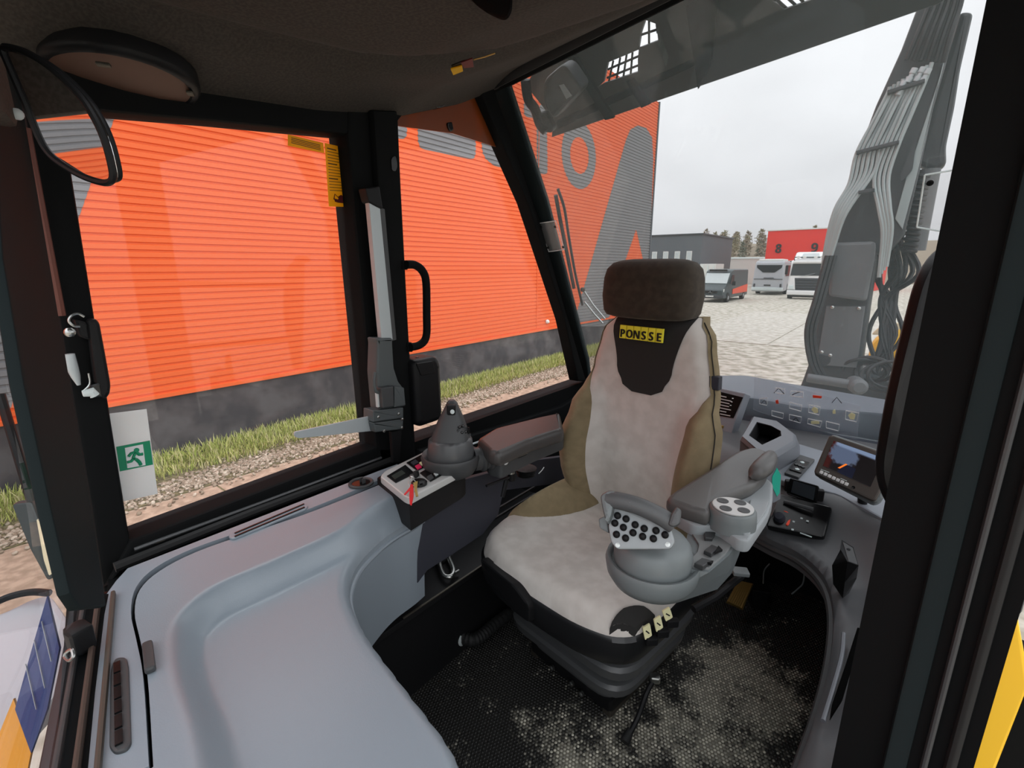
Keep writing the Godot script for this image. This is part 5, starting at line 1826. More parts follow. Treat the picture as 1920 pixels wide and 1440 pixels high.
	# galvanised shackle lying on the ledge
	var sh := thing("shackle", "shiny galvanised shackle lying on the black ledge left of the seat", "shackle")
	var bow := Mb.smooth([Vector3(-1.0631, 0.318, -0.943), Vector3(-1.0152, 0.318, -0.9076), Vector3(-0.9769, 0.318, -0.8897), Vector3(-0.9614, 0.318, -0.9021), Vector3(-0.9795, 0.318, -0.9291), Vector3(-1.0257, 0.318, -0.9577), Vector3(-1.0543, 0.318, -0.9732)], 5)
	m = mb()
	m.tube(bow, 0.0075, 10)
	part(sh, "bow", m, M.steel)
	m = mb()
	m.cyl(Vector3(-1.0677, 0.32, -0.9355), Vector3(-1.0453, 0.32, -0.9843), 0.006, 10)
	part(sh, "pin", m, M.steel)
	for p in [Vector3(-1.0658, 0.32, -0.9409), Vector3(-1.0473, 0.32, -0.9788)]:
		m = mb()
		m.ball(p, Vector3(0.012, 0.010, 0.012), Basis.IDENTITY, 6)
		part(sh, "eye", m, M.steel)
	m = mb()
	m.cyl(Vector3(-0.9683, 0.315, -0.9087), Vector3(-0.9655, 0.315, -0.9387), 0.005, 8)
	part(sh, "bolt", m, M.steel)
	# drain hose with a grey fitting
	var ho := thing("drain_hose", "black ribbed hose with a pale grey fitting on the floor by the dash", "hose")
	m = mb()
	m.lathe(Vector3(-0.9964, 0.045, -0.9498), Vector3(0.75, 0.1, -0.5), [Vector2(0.022, -0.02), Vector2(0.034, -0.02), Vector2(0.034, 0.0), Vector2(0.030, 0.004), Vector2(0.030, 0.02), Vector2(0.018, 0.024)], 18)
	part(ho, "fitting", m, M.sticker_grey)
	m = mb()
	var hp := Mb.smooth([Vector3(-0.9908, 0.045, -0.9542), Vector3(-0.9444, 0.045, -0.97), Vector3(-0.9327, 0.045, -1.0099), Vector3(-0.9337, 0.045, -1.0661), Vector3(-0.9268, 0.045, -1.1457)], 8)
	var hr := []
	for i in hp.size():
		hr.append(0.019 + 0.0025 * (i % 2))
	m.tube(hp, hr, 10)
	part(ho, "ribbed_hose", m, M.rubber)


func build_left_console() -> void:
	# side wall of the console next to the seat
	var t := thing("switch_console", "dark moulded console carrying the silver switch panel left of the seat", "console")
	var m := mb()
	m.slab([Vector3(-0.93, 0.5258, -0.7473), Vector3(-0.93, 0.6128, -0.7788), Vector3(-0.93, 0.6413, -0.9151), Vector3(-0.93, 0.5762, -1.3186), Vector3(-0.93, 0.4913, -1.6657), Vector3(-0.93, 0.3672, -1.6748), Vector3(-0.93, 0.5307, -1.1226), Vector3(-0.93, 0.4554, -1.0945), Vector3(-0.93, 0.4185, -1.015), Vector3(-0.93, 0.4147, -0.8842), Vector3(-0.93, 0.4155, -0.7833), Vector3(-0.93, 0.3949, -0.7469)], Vector3.RIGHT, 0.02, 0.004)
	part(t, "side_panel", m, M.side_plastic)
	m = mb()
	var hous: Array = [Vector3(-1.059, 0.685, -0.728), Vector3(-1.1069, 0.685, -0.9559), Vector3(-0.9091, 0.685, -0.9217), Vector3(-0.9006, 0.685, -0.9), Vector3(-0.8923, 0.685, -0.8177), Vector3(-0.8773, 0.685, -0.6901)]
	m.slab(hous, Vector3.UP, 0.085, 0.006)
	part(t, "panel_housing", m, M.black_plastic)
	m = mb()
	m.slab(Mb.rounded([Vector3(-1.0281, 0.7, -0.7152), Vector3(-1.0485, 0.7, -0.7481), Vector3(-1.0725, 0.7, -0.9174), Vector3(-0.8845, 0.7, -0.8883), Vector3(-0.8813, 0.7, -0.8724), Vector3(-0.866, 0.7, -0.6833), Vector3(-0.8851, 0.7, -0.6824)], 0.012), Vector3.UP, 0.02, 0.004)
	var face := part(t, "switch_panel", m, M.silver_panel)
	m = mb()
	m.slab([Vector3(-1.0126, 0.702, -0.7264), Vector3(-1.033, 0.702, -0.8066), Vector3(-0.9664, 0.702, -0.7853), Vector3(-0.9589, 0.702, -0.7145)], Vector3.UP, 0.004, 0.001)
	part(face, "display", m, M.gloss_black)
	m = mb()
	m.slab([Vector3(-0.9997, 0.7035, -0.7324), Vector3(-1.0091, 0.7035, -0.7741), Vector3(-0.9842, 0.7035, -0.7668), Vector3(-0.9757, 0.7035, -0.726)], Vector3.UP, 0.002)
	part(face, "display_window", m, M.pane_olive)
	for q in [[Vector3(-1.0409, 0.703, -0.817), Vector3(-1.056, 0.703, -0.8987), Vector3(-0.9849, 0.703, -0.8767), Vector3(-0.9737, 0.703, -0.7992)], [Vector3(-0.9571, 0.703, -0.7944), Vector3(-0.9697, 0.703, -0.8689), Vector3(-0.9046, 0.703, -0.8543), Vector3(-0.8937, 0.703, -0.7761)]]:
		m = mb()
		m.slab(q, Vector3.UP, 0.006, 0.001)
		part(face, "rocker_module", m, M.gloss_black)
	var cells := [
		[[Vector3(-1.0287, 0.706, -0.8226), Vector3(-1.0332, 0.706, -0.8442), Vector3(-1.0107, 0.706, -0.8369), Vector3(-1.0066, 0.706, -0.8158)], "side_plastic"], [[Vector3(-0.9984, 0.706, -0.8127), Vector3(-1.0007, 0.706, -0.8302), Vector3(-0.9775, 0.706, -0.8199), Vector3(-0.9755, 0.706, -0.8028)], "magenta"], [[Vector3(-1.0066, 0.706, -0.8353), Vector3(-1.0101, 0.706, -0.8524), Vector3(-0.9893, 0.706, -0.8442), Vector3(-0.986, 0.706, -0.8274)], "cream"],
		[[Vector3(-1.023, 0.706, -0.8677), Vector3(-1.0261, 0.706, -0.8808), Vector3(-1.0089, 0.706, -0.8738), Vector3(-1.0059, 0.706, -0.8608)], "side_plastic"], [[Vector3(-1.0035, 0.706, -0.8628), Vector3(-1.0065, 0.706, -0.8757), Vector3(-0.9896, 0.706, -0.8688), Vector3(-0.9868, 0.706, -0.856)], "side_plastic"],
		[[Vector3(-0.9172, 0.707, -0.7842), Vector3(-0.92, 0.707, -0.8037), Vector3(-0.9003, 0.707, -0.7934), Vector3(-0.8967, 0.707, -0.7752)], "dark_plastic"], [[Vector3(-0.9197, 0.706, -0.8112), Vector3(-0.9222, 0.706, -0.8271), Vector3(-0.9073, 0.706, -0.8211), Vector3(-0.905, 0.706, -0.8054)], "sticker_grey"], [[Vector3(-0.9432, 0.706, -0.8426), Vector3(-0.9456, 0.706, -0.8549), Vector3(-0.9328, 0.706, -0.8509), Vector3(-0.9305, 0.706, -0.8388)], "pod_light"], [[Vector3(-0.9244, 0.706, -0.839), Vector3(-0.9266, 0.706, -0.8512), Vector3(-0.914, 0.706, -0.8473), Vector3(-0.9119, 0.706, -0.8353)], "pod_light"]]
	for q in cells:
		m = mb()
		m.slab(q[0], Vector3.UP, 0.005, 0.001)
		part(face, "rocker_switch", m, M[q[1]])
	m = mb()
	m.lathe(Vector3(-0.907, 0.7, -0.7491), Vector3.UP, [Vector2(0.021, 0), Vector2(0.021, 0.006), Vector2(0.017, 0.010), Vector2(0.006, 0.011)], 20)
	part(face, "rotary_switch", m, M.gloss_black)
	m = mb()
	m.lathe(Vector3(-0.9459, 0.7, -0.7679), Vector3.UP, [Vector2(0.014, 0), Vector2(0.014, 0.008), Vector2(0.010, 0.010), Vector2(0.002, 0.010)], 18)
	part(face, "ignition_lock", m, M.steel)
	# key bunch
	var k := thing("key_bunch", "ignition key with a red tag hanging from the silver switch panel", "keys")
	m = mb()
	m.slab(Mb.rounded([Vector3(-0.9223, 0.735, -0.7394), Vector3(-0.9019, 0.745, -0.7439), Vector3(-0.9044, 0.725, -0.7483), Vector3(-0.9162, 0.715, -0.7418)], 0.008), Vector3(0.4, 0.6, 0.7), 0.006, 0.002)
	part(k, "key_head", m, M.gloss_black)
	m = mb()
	m.tube(Mb.smooth([Vector3(-0.913, 0.72, -0.7306), Vector3(-0.9082, 0.715, -0.7158), Vector3(-0.8958, 0.71, -0.7156), Vector3(-0.8958, 0.715, -0.7297)], 4, true), 0.0015, 6, true)
	part(k, "key_ring", m, M.steel)
	m = mb()
	m.slab(Mb.rounded([Vector3(-0.8884, 0.722, -0.705), Vector3(-0.8832, 0.722, -0.7092), Vector3(-0.8487, 0.712, -0.6812), Vector3(-0.8252, 0.704, -0.6545), Vector3(-0.8328, 0.705, -0.6561), Vector3(-0.8567, 0.712, -0.6747)], 0.004), Vector3(0.5, 0.4, 0.75), 0.005, 0.001)
	part(k, "red_tag", m, M.red)
	m = mb()
	m.slab([Vector3(-0.8787, 0.72, -0.6951), Vector3(-0.8707, 0.718, -0.6917), Vector3(-0.867, 0.712, -0.6701), Vector3(-0.8735, 0.712, -0.6721)], Vector3(0.5, 0.4, 0.75), 0.003)
	part(k, "red_strap", m, M.red)
	for q in [[Vector3(-0.8872, 0.722, -0.7177), Vector3(-0.8426, 0.71, -0.6875)], [Vector3(-0.8878, 0.722, -0.7251), Vector3(-0.859, 0.714, -0.6967)]]:
		m = mb()
		m.beam(q[0], q[1], 0.006, 0.002, Vector3(0.8, 0, -0.6))
		part(k, "key_blade", m, M.brass)

	# left joystick
	var j := thing("cone_joystick", "grey cone shaped joystick with thumb buttons on the left armrest", "joystick")
	var c := Vector3(-0.935, 0.0, -0.892)
	m = mb()
	var arm_to := Vector3(-0.835, 0.0, -1.00)
	m.lathe(c, Vector3.UP, [Vector2(0.045, 0.668), Vector2(0.066, 0.680), Vector2(0.081, 0.705), Vector2(0.085, 0.726), Vector2(0.081, 0.735), Vector2(0.066, 0.728)], 36)
	part(j, "dish", m.done(60), M.dark_plastic)
	m = mb()
	m.lathe(c, Vector3.UP, [Vector2(0.066, 0.722), Vector2(0.067, 0.742), Vector2(0.064, 0.752), Vector2(0.062, 0.775), Vector2(0.054, 0.782)], 36)
	part(j, "collar", m.done(50), M.soft_rubber)
	var up := Vector3(0, 1, 0)
	var rings := []
	for q in [[0.778, 0.054, 0.050, 0.0], [0.80, 0.049, 0.045, 0.002], [0.835, 0.036, 0.033, 0.006], [0.868, 0.020, 0.022, 0.009], [0.882, 0.014, 0.017, 0.010], [0.889, 0.008, 0.010, 0.010]]:
		var ring := []
		for i in 24:
			var a := TAU * i / 24
			var sq := pow(absf(cos(a)), 0.75) * signf(cos(a))
			var sr := pow(absf(sin(a)), 0.75) * signf(sin(a))
			ring.append(c + Vector3(0.79 * sq * q[1] + 0.61 * sr * q[2] - 0.0, q[0], -0.61 * sq * q[1] + 0.79 * sr * q[2] - q[3]))
		rings.append(ring)
	m = mb()
	m.loft(rings)
	part(j, "grip", m.done(45), M.dark_plastic)
	m = mb()
	m.box(c + Vector3(0.014, 0.868, 0.006), Vector3(0.024, 0.030, 0.020), 0.005, Basis(Vector3.UP, 0.66))
	part(j, "thumb_pod", m, M.black_plastic)
	m = mb()
	m.lathe(c + Vector3(0.026, 0.866, 0.014), Vector3(0.8, 0.2, 0.75), [Vector2(0.006, 0), Vector2(0.006, 0.006), Vector2(0.003, 0.008)], 12)
	part(j, "thumb_button", m, M.sticker_grey)
	m = mb()
	m.slab(Mb.rounded([Vector3(-0.893, 0.8177, -0.8762), Vector3(-0.893, 0.8215, -0.9139), Vector3(-0.893, 0.7875, -0.9345), Vector3(-0.893, 0.7808, -0.9299), Vector3(-0.893, 0.7915, -0.8814)], 0.006), Vector3(0.75, 0.4, 0.55), 0.012, 0.003)
	part(j, "button_plate", m, M.dark_plastic)
	for p in [Vector3(-0.889, 0.8239, -0.8847), Vector3(-0.889, 0.8237, -0.8972), Vector3(-0.889, 0.8064, -0.8924), Vector3(-0.889, 0.8039, -0.907)]:
		m = mb()
		m.lathe(p, Vector3(0.75, 0.4, 0.55), [Vector2(0.0042, -0.002), Vector2(0.0042, 0.004), Vector2(0.002, 0.006)], 10)
		part(j, "button", m, M.gloss_black)
	m = mb()
	m.slab([Vector3(-0.889, 0.8155, -0.916), Vector3(-0.889, 0.8138, -0.9223), Vector3(-0.889, 0.7939, -0.9261), Vector3(-0.889, 0.7963, -0.9175)], Vector3(0.75, 0.4, 0.55), 0.006, 0.001)
	part(j, "slide_switch", m, M.gloss_black)
	# bellows neck towards the armrest
	m = mb()
	var n0 := c + Vector3(0.045, 0.712, -0.045)
	var n1 := Vector3(-0.845, 0.712, -1.02)
	var pts := []
	var rad := []
	for i in 17:
		pts.append(n0.lerp(n1, i / 16.0))
		rad.append(0.034 + (0.005 if i % 4 < 2 and i > 3 else 0.0))
	m.tube(pts, rad, 14)
	part(j, "bellows_neck", m.done(30), M.dark_plastic)

	# left armrest
	var a := thing("arm_support", "black padded left armrest behind the cone joystick", "armrest")
	m = mb()
	m.slab(Mb.rounded([Vector3(-0.9091, 0.762, -0.9712), Vector3(-0.9328, 0.762, -1.0879), Vector3(-0.8925, 0.762, -1.2619), Vector3(-0.8632, 0.762, -1.3478), Vector3(-0.7515, 0.762, -1.2001), Vector3(-0.7786, 0.762, -1.0754), Vector3(-0.7822, 0.762, -0.9246), Vector3(-0.8125, 0.762, -0.92)], 0.02), Vector3.UP, 0.045, 0.014)
	part(a, "pad", m.done(50), M.vinyl)
	m = mb()
	m.slab(Mb.rounded([Vector3(-0.9226, 0.716, -1.0132), Vector3(-0.8464, 0.716, -1.3442), Vector3(-0.8021, 0.716, -1.2815), Vector3(-0.8161, 0.716, -1.1444), Vector3(-0.8176, 0.716, -0.9756), Vector3(-0.8616, 0.716, -0.9707)], 0.015), Vector3.UP, 0.06, 0.008)
	part(a, "shell", m, M.dark_plastic)
	m = mb()
	m.cyl(Vector3(-0.8359, 0.7, -1.0047), Vector3(-0.8359, 0.7, -1.0047) + Vector3(0.02, 0.006, 0.012), 0.010, 12, 0.002)
	var kn := part(a, "crank", m, M.steel)
	m = mb()
	m.beam(Vector3(-0.8384, 0.7, -1.0078) + Vector3(0.016, 0, 0.012), Vector3(-0.834, 0.7, -1.1078) + Vector3(0.016, 0, 0.012), 0.010, 0.006, Vector3.UP, 0.002)
	part(kn, "crank_arm", m, M.black_plastic)
	m = mb()
	m.tube([Vector3(-0.8348, 0.705, -1.0107) + Vector3(0.02, 0, 0.014), Vector3(-0.829, 0.705, -1.1012) + Vector3(0.02, 0, 0.014)], 0.0018, 6)
	part(kn, "crank_edge", m, M.steel)
	# gear levers beside the seat
	var g := thing("seat_levers", "black levers and rubber gaiter between left armrest and seat", "lever")
	m = mb()
	m.tube([Vector3(-0.86, 0.661, -1.072), Vector3(-0.86, 0.6068, -1.0747)], [0.012, 0.012], 10)
	part(g, "lever_post", m, M.black_plastic)
	m = mb()
	m.cyl(Vector3(-0.858, 0.6377, -1.0695), Vector3(-0.858, 0.6324, -1.0695), 0.0125, 12)
	part(g, "chrome_band", m, M.steel)
	m = mb()
	m.tube([Vector3(-0.84, 0.6351, -1.0368), Vector3(-0.84, 0.6454, -0.9357)], 0.004, 8)
	part(g, "thin_lever", m, M.black_plastic)
	m = mb()
	m.tube([Vector3(-0.84, 0.6302, -1.0267), Vector3(-0.84, 0.5825, -1.0064)], [0.008, 0.006], 8)
	part(g, "short_lever", m, M.black_plastic)
	for i in 4:
		m = mb()
		var cc := Vector3(-0.88, 0.5946, -1.1756) + Vector3(0, 0.012 - i * 0.008, 0)
		m.lathe(cc, Vector3.UP, [Vector2(0.02, -0.003), Vector2(0.036 - i * 0.002, 0), Vector2(0.02, 0.003)], 18)
		part(g, "gaiter_fold", m, M.rubber)
	m = mb()
	m.tube(Mb.smooth([Vector3(-0.84, 0.5924, -1.1921), Vector3(-0.84, 0.5974, -1.2101), Vector3(-0.84, 0.6047, -1.2222)], 3), 0.0015, 5)
	part(g, "cable_tail", m, M.sticker_grey)

# ------------------------------------------------------------------ driver's seat, in its own frame: s across, y up, f forwards

const SEAT_AT := Vector3(-0.609, 0, -1.409)
const SEAT_S := Vector3(0.98913, 0, 0.14702)
const SEAT_F := Vector3(-0.14702, 0, 0.98913)


func sw(s: float, y: float, f: float) -> Vector3:
	return SEAT_AT + SEAT_S * s + SEAT_F * f + Vector3(0, y, 0)


func table(x: float, xs: Array, ys: Array) -> float:
	if x <= xs[0]:
		return ys[0]
	for i in xs.size() - 1:
		if x <= xs[i + 1]:
			var u: float = (x - xs[i]) / (xs[i + 1] - xs[i])
			u = u * u * (3.0 - 2.0 * u)
			return lerpf(ys[i], ys[i + 1], u)
	return ys[-1]


func back_half(h: float) -> float:
	return table(h, [-0.08, 0.0, 0.1, 0.22, 0.32, 0.40, 0.46, 0.58, 0.645], [0.20, 0.245, 0.272, 0.282, 0.270, 0.238, 0.222, 0.198, 0.150])


func back_seam(h: float) -> float:
	return minf(table(h, [-0.08, 0.0, 0.12, 0.24, 0.34, 0.40, 0.44], [0.145, 0.150, 0.162, 0.166, 0.172, 0.200, 0.225]), back_half(h) * 0.93)


func back_front(s: float, h: float) -> Vector3:
	var w := back_half(h)
	var a := absf(s)
	var f := 0.028 * exp(-pow((h - 0.14) / 0.14, 2.0)) - 0.02 * h
	var wing := table(h, [-0.08, 0.05, 0.2, 0.32, 0.45, 0.65], [0.05, 0.085, 0.095, 0.07, 0.03, 0.02])
	f += wing * smoothstep(back_seam(h) * 0.72, back_seam(h) + 0.05, a)
	var u := clampf((a - (w - 0.075)) / 0.075, 0.0, 1.0)
	f -= 0.085 * (1.0 - sqrt(maxf(0.0, 1.0 - u * u * 0.98)))
	var top := clampf((h - 0.56) / 0.085, 0.0, 1.0)
	f -= 0.05 * (1.0 - sqrt(maxf(0.0, 1.0 - top * top * 0.95)))
	return sw(s + 0.008, 0.46 + h, f)


func build_seat() -> void:
	var t := thing("driver_seat", "grey and olive velour driver's seat on a black air suspension base", "seat")
	var rows := 30
	var mid := []
	var lef := []
	var rig := []
	var shell := []
	for i in rows + 1:
		var h := lerpf(-0.07, 0.645, float(i) / rows)
		var w := back_half(h)
		var sm := back_seam(h)
		var g := []
		for k in 21:
			var s := lerpf(-sm, sm, k / 20.0)
			var p := back_front(s, h)
			if k == 0 or k == 20:
				p -= SEAT_F * 0.007
			g.append(p)
		mid.append(g)
		for side in [-1, 1]:
			g = []
			for k in 11:
				var s: float = lerpf(sm, w, k / 10.0) * side
				var p := back_front(s, h)
				if k == 0:
					p -= SEAT_F * 0.007
				g.append(p)
			if side < 0:
				g.reverse()
				lef.append(g)
			else:
				rig.append(g)
		g = []
		for k in 11:
			var u := lerpf(-1.0, 1.0, k / 10.0)
			var e := back_front(w, h)
			var back := -0.115 + 0.05 * pow(absf(u), 6.0)
			var q := sw(u * w * (1.0 if absf(u) < 0.99 else 1.0) + 0.008, 0.46 + h, back + (0.02 if absf(u) < 0.99 else 0.0))
			if k == 0:
				q = back_front(-w, h)
			elif k == 10:
				q = e
			g.append(q)
		shell.append(g)
	var m := mb()
	m.grid(mid)
	part(t, "backrest", m.done(60), M.seat_taupe)
	for i in 2:
		m = mb()
		m.grid([lef, rig][i])
		part(t, "side_bolster", m.done(60), M.seat_olive, "worn olive brown side bolster")
	for r in shell:
		r.reverse()
	m = mb()
	m.grid(shell)

	part(t, "back_shell", m.done(50), M.seat_olive)
	m = mb()
	var lid := []
	for u in 2:
		var g := []
		for k in 21:
			var s := lerpf(-back_half(0.645), back_half(0.645), k / 20.0)
			g.append(back_front(s, 0.645) if u == 0 else sw(s + 0.008, 1.095, -0.09))
		lid.append(g)
	m.grid(lid)
	part(t, "shoulder", m.done(50), M.seat_olive)
	# piping along the right shoulder
	m = mb()
	var line := []
	for i in 24:
		var h := lerpf(0.06, 0.63, i / 23.0)
		line.append(back_front(back_half(h) * 0.965, h) + SEAT_F * 0.002 + SEAT_S * 0.002)
	m.tube(line, 0.0016, 6)
	part(t, "piping", m, M.seat_black)
	# black centre panel with the maker's name
	var pg := []
	for i in 15:
		var h := lerpf(0.398, 0.66, i / 14.0)
		var w := table(h, [0.398, 0.405, 0.42, 0.47, 0.66], [0.035, 0.058, 0.074, 0.098, 0.135])
		var g := []
		for k in 11:
			g.append(back_front(lerpf(-w, w, k / 10.0), minf(h, 0.645)) + SEAT_F * 0.0035)
		pg.append(g)
	m = mb()
	m.grid(pg)
	var panel := part(t, "centre_panel", m.done(60), M.seat_black, "black fabric centre panel")
	var word := "PONSSE"
	for i in 6:
		var s0 := -0.078 + i * 0.0258
		m = mb()
		m.slab([sw(s0, 1.028, 0.008), sw(s0 + 0.0232, 1.028, 0.008), sw(s0 + 0.0232, 1.070, 0.006), sw(s0, 1.070, 0.006)], SEAT_F, 0.008, 0.001)
		var tile := part(panel, "logo_tile", m, M.logo_yellow)
		tile.name = "logo_tile"
		part(panel, "logo_letter", lettering(word[i], 0.025, 0.003, sw(s0 + 0.0118, 1.044, 0.0085), SEAT_S, Vector3.UP), M.ink)
	# headrest
	var rings := []
	for q in [[1.095, 0.80, 0.06, 0.055], [1.101, 0.93, 0.075, 0.068], [1.115, 0.985, 0.082, 0.075], [1.16, 1.02, 0.086, 0.078], [1.215, 1.0, 0.084, 0.078], [1.243, 0.96, 0.076, 0.07], [1.262, 0.86, 0.058, 0.052], [1.270, 0.70, 0.036, 0.03], [1.273, 0.5, 0.018, 0.012]]:
		var ring := []
		for i in 36:
			var a := TAU * i / 36
			var x := pow(absf(cos(a)), 0.42) * signf(cos(a))
			var z := pow(absf(sin(a)), 0.5) * signf(sin(a))
			ring.append(sw(-0.004 + x * 0.153 * q[1], q[0], -0.035 + z * q[2] - (0.02 * x * x if z > 0.0 else 0.0)))
		rings.append(ring)
	m = mb()
	m.loft(rings)
	part(t, "headrest", m.done(50), M.head_cloth, "dark brown velour headrest")
	for s in [-0.06, 0.06]:
		m = mb()
		m.cyl(sw(s, 1.0, -0.05), sw(s, 1.09, -0.05), 0.008, 10)
		part(t, "headrest_post", m, M.steel)
	m = mb()
	m.slab(Mb.rounded([sw(0.238, 0.945, -0.03), sw(0.238, 0.945, -0.055), sw(0.240, 0.905, -0.055), sw(0.240, 0.905, -0.03)], 0.004), SEAT_S, 0.03, 0.003)
	part(t, "side_button", m, M.side_plastic)

	# cushion
	var out := [Vector2(-0.20, 0.485), Vector2(-0.10, 0.515), Vector2(0.05, 0.512), Vector2(0.18, 0.503), Vector2(0.265, 0.475), Vector2(0.305, 0.43), Vector2(0.312, 0.30), Vector2(0.30, 0.10), Vector2(0.27, -0.03), Vector2(-0.27, -0.03), Vector2(-0.30, 0.10), Vector2(-0.295, 0.25), Vector2(-0.270, 0.37), Vector2(-0.245, 0.44)]
	var r3 := []
	for p in out:
		r3.append(Vector3(p.x, 0, p.y))
	var poly := plan(Mb.rounded(r3, 0.05, 4))
	var top := func(p: Vector2) -> float:
		var y := 0.452 - 0.014 * smoothstep(0.35, 0.05, p.y) - 0.010 * exp(-p.x * p.x / 0.02)
		var d := away(p, poly, true)
		y -= fall(d, 0.045) * 1.25
		return y
	part(t, "cushion", local_sheet(poly, 0.014, top, 0.05), M.seat_taupe)
	for side in [-1, 1]:
		var bp := []
		for p in [Vector2(-0.272, 0.345), Vector2(-0.305, 0.2), Vector2(-0.312, 0.05), Vector2(-0.285, -0.045), Vector2(-0.11, -0.03), Vector2(-0.115, 0.10), Vector2(-0.14, 0.22), Vector2(-0.20, 0.315)]:
			bp.append(Vector3(p.x * -side, 0, p.y))
		var bpoly := plan(Mb.rounded(bp, 0.06, 4))
		var bt := func(p: Vector2) -> float:
			var d := away(p, bpoly, true)
			return 0.412 + 0.105 * pow(clampf(d / 0.09, 0.0, 1.0), 0.55)
		part(t, "cushion_bolster", local_sheet(bpoly, 0.011, bt, 0.02), M.seat_olive, "olive brown raised cushion bolster")
	var fp := plan([Vector3(0.258, 0, 0.474), Vector3(0.30, 0, 0.432), Vector3(0.310, 0, 0.36), Vector3(0.292, 0, 0.385), Vector3(0.268, 0, 0.435)])
	part(t, "corner_patch", local_sheet(fp, 0.012, func(p: Vector2) -> float: return top.call(p) + 0.011, 0.025), M.seat_black)

	# plastic pan under the cushion
	var ring_at := func(k: float, y: float, df: float) -> Array:
		var o := []
		for p in poly:
			o.append(sw(0.01 + (p.x - 0.01) * k, y, 0.24 + (p.y - 0.24) * k + df))
		return o
	m = mb()
	m.loft([ring_at.call(0.90, 0.300, 0.0), ring_at.call(0.96, 0.303, 0.0), ring_at.call(1.0, 0.318, 0.0), ring_at.call(1.025, 0.35, 0.0), ring_at.call(1.025, 0.385, 0.0), ring_at.call(1.0, 0.395, 0.0), ring_at.call(0.96, 0.395, 0.0)])
	part(t, "seat_pan", m.done(40), M.pan_black)
	m = mb()
	m.slab(Mb.rounded([sw(-0.175, 0.415, 0.518), sw(-0.01, 0.418, 0.534), sw(0.05, 0.39, 0.536), sw(0.05, 0.335, 0.536), sw(-0.02, 0.33, 0.532), sw(-0.10, 0.365, 0.525), sw(-0.175, 0.39, 0.515)], 0.015), SEAT_F + Vector3(0, 0.2, 0) - SEAT_S * 0.08, 0.03, 0.006)
	part(t, "adjust_handle", m, M.black_plastic)
	var icons := [[Vector3(-0.3626, 0.4153, -0.9519), Vector3(-0.3504, 0.4248, -0.9653), Vector3(-0.3438, 0.394, -0.9675), Vector3(-0.355, 0.383, -0.9549)], [Vector3(-0.3447, 0.4336, -0.9722), Vector3(-0.3334, 0.4432, -0.9847), Vector3(-0.3258, 0.4124, -0.9879), Vector3(-0.337, 0.4014, -0.9753)], [Vector3(-0.3316, 0.4539, -0.988), Vector3(-0.3194, 0.4633, -1.0014), Vector3(-0.3112, 0.4366, -1.0058), Vector3(-0.3225, 0.427, -0.9932)]]
	for q in icons:
		m = mb()
		m.slab(Mb.rounded(q, 0.003), Vector3(0.6996, 0.0995, 0.7076), 0.006, 0.001)
		var ic := part(t, "icon_label", m, M.cream)
		m = mb()
		var c: Vector3 = (q[0] + q[1] + q[2] + q[3]) * 0.25 + Vector3(0.6996, 0.0995, 0.7076) * 0.0005
		m.beam(c.lerp(q[0], 0.35), c.lerp(q[2], 0.35), 0.003, 0.001, Vector3(0.6996, 0.0995, 0.7076).cross(Vector3.UP))
		part(ic, "icon_mark", m, M.ink)
	for k in 3:
		m = mb()
		var a: Vector3 = icons[k][2]
		m.box(a + Vector3(0.6996, 0.0995, 0.7076) * -0.002 + Vector3(0, -0.016, 0), Vector3(0.03, 0.022, 0.014), 0.004, Basis(Vector3.UP, 0.78))
		part(t, "adjust_lever", m, M.black_plastic)

	# rubber bellows over the suspension
	var prof := [[0.305, 1.0], [0.292, 1.05], [0.280, 1.06], [0.266, 0.90], [0.258, 0.89], [0.246, 1.08], [0.236, 1.12], [0.206, 1.12], [0.196, 1.06], [0.184, 0.90], [0.176, 0.90], [0.166, 1.06], [0.156, 1.10], [0.130, 1.10], [0.120, 1.05], [0.106, 0.90], [0.075, 0.88], [0.06, 0.88]]
	rings = []
	for q in prof:
		var b := []
		var y: float = q[0]
		var sc: float = q[1]
		var shrink := 1.0 - (0.285 - y) * 0.75
		var rr := Mb.rounded([Vector3(-0.225, 0, -0.20), Vector3(0.225, 0, -0.20), Vector3(0.225, 0, 0.21), Vector3(-0.225, 0, 0.21)], 0.09, 6)
		for p in rr:
			b.append(sw(0.035 + p.x * sc * shrink, y, 0.205 + p.z * sc * shrink))
		rings.append(b)
	m = mb()
	m.loft(rings)
	part(t, "suspension_bellows", m.done(35), M.soft_rubber)
	m = mb()
	m.box(sw(0.035, 0.035, 0.17), Vector3(0.32, 0.05, 0.36), 0.008, Basis(SEAT_S, Vector3.UP, SEAT_F))
	part(t, "base_frame", m, M.black_plastic)
	for s in [-0.11, 0.18]:
		m = mb()
		m.box(sw(s, 0.012, 0.17), Vector3(0.03, 0.024, 0.36), 0.004, Basis(SEAT_S, Vector3.UP, SEAT_F))
		part(t, "slide_rail", m, M.dull_metal)
	for p in [sw(-0.02, 0.03, 0.357), sw(0.06, 0.03, 0.357), sw(0.10, 0.025, 0.36)]:
		m = mb()
		m.lathe(p, SEAT_F, [Vector2(0.008, 0), Vector2(0.008, 0.008), Vector2(0.004, 0.011)], 8)
		part(t, "bolt", m, M.steel)
	# swivel lever at the foot
	m = mb()
	m.tube(Mb.smooth([Vector3(-0.3806, 0.13, -1.1119), Vector3(-0.3852, 0.11, -1.075), Vector3(-0.3891, 0.06, -1.0358), Vector3(-0.3953, 0.03, -0.9871)], 5), 0.0075, 8)
	var lv := part(t, "swivel_lever", m, M.black_plastic)
	m = mb()
	m.tube([Vector3(-0.3966, 0.038, -1.0084), Vector3(-0.3972, 0.025, -0.9757)], [0.010, 0.014], 10)
	part(lv, "lever_grip", m, M.rubber)
	m = mb()
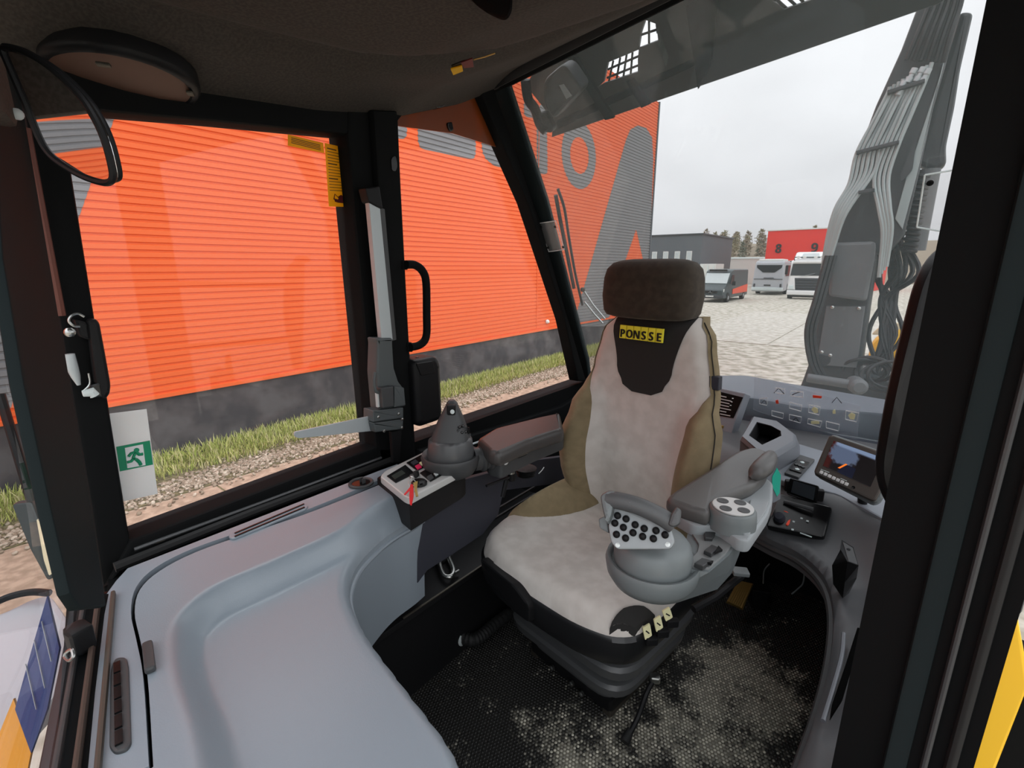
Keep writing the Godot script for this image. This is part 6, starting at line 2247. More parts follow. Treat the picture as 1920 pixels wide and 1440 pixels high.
	m.box(Vector3(-0.378, 0.135, -1.1122), Vector3(0.028, 0.022, 0.022), 0.005, Basis(Vector3.UP, 0.5))
	part(lv, "lever_joint", m, M.steel)


# a sheet in the seat's own frame (x across, second axis forwards)
func local_sheet(poly: PackedVector2Array, cell: float, h: Callable, skirt: float) -> ArrayMesh:
	var m := sheet(poly, cell, h, skirt)
	for i in m.t.size():
		var p := m.t[i]
		m.t[i] = sw(p.x, p.y, p.z)
	return m.done(65)

# ------------------------------------------------------------------ right armrest with its control pod

func build_right_armrest() -> void:
	var t := thing("control_station", "grey right armrest with vinyl pad, dial and rocker switch panel", "armrest")
	var m := mb()
	# padded rest
	m.slab(Mb.rounded([Vector3(-0.3545, 0.735, -1.0041), Vector3(-0.3532, 0.735, -1.0534), Vector3(-0.3266, 0.735, -1.2409), Vector3(-0.304, 0.735, -1.4233), Vector3(-0.2761, 0.735, -1.4891), Vector3(-0.2342, 0.735, -1.4791), Vector3(-0.2134, 0.735, -1.4145), Vector3(-0.2008, 0.735, -1.2985), Vector3(-0.2135, 0.735, -1.2089), Vector3(-0.2387, 0.735, -1.1448), Vector3(-0.2616, 0.735, -1.085), Vector3(-0.2596, 0.735, -1.0346), Vector3(-0.2511, 0.735, -0.9988), Vector3(-0.2986, 0.735, -0.9972)], 0.02), Vector3.UP, 0.038, 0.012)
	var pad := part(t, "pad", m.done(50), M.arm_vinyl)
	m = mb()
	m.tube(Mb.smooth([Vector3(-0.2136, 0.75, -1.4067), Vector3(-0.2076, 0.755, -1.321), Vector3(-0.2146, 0.75, -1.2614), Vector3(-0.2273, 0.738, -1.2363)], 5), [0.012, 0.016, 0.019, 0.021, 0.022, 0.023, 0.024, 0.024, 0.024, 0.023, 0.022, 0.021, 0.019, 0.016, 0.010, 0.005], 12)
	part(pad, "raised_wing", m, M.arm_vinyl)
	# carrier below the pad
	m = mb()
	m.slab(Mb.rounded([Vector3(-0.3534, 0.7, -1.0211), Vector3(-0.2744, 0.7, -1.423), Vector3(-0.1888, 0.7, -1.3346), Vector3(-0.1682, 0.7, -1.2192), Vector3(-0.1632, 0.7, -1.1412), Vector3(-0.1689, 0.7, -0.999), Vector3(-0.188, 0.7, -0.9889), Vector3(-0.2397, 0.7, -1.0206), Vector3(-0.2807, 0.7, -0.9879)], 0.015), Vector3.UP, 0.03, 0.006)
	part(t, "carrier", m, M.pod_light)
	m = mb()
	m.slab(Mb.rounded([Vector3(-0.2108, 0.705, -1.1903), Vector3(-0.1748, 0.705, -1.2086), Vector3(-0.1693, 0.705, -1.1467), Vector3(-0.1751, 0.705, -1.0147), Vector3(-0.1866, 0.705, -1.0108)], 0.006), Vector3.UP, 0.006, 0.001)
	part(t, "carrier_inlay", m, M.pod_light)
	m = mb()
	m.loft([[Vector3(-0.1768, 0.68, -1.0339), Vector3(-0.1664, 0.68, -1.169), Vector3(-0.1789, 0.68, -1.2817), Vector3(-0.2297, 0.68, -1.2412), Vector3(-0.1965, 0.68, -1.0315)], [Vector3(-0.2259, 0.5, -1.3798), Vector3(-0.2235, 0.5, -1.4742), Vector3(-0.2367, 0.5, -1.5663), Vector3(-0.283, 0.5, -1.538), Vector3(-0.2532, 0.5, -1.3758)]])
	part(t, "support_post", m, M.pod_plastic)
	# four hole dial
	var dc := Vector3(-0.2193, 0.738, -1.0503)
	m = mb()
	m.lathe(dc, Vector3.UP, [Vector2(0.051, -0.045), Vector2(0.050, -0.02), Vector2(0.048, -0.004), Vector2(0.044, 0.0), Vector2(0.03, 0.001)], 32)
	var dial := part(t, "dial", m.done(40), M.pod_plastic)
	m = mb()
	m.lathe(dc + Vector3(0, 0.001, 0), Vector3.UP, [Vector2(0.042, 0), Vector2(0.042, 0.002), Vector2(0.040, 0.003), Vector2(0.001, 0.003)], 32)
	part(dial, "dial_face", m, M.silver_panel)
	for k in 4:
		var a := TAU * k / 4 + 0.35
		m = mb()
		m.lathe(dc + Vector3(cos(a) * 0.0255, 0.0038, sin(a) * 0.0255), Vector3.UP, [Vector2(0.0125, 0), Vector2(0.0125, 0.0012), Vector2(0.010, 0.0016), Vector2(0.004, 0.0006)], 18)
		part(dial, "finger_well", m, M.dark_plastic)
	# rocker panel
	m = mb()
	m.loft([
		[Vector3(-0.2713, 0.565, -0.8961), Vector3(-0.2507, 0.565, -0.9339), Vector3(-0.2186, 0.565, -0.9931), Vector3(-0.2095, 0.565, -1.0724), Vector3(-0.2238, 0.565, -1.1271), Vector3(-0.283, 0.565, -1.108), Vector3(-0.2895, 0.565, -0.996)],
		[Vector3(-0.2675, 0.62, -0.8498), Vector3(-0.2342, 0.62, -0.9017), Vector3(-0.1995, 0.62, -0.9878), Vector3(-0.1981, 0.62, -1.0633), Vector3(-0.2038, 0.62, -1.1189), Vector3(-0.2812, 0.62, -1.086), Vector3(-0.2792, 0.62, -0.953)],
		[Vector3(-0.2615, 0.672, -0.8567), Vector3(-0.2118, 0.672, -0.8812), Vector3(-0.1981, 0.672, -0.9626), Vector3(-0.1938, 0.672, -1.0641), Vector3(-0.2126, 0.672, -1.095), Vector3(-0.2847, 0.672, -1.0585), Vector3(-0.2943, 0.672, -1.0007)],
	])
	part(t, "switch_housing", m.done(25), M.pod_plastic)
	m = mb()
	m.slab(Mb.rounded([Vector3(-0.2846, 0.677, -0.995), Vector3(-0.2746, 0.677, -1.0405), Vector3(-0.2115, 0.677, -1.0704), Vector3(-0.2021, 0.677, -1.0552), Vector3(-0.2033, 0.677, -0.9607), Vector3(-0.215, 0.677, -0.8868), Vector3(-0.2543, 0.677, -0.871), Vector3(-0.2507, 0.677, -0.9302), Vector3(-0.2571, 0.677, -0.9603)], 0.005), Vector3.UP, 0.006, 0.001)
	var sp := part(t, "switch_plate", m, M.pod_plate)
	for q in [[Vector3(-0.259, 0.685, -0.9956), Vector3(-0.259, 0.685, -1.018), Vector3(-0.2407, 0.685, -1.0214), Vector3(-0.2379, 0.685, -0.9854), Vector3(-0.2511, 0.685, -0.9775)], [Vector3(-0.2373, 0.687, -0.926), Vector3(-0.2326, 0.687, -0.9595), Vector3(-0.2161, 0.687, -0.9577), Vector3(-0.2214, 0.687, -0.9219)], [Vector3(-0.2386, 0.687, -0.8714), Vector3(-0.233, 0.687, -0.8987), Vector3(-0.2136, 0.687, -0.9027), Vector3(-0.2217, 0.687, -0.8695)]]:
		m = mb()
		m.slab(q, Vector3(0.1, 1, 0.3), 0.014, 0.002)
		part(sp, "rocker_switch", m, M.dark_plastic)
	for q in [[Vector3(-0.2193, 0.689, -0.961), Vector3(-0.2079, 0.689, -0.9503), Vector3(-0.2119, 0.689, -0.9423), Vector3(-0.2173, 0.689, -0.9284)], [Vector3(-0.2188, 0.689, -0.8857), Vector3(-0.2112, 0.689, -0.9008), Vector3(-0.2112, 0.689, -0.8873)]]:
		m = mb()
		m.slab(q, Vector3(0.1, 1, 0.3), 0.008, 0.001)
		part(sp, "rocker_tip", m, M.black_plastic)

	# control pod: dish, drum, keypad and hand bar
	var p := thing("control_pod", "grey joystick pod with a twelve button keypad and hand grip", "joystick")
	var c := Vector3(-0.319, 0.655, -0.8606)
	c.y = 0.028
	m = mb()
	m.lathe(c, Vector3.UP, [Vector2(0.055, 0.585), Vector2(0.078, 0.592), Vector2(0.090, 0.612), Vector2(0.094, 0.635), Vector2(0.091, 0.645), Vector2(0.084, 0.643), Vector2(0.080, 0.635)], 44)
	part(p, "dish", m.done(60), M.pod_plastic)
	m = mb()
	m.lathe(c, Vector3.UP, [Vector2(0.077, 0.625), Vector2(0.078, 0.655), Vector2(0.074, 0.675), Vector2(0.064, 0.688), Vector2(0.04, 0.694), Vector2(0.01, 0.696)], 44)
	part(p, "drum", m.done(50), M.pod_plastic)
	var n := Vector3(0.2572, 0.5212, 0.8137)
	m = mb()
	m.slab(Mb.rounded([Vector3(-0.3737, 0.7998, -0.7818), Vector3(-0.3645, 0.8013, -0.7856), Vector3(-0.2674, 0.7818, -0.8038), Vector3(-0.2549, 0.7631, -0.7958), Vector3(-0.2585, 0.7509, -0.7868), Vector3(-0.3466, 0.7347, -0.7486), Vector3(-0.3602, 0.7443, -0.7504), Vector3(-0.3732, 0.7689, -0.7621)], 0.006), n, 0.045, 0.004)
	var kp := part(p, "keypad", m, M.pod_light)
	for q in [Vector3(-0.3616, 0.7867, -0.7772), Vector3(-0.3455, 0.7841, -0.7806), Vector3(-0.3624, 0.7743, -0.769), Vector3(-0.3458, 0.7701, -0.7716), Vector3(-0.3274, 0.7776, -0.7821), Vector3(-0.3106, 0.7744, -0.7854), Vector3(-0.2904, 0.7745, -0.7918), Vector3(-0.274, 0.7706, -0.7946), Vector3(-0.3271, 0.7647, -0.774), Vector3(-0.3095, 0.7618, -0.7777), Vector3(-0.2911, 0.7617, -0.7834), Vector3(-0.354, 0.7574, -0.7608), Vector3(-0.3369, 0.7544, -0.7643)]:
		m = mb()
		m.lathe(q, n, [Vector2(0.0068, -0.001), Vector2(0.0068, 0.003), Vector2(0.0055, 0.006), Vector2(0.003, 0.0075), Vector2(0.0005, 0.008)], 14)
		part(kp, "key", m.done(60), M.black_plastic)
	for q in [Vector3(-0.3469, 0.7415, -0.7529), Vector3(-0.2656, 0.757, -0.7885)]:
		m = mb()
		m.lathe(q, n, [Vector2(0.0045, -0.001), Vector2(0.0045, 0.001), Vector2(0.002, 0.0014)], 12)
		part(kp, "screw", m, M.steel)
	# hand bar behind the keypad
	m = mb()
	m.tube(Mb.smooth([Vector3(-0.385, 0.8126, -0.7802), Vector3(-0.3581, 0.816, -0.7823), Vector3(-0.3227, 0.8144, -0.7876), Vector3(-0.2864, 0.8032, -0.7968), Vector3(-0.2642, 0.7904, -0.8042)], 5), 0.0165, 14)
	part(p, "grip_bar", m.done(60), M.pod_dark)
	m = mb()
	m.slab(Mb.rounded([Vector3(-0.3961, 0.8239, -0.7655), Vector3(-0.384, 0.8346, -0.7762), Vector3(-0.3697, 0.835, -0.781), Vector3(-0.3625, 0.8219, -0.7749), Vector3(-0.3665, 0.8108, -0.7665), Vector3(-0.3634, 0.7956, -0.7577), Vector3(-0.3673, 0.7786, -0.7456), Vector3(-0.3814, 0.7979, -0.7535)], 0.008), n, 0.05, 0.008)
	part(p, "thumb_post", m, M.pod_plastic)
	m = mb()
	m.slab(Mb.rounded([Vector3(-0.2648, 0.8192, -0.7917), Vector3(-0.2603, 0.8308, -0.8006), Vector3(-0.2504, 0.8265, -0.801), Vector3(-0.2463, 0.8059, -0.789), Vector3(-0.2554, 0.7986, -0.7815), Vector3(-0.2656, 0.801, -0.7798)], 0.006), n, 0.03, 0.006)
	part(p, "end_stop", m, M.pod_dark)
	for k in 5:
		m = mb()
		var o := Vector3(-0.3409, 0.8159, -0.7852).lerp(Vector3(-0.2976, 0.8073, -0.7934), k / 4.0)
		m.tube([o + n.cross(Vector3.RIGHT) * 0.012, o + n * 0.0165, o - n.cross(Vector3.RIGHT) * 0.010 + n * 0.010], 0.0012, 5)
		part(p, "grip_rib", m, M.pod_plastic)
	m = mb()
	m.slab(Mb.rounded([Vector3(-0.4017, 0.7672, -0.7766), Vector3(-0.3882, 0.7749, -0.7858), Vector3(-0.3749, 0.7466, -0.7719), Vector3(-0.3946, 0.7522, -0.7692)], 0.004), n, 0.03, 0.003)
	part(p, "side_tab", m, M.pod_plastic)
	# black tubes of the armrest hinge
	var b := thing("armrest_hinge", "black tube and bracket under the right armrest switch panel", "bracket")
	m = mb()
	m.tube([Vector3(-0.2856, 0.43, -1.0743), Vector3(-0.2545, 0.44, -1.1379), Vector3(-0.2216, 0.45, -1.2562)], 0.010, 8)
	part(b, "tube", m, M.black_plastic)
	m = mb()
	m.box(Vector3(-0.2201, 0.48, -1.2264), Vector3(0.04, 0.012, 0.03), 0.003, Basis(Vector3.UP, 0.5))
	part(b, "clip", m, M.pod_plastic)


func build_rear_console() -> void:
	# moulded console sweeping from the rear left to the door pillar
	var inner: Array = [Vector3(-0.60, 0.5, -1.72), Vector3(-0.45, 0.5, -1.62), Vector3(-0.30, 0.5, -1.50), Vector3(-0.199, 0.5, -1.447), Vector3(-0.116, 0.5, -1.418), Vector3(-0.051, 0.5, -1.345), Vector3(-0.017, 0.5, -1.228), Vector3(-0.004, 0.5, -1.07), Vector3(-0.006, 0.5, -0.905), Vector3(-0.02, 0.5, -0.723), Vector3(-0.03, 0.5, -0.60)]
	inner = Mb.smooth(inner, 4)
	var t := thing("moulded_console", "dark grey moulded console curving round behind the seat to the door", "console")
	var poly := inner.duplicate()
	poly.append_array([Vector3(0.095, 0.5, -0.60), Vector3(0.095, 0.5, -2.19), Vector3(-0.62, 0.5, -2.19)])
	var edge := plan(inner)
	var h := func(p: Vector2) -> float:
		var d := away(p, edge)
		var y := 0.498 + 0.102 * smoothstep(0.03, 0.20, d)
		y -= fall(d, 0.018)
		return y
	part(t, "top", sheet(plan(poly), 0.018, h, 0.05).done(60), M.console_dark)
	var lip := []
	for p in inner:
		lip.append(Vector3(p.x, 0.455, p.z))
	var m := mb()
	m.tube(lip, 0.010, 8)
	part(t, "edge_lip", m, M.dark_plastic)
	m = mb()
	m.slab(Mb.rounded([Vector3(-0.322, 0.603, -1.8227), Vector3(-0.2403, 0.603, -2.0131), Vector3(-0.109, 0.603, -1.9667), Vector3(0.087, 0.603, -1.7034), Vector3(0.0884, 0.603, -1.4962), Vector3(0.0553, 0.603, -1.5041), Vector3(-0.0601, 0.603, -1.6076), Vector3(-0.1836, 0.603, -1.6007), Vector3(-0.2276, 0.603, -1.6149)], 0.02), Vector3.UP, 0.02, 0.006)
	part(t, "light_top", m, M.console_grey)
	# long slot in the flank
	m = mb()
	m.slab(Mb.rounded([Vector3(0.0315, 0.522, -1.1137), Vector3(0.039, 0.522, -1.11), Vector3(0.0317, 0.522, -0.9822), Vector3(0.0245, 0.522, -0.8887), Vector3(0.0118, 0.522, -0.8295), Vector3(0.0113, 0.522, -0.8648), Vector3(0.0207, 0.522, -0.9735)], 0.006), Vector3.UP, 0.006, 0.001)
	part(t, "storage_slot", m, M.void_black)
	m = mb()
	m.tube(Mb.smooth([Vector3(0.011, 0.515, -1.0827), Vector3(0.0136, 0.515, -1.0097), Vector3(0.0091, 0.515, -0.9128), Vector3(0.0034, 0.515, -0.8256)], 4), 0.004, 8)
	part(t, "slot_lip", m, M.tray_grey)
	# dark inner walls of the footwell
	m = mb()
	m.box(Vector3(0.06, 0.225, -1.42), Vector3(0.04, 0.45, 1.6))
	part(t, "flank", m, M.black_plastic)
	m = mb()
	m.box(Vector3(-0.28, 0.225, -2.02), Vector3(0.68, 0.45, 0.06))
	part(t, "bulkhead", m, M.black_plastic)
	m = mb()
	m.box(Vector3(-0.62, 0.28, -2.0), Vector3(0.06, 0.56, 0.40))
	part(t, "side_cheek", m, M.black_plastic)

	# upright instrument display
	var d := thing("instrument_panel", "upright grey instrument unit with a dark text screen beside the backrest", "display")
	var n := Vector3(-0.2382, 0.3605, 0.9018)
	m = mb()
	m.slab(Mb.rounded([Vector3(-0.568, 0.7575, -2.0755), Vector3(-0.429, 0.7576, -2.0389), Vector3(-0.4472, 0.6249, -1.9906), Vector3(-0.4546, 0.521, -1.951), Vector3(-0.5222, 0.5009, -1.9608)], 0.006), n, 0.05, 0.005)
	part(d, "body", m, M.console_grey)
	m = mb()
	m.slab([Vector3(-0.5546, 0.7433, -2.0641), Vector3(-0.4354, 0.7404, -2.0314), Vector3(-0.4557, 0.656, -2.003), Vector3(-0.533, 0.65, -2.021)], n, 0.003)
	var scr := part(d, "screen", m, M.screen_black)
	for k in 7:
		var u := k / 6.0
		m = mb()
		var a := Vector3(-0.5274, 0.7277, -2.0496).lerp(Vector3(-0.5118, 0.6594, -2.0181), u)
		var b := Vector3(-0.4778, 0.7276, -2.0364).lerp(Vector3(-0.4675, 0.6616, -2.0073), u)
		m.beam(a, a.lerp(b, 0.55 + 0.45 * absf(sin(k * 1.9))), 0.0035, 0.001, Vector3.UP)
		part(scr, "text_line", m, M.white)
	for k in 3:
		m = mb()
		m.box(Vector3(-0.4736, 0.7285, -2.0356).lerp(Vector3(-0.4763, 0.7009, -2.0253), k / 2.0), Vector3(0.006, 0.003, 0.003))
		part(scr, "text_mark", m, M.white)
	for q in [[Vector3(-0.4969, 0.6127, -1.9966), "brass"], [Vector3(-0.4829, 0.5708, -1.9762), "white"], [Vector3(-0.4818, 0.5464, -1.9662), "sticker_yellow"]]:
		m = mb()
		m.box(q[0], Vector3(0.02, 0.012, 0.006), 0.002)
		part(d, "warning_lamp", m, M[q[1]])

	# storage tray
	var tr := thing("storage_tray", "grey moulded tray with a deep black well between screen and windscreen", "tray")
	m = mb()
	m.loft([
		[Vector3(-0.3564, 0.6, -1.7157), Vector3(-0.3995, 0.6, -2.0367), Vector3(-0.2953, 0.6, -2.0792), Vector3(-0.2097, 0.6, -1.9762), Vector3(-0.1908, 0.6, -1.8479), Vector3(-0.2392, 0.6, -1.6294)],
		[Vector3(-0.3607, 0.665, -1.7191), Vector3(-0.3924, 0.665, -2.0265), Vector3(-0.3016, 0.665, -2.0297), Vector3(-0.22, 0.665, -1.9007), Vector3(-0.2002, 0.665, -1.782), Vector3(-0.2428, 0.665, -1.5632)],
		[Vector3(-0.3567, 0.68, -1.7245), Vector3(-0.3792, 0.68, -1.9946), Vector3(-0.2996, 0.68, -1.9896), Vector3(-0.2256, 0.68, -1.8712), Vector3(-0.2122, 0.68, -1.7862), Vector3(-0.2526, 0.68, -1.5741)],
		[Vector3(-0.3421, 0.68, -1.75), Vector3(-0.3553, 0.68, -1.9286), Vector3(-0.3034, 0.68, -1.9139), Vector3(-0.2639, 0.68, -1.8696), Vector3(-0.2525, 0.68, -1.8146), Vector3(-0.2846, 0.68, -1.6772)],
		[Vector3(-0.336, 0.625, -1.7797), Vector3(-0.3489, 0.625, -1.9707), Vector3(-0.3114, 0.625, -1.9697), Vector3(-0.2797, 0.625, -1.9355), Vector3(-0.2737, 0.625, -1.8835), Vector3(-0.2978, 0.625, -1.7461)],
	])
	part(tr, "body", m.done(30), M.tray_grey)
	m = mb()
	m.slab([Vector3(-0.3348, 0.628, -1.7578), Vector3(-0.3504, 0.628, -1.9587), Vector3(-0.308, 0.628, -1.9694), Vector3(-0.2752, 0.628, -1.9286), Vector3(-0.2671, 0.628, -1.8649), Vector3(-0.2941, 0.628, -1.7272)], Vector3.UP, 0.004)
	part(tr, "well_floor", m, M.gloss_black)
	m = mb()
	m.loft([
		[Vector3(-0.3397, 0.677, -1.7486), Vector3(-0.3541, 0.677, -1.933), Vector3(-0.3036, 0.677, -1.9172), Vector3(-0.2656, 0.677, -1.8718), Vector3(-0.2553, 0.677, -1.823), Vector3(-0.285, 0.677, -1.6807)],
		[Vector3(-0.3307, 0.632, -1.761), Vector3(-0.342, 0.632, -1.9433), Vector3(-0.3067, 0.632, -1.9411), Vector3(-0.2769, 0.632, -1.9063), Vector3(-0.2721, 0.632, -1.8612), Vector3(-0.2956, 0.632, -1.7318)],
	], false, false, false)
	part(tr, "well_wall", m, M.black_plastic)

	# arrow keypad lying on the console
	var k := thing("arrow_keypad", "flat black keypad with arrow keys lying on the console left of the monitor", "keypad")
	m = mb()
	m.slab(Mb.rounded([Vector3(-0.1938, 0.612, -1.8578), Vector3(-0.1467, 0.612, -1.8402), Vector3(-0.1647, 0.612, -1.6402), Vector3(-0.2067, 0.612, -1.6526)], 0.004), Vector3.UP, 0.009, 0.002)
	part(k, "plate", m, M.dark_plastic)
	m = mb()
	m.slab(Mb.rounded([Vector3(-0.1915, 0.617, -1.795), Vector3(-0.1541, 0.617, -1.784), Vector3(-0.1629, 0.617, -1.6733), Vector3(-0.1986, 0.617, -1.6818)], 0.006), Vector3.UP, 0.006, 0.001)
	part(k, "key_frame", m, M.gloss_black)
	var kc := Vector3(-0.1761, 0.619, -1.7266)
	var ku := (Vector3(-0.1731, 0.619, -1.7859) - kc) * 0.62
	var kv := (Vector3(-0.1591, 0.619, -1.7183) - kc) * 0.62
	for q in [[0.0, 0.0], [1.0, 0.0], [-1.0, 0.0], [0.0, 1.0], [0.0, -1.0]]:
		m = mb()
		m.box(kc + ku * q[0] + kv * q[1], Vector3(0.011, 0.004, 0.011), 0.002, Basis(Vector3.UP, 0.6))
		part(k, "key", m, M.sticker_grey if q[1] == 0.0 and q[0] != 0.0 else M.dark_plastic)

	# monitor
	var mo := thing("monitor", "brown grey monitor with seven white buttons on the rear console", "monitor")
	var mn := Vector3(-0.0002, 0.5624, 0.8268)
	m = mb()
	m.slab(Mb.rounded([Vector3(-0.0996, 0.7878, -1.5722), Vector3(0.057, 0.7637, -1.5558), Vector3(0.0271, 0.6551, -1.4819), Vector3(-0.1187, 0.6886, -1.5047)], 0.01), mn, 0.032, 0.005)
	part(mo, "housing", m, M.monitor_brown)
	m = mb()
	m.slab(Mb.rounded([Vector3(-0.0959, 0.7878, -1.5867), Vector3(0.0663, 0.7606, -1.5682), Vector3(0.0407, 0.6575, -1.4981), Vector3(0.0268, 0.6468, -1.4908), Vector3(-0.1129, 0.6831, -1.5155)], 0.01), mn, 0.045, 0.008)
	part(mo, "back_cover", m, M.pod_plastic)
	part(mo, "screen", screen_mesh(Vector3(-0.0878, 0.7743, -1.5618), Vector3(0.0282, 0.7555, -1.549), Vector3(0.0117, 0.6854, -1.5013), Vector3(-0.1001, 0.71, -1.5181), mn), M.camera_screen, "lit camera picture")
	var b0 := Vector3(-0.1004, 0.6927, -1.5075)
	var b1 := Vector3(-0.0397, 0.6788, -1.4981)
	for i in 7:
		m = mb()
		m.box(b0.lerp(b1, i / 6.0) + mn * 0.002, Vector3(0.0088, 0.0095, 0.005), 0.002, Basis((b1 - b0).normalized(), mn.cross((b1 - b0).normalized()), mn))
		part(mo, "button", m, M.white)
	m = mb()
	m.lathe(Vector3(-0.0236, 0.6753, -1.4956), mn, [Vector2(0.004, 0), Vector2(0.004, 0.001), Vector2(0.001, 0.0015)], 12)
	part(mo, "sensor", m, M.gloss_black)
	for q in [[Vector3(-0.1032, 0.6999, -1.5124), Vector3(-0.0824, 0.6968, -1.5103)], [Vector3(-0.055, 0.6891, -1.505), Vector3(-0.04, 0.6863, -1.5031)]]:
		m = mb()
		m.beam(q[0] + mn * 0.0006, q[1] + mn * 0.0006, 0.0018, 0.0006, Vector3.UP)
		part(mo, "print_line", m, M.sticker_grey)
	m = mb()
	m.tube([Vector3(-0.0085, 0.721, -1.5267) - mn * 0.03, Vector3(0.0024, 0.6925, -1.5074) - mn * 0.07 + Vector3(0, -0.06, -0.02)], 0.012, 10)
	part(mo, "stand", m, M.black_plastic)

	# mint sticker device, small screen, heater panel
	var gs := thing("mint_box", "small grey box with a bright mint green sticker beside the armrest pad", "box")
	m = mb()
	m.slab([Vector3(-0.2351, 0.6723, -1.4772), Vector3(-0.2153, 0.6879, -1.4963), Vector3(-0.1939, 0.6658, -1.5), Vector3(-0.1843, 0.5972, -1.476), Vector3(-0.1994, 0.5848, -1.4611), Vector3(-0.2203, 0.6181, -1.4627)], Vector3(0.4969, 0.3478, 0.795), 0.03, 0.003)
	part(gs, "body", m, M.console_grey)
	m = mb()
	m.slab([Vector3(-0.2143, 0.6568, -1.4808), Vector3(-0.2075, 0.6818, -1.496), Vector3(-0.1953, 0.6622, -1.495), Vector3(-0.1895, 0.6149, -1.478), Vector3(-0.1939, 0.6046, -1.4708), Vector3(-0.2097, 0.631, -1.4724)], Vector3(0.4969, 0.3478, 0.795), 0.003)
	part(gs, "sticker", m, M.mint)
	var ss := thing("small_screen", "small dark flat screen in a black clamp below the arrow keypad", "screen")
	m = mb()
	m.slab(Mb.rounded([Vector3(-0.1786, 0.64, -1.5513), Vector3(-0.104, 0.63, -1.5641), Vector3(-0.104, 0.575, -1.557), Vector3(-0.1826, 0.585, -1.5558)], 0.006), Vector3(-0.1, 0.6, 0.8), 0.016, 0.003)
	part(ss, "frame", m, M.gloss_black)
	m = mb()
	m.slab([Vector3(-0.1665, 0.638, -1.5382), Vector3(-0.1115, 0.63, -1.5492), Vector3(-0.1115, 0.587, -1.5509), Vector3(-0.17, 0.595, -1.5492)], Vector3(-0.1, 0.6, 0.8), 0.003)
	part(ss, "glass", m, M.dark_screen)
	for q in [Vector3(-0.1821, 0.605, -1.5728), Vector3(-0.0996, 0.6, -1.5706)]:
		m = mb()
		m.box(q, Vector3(0.02, 0.035, 0.02), 0.004, Basis(Vector3.UP, 0.3))
		part(ss, "clamp", m, M.black_plastic)
	var hp := thing("heater_panel", "black heater and radio panel with a grey knob and red arc", "control panel")
	m = mb()
	m.slab(Mb.rounded([Vector3(-0.1977, 0.585, -1.5438), Vector3(-0.0646, 0.585, -1.544), Vector3(-0.067, 0.525, -1.4615), Vector3(-0.2065, 0.525, -1.4327)], 0.008), Vector3(-0.1, 0.75, 0.6), 0.03, 0.004)
	part(hp, "face", m, M.gloss_black)
	m = mb()
	m.lathe(Vector3(-0.1788, 0.542, -1.4665), Vector3(-0.1, 0.75, 0.6), [Vector2(0.015, 0), Vector2(0.014, 0.012), Vector2(0.011, 0.018), Vector2(0.003, 0.019)], 18)
	part(hp, "knob", m, M.side_plastic)
	m = mb()
	m.tube(Mb.smooth([Vector3(-0.1741, 0.556, -1.4932), Vector3(-0.1626, 0.551, -1.4941), Vector3(-0.155, 0.541, -1.48), Vector3(-0.1578, 0.533, -1.454)], 5), [0.001, 0.0015, 0.002, 0.0025, 0.0028, 0.003, 0.0032, 0.0034, 0.0036, 0.0038, 0.004, 0.004, 0.004, 0.004, 0.004, 0.003], 6)
	part(hp, "red_arc", m, M.orange_mark)
	for q in [Vector3(-0.1445, 0.549, -1.4934), Vector3(-0.128, 0.549, -1.4911), Vector3(-0.1086, 0.555, -1.5083), Vector3(-0.1127, 0.548, -1.4865), Vector3(-0.1444, 0.541, -1.4732), Vector3(-0.1412, 0.53, -1.4444)]:
		m = mb()
		m.box(q, Vector3(0.006, 0.002, 0.005), 0.0005, Basis(Vector3.RIGHT, 0.6))
		part(hp, "symbol", m, M.sticker_grey)
	m = mb()
	m.beam(Vector3(-0.1221, 0.529, -1.4404), Vector3(-0.0935, 0.527, -1.4396), 0.003, 0.001, Vector3.UP)
	part(hp, "print_line", m, M.sticker_grey)
	m = mb()
	m.cyl(Vector3(-0.1805, 0.575, -1.517), Vector3(-0.105, 0.578, -1.5084), 0.006, 8)
	part(hp, "radio_bar", m, M.dark_plastic)

	# black holder on the flank
	var hb := thing("phone_holder", "black wedge shaped holder on the right console below the monitor", "holder")
	m = mb()
	m.loft([[Vector3(-0.0251, 0.6, -1.326), Vector3(0.0001, 0.6, -1.3049), Vector3(0.0154, 0.6, -1.2256), Vector3(-0.0055, 0.6, -1.2268), Vector3(-0.0228, 0.6, -1.2752)], [Vector3(-0.0239, 0.55, -1.3152), Vector3(0.0077, 0.55, -1.3265), Vector3(0.0166, 0.55, -1.2547), Vector3(-0.0032, 0.55, -1.2215), Vector3(-0.0337, 0.55, -1.2797)], [Vector3(-0.017, 0.51, -1.2987), Vector3(0.0063, 0.51, -1.3042), Vector3(0.0082, 0.51, -1.2507), Vector3(-0.0016, 0.51, -1.2192), Vector3(-0.0248, 0.51, -1.2665)]])
	part(hb, "body", m, M.gloss_black)
	m = mb()
	m.slab([Vector3(-0.0223, 0.602, -1.3151), Vector3(-0.0007, 0.602, -1.2974), Vector3(0.0132, 0.602, -1.2251), Vector3(-0.0038, 0.602, -1.227)], Vector3.UP, 0.003, 0.001)
	part(hb, "top_plate", m, M.dark_plastic)
	m = mb()
	m.lathe(Vector3(-0.008, 0.6025, -1.2821), Vector3.UP, [Vector2(0.004, 0), Vector2(0.004, 0.001), Vector2(0.001, 0.001)], 10)
	part(hb, "hole", m, M.gloss_black)

	# pedal and loose wires in the footwell
	var pe := thing("foot_pedal", "worn ribbed brass coloured foot pedal under the right armrest", "pedal")
	m = mb()
	m.slab([Vector3(-0.3332, 0.06, -1.6744), Vector3(-0.3212, 0.1, -1.7707), Vector3(-0.271, 0.1, -1.7867), Vector3(-0.2781, 0.05, -1.6838)], Vector3(0.1, 0.9, 0.4), 0.012, 0.003)
	part(pe, "plate", m, M.brass)
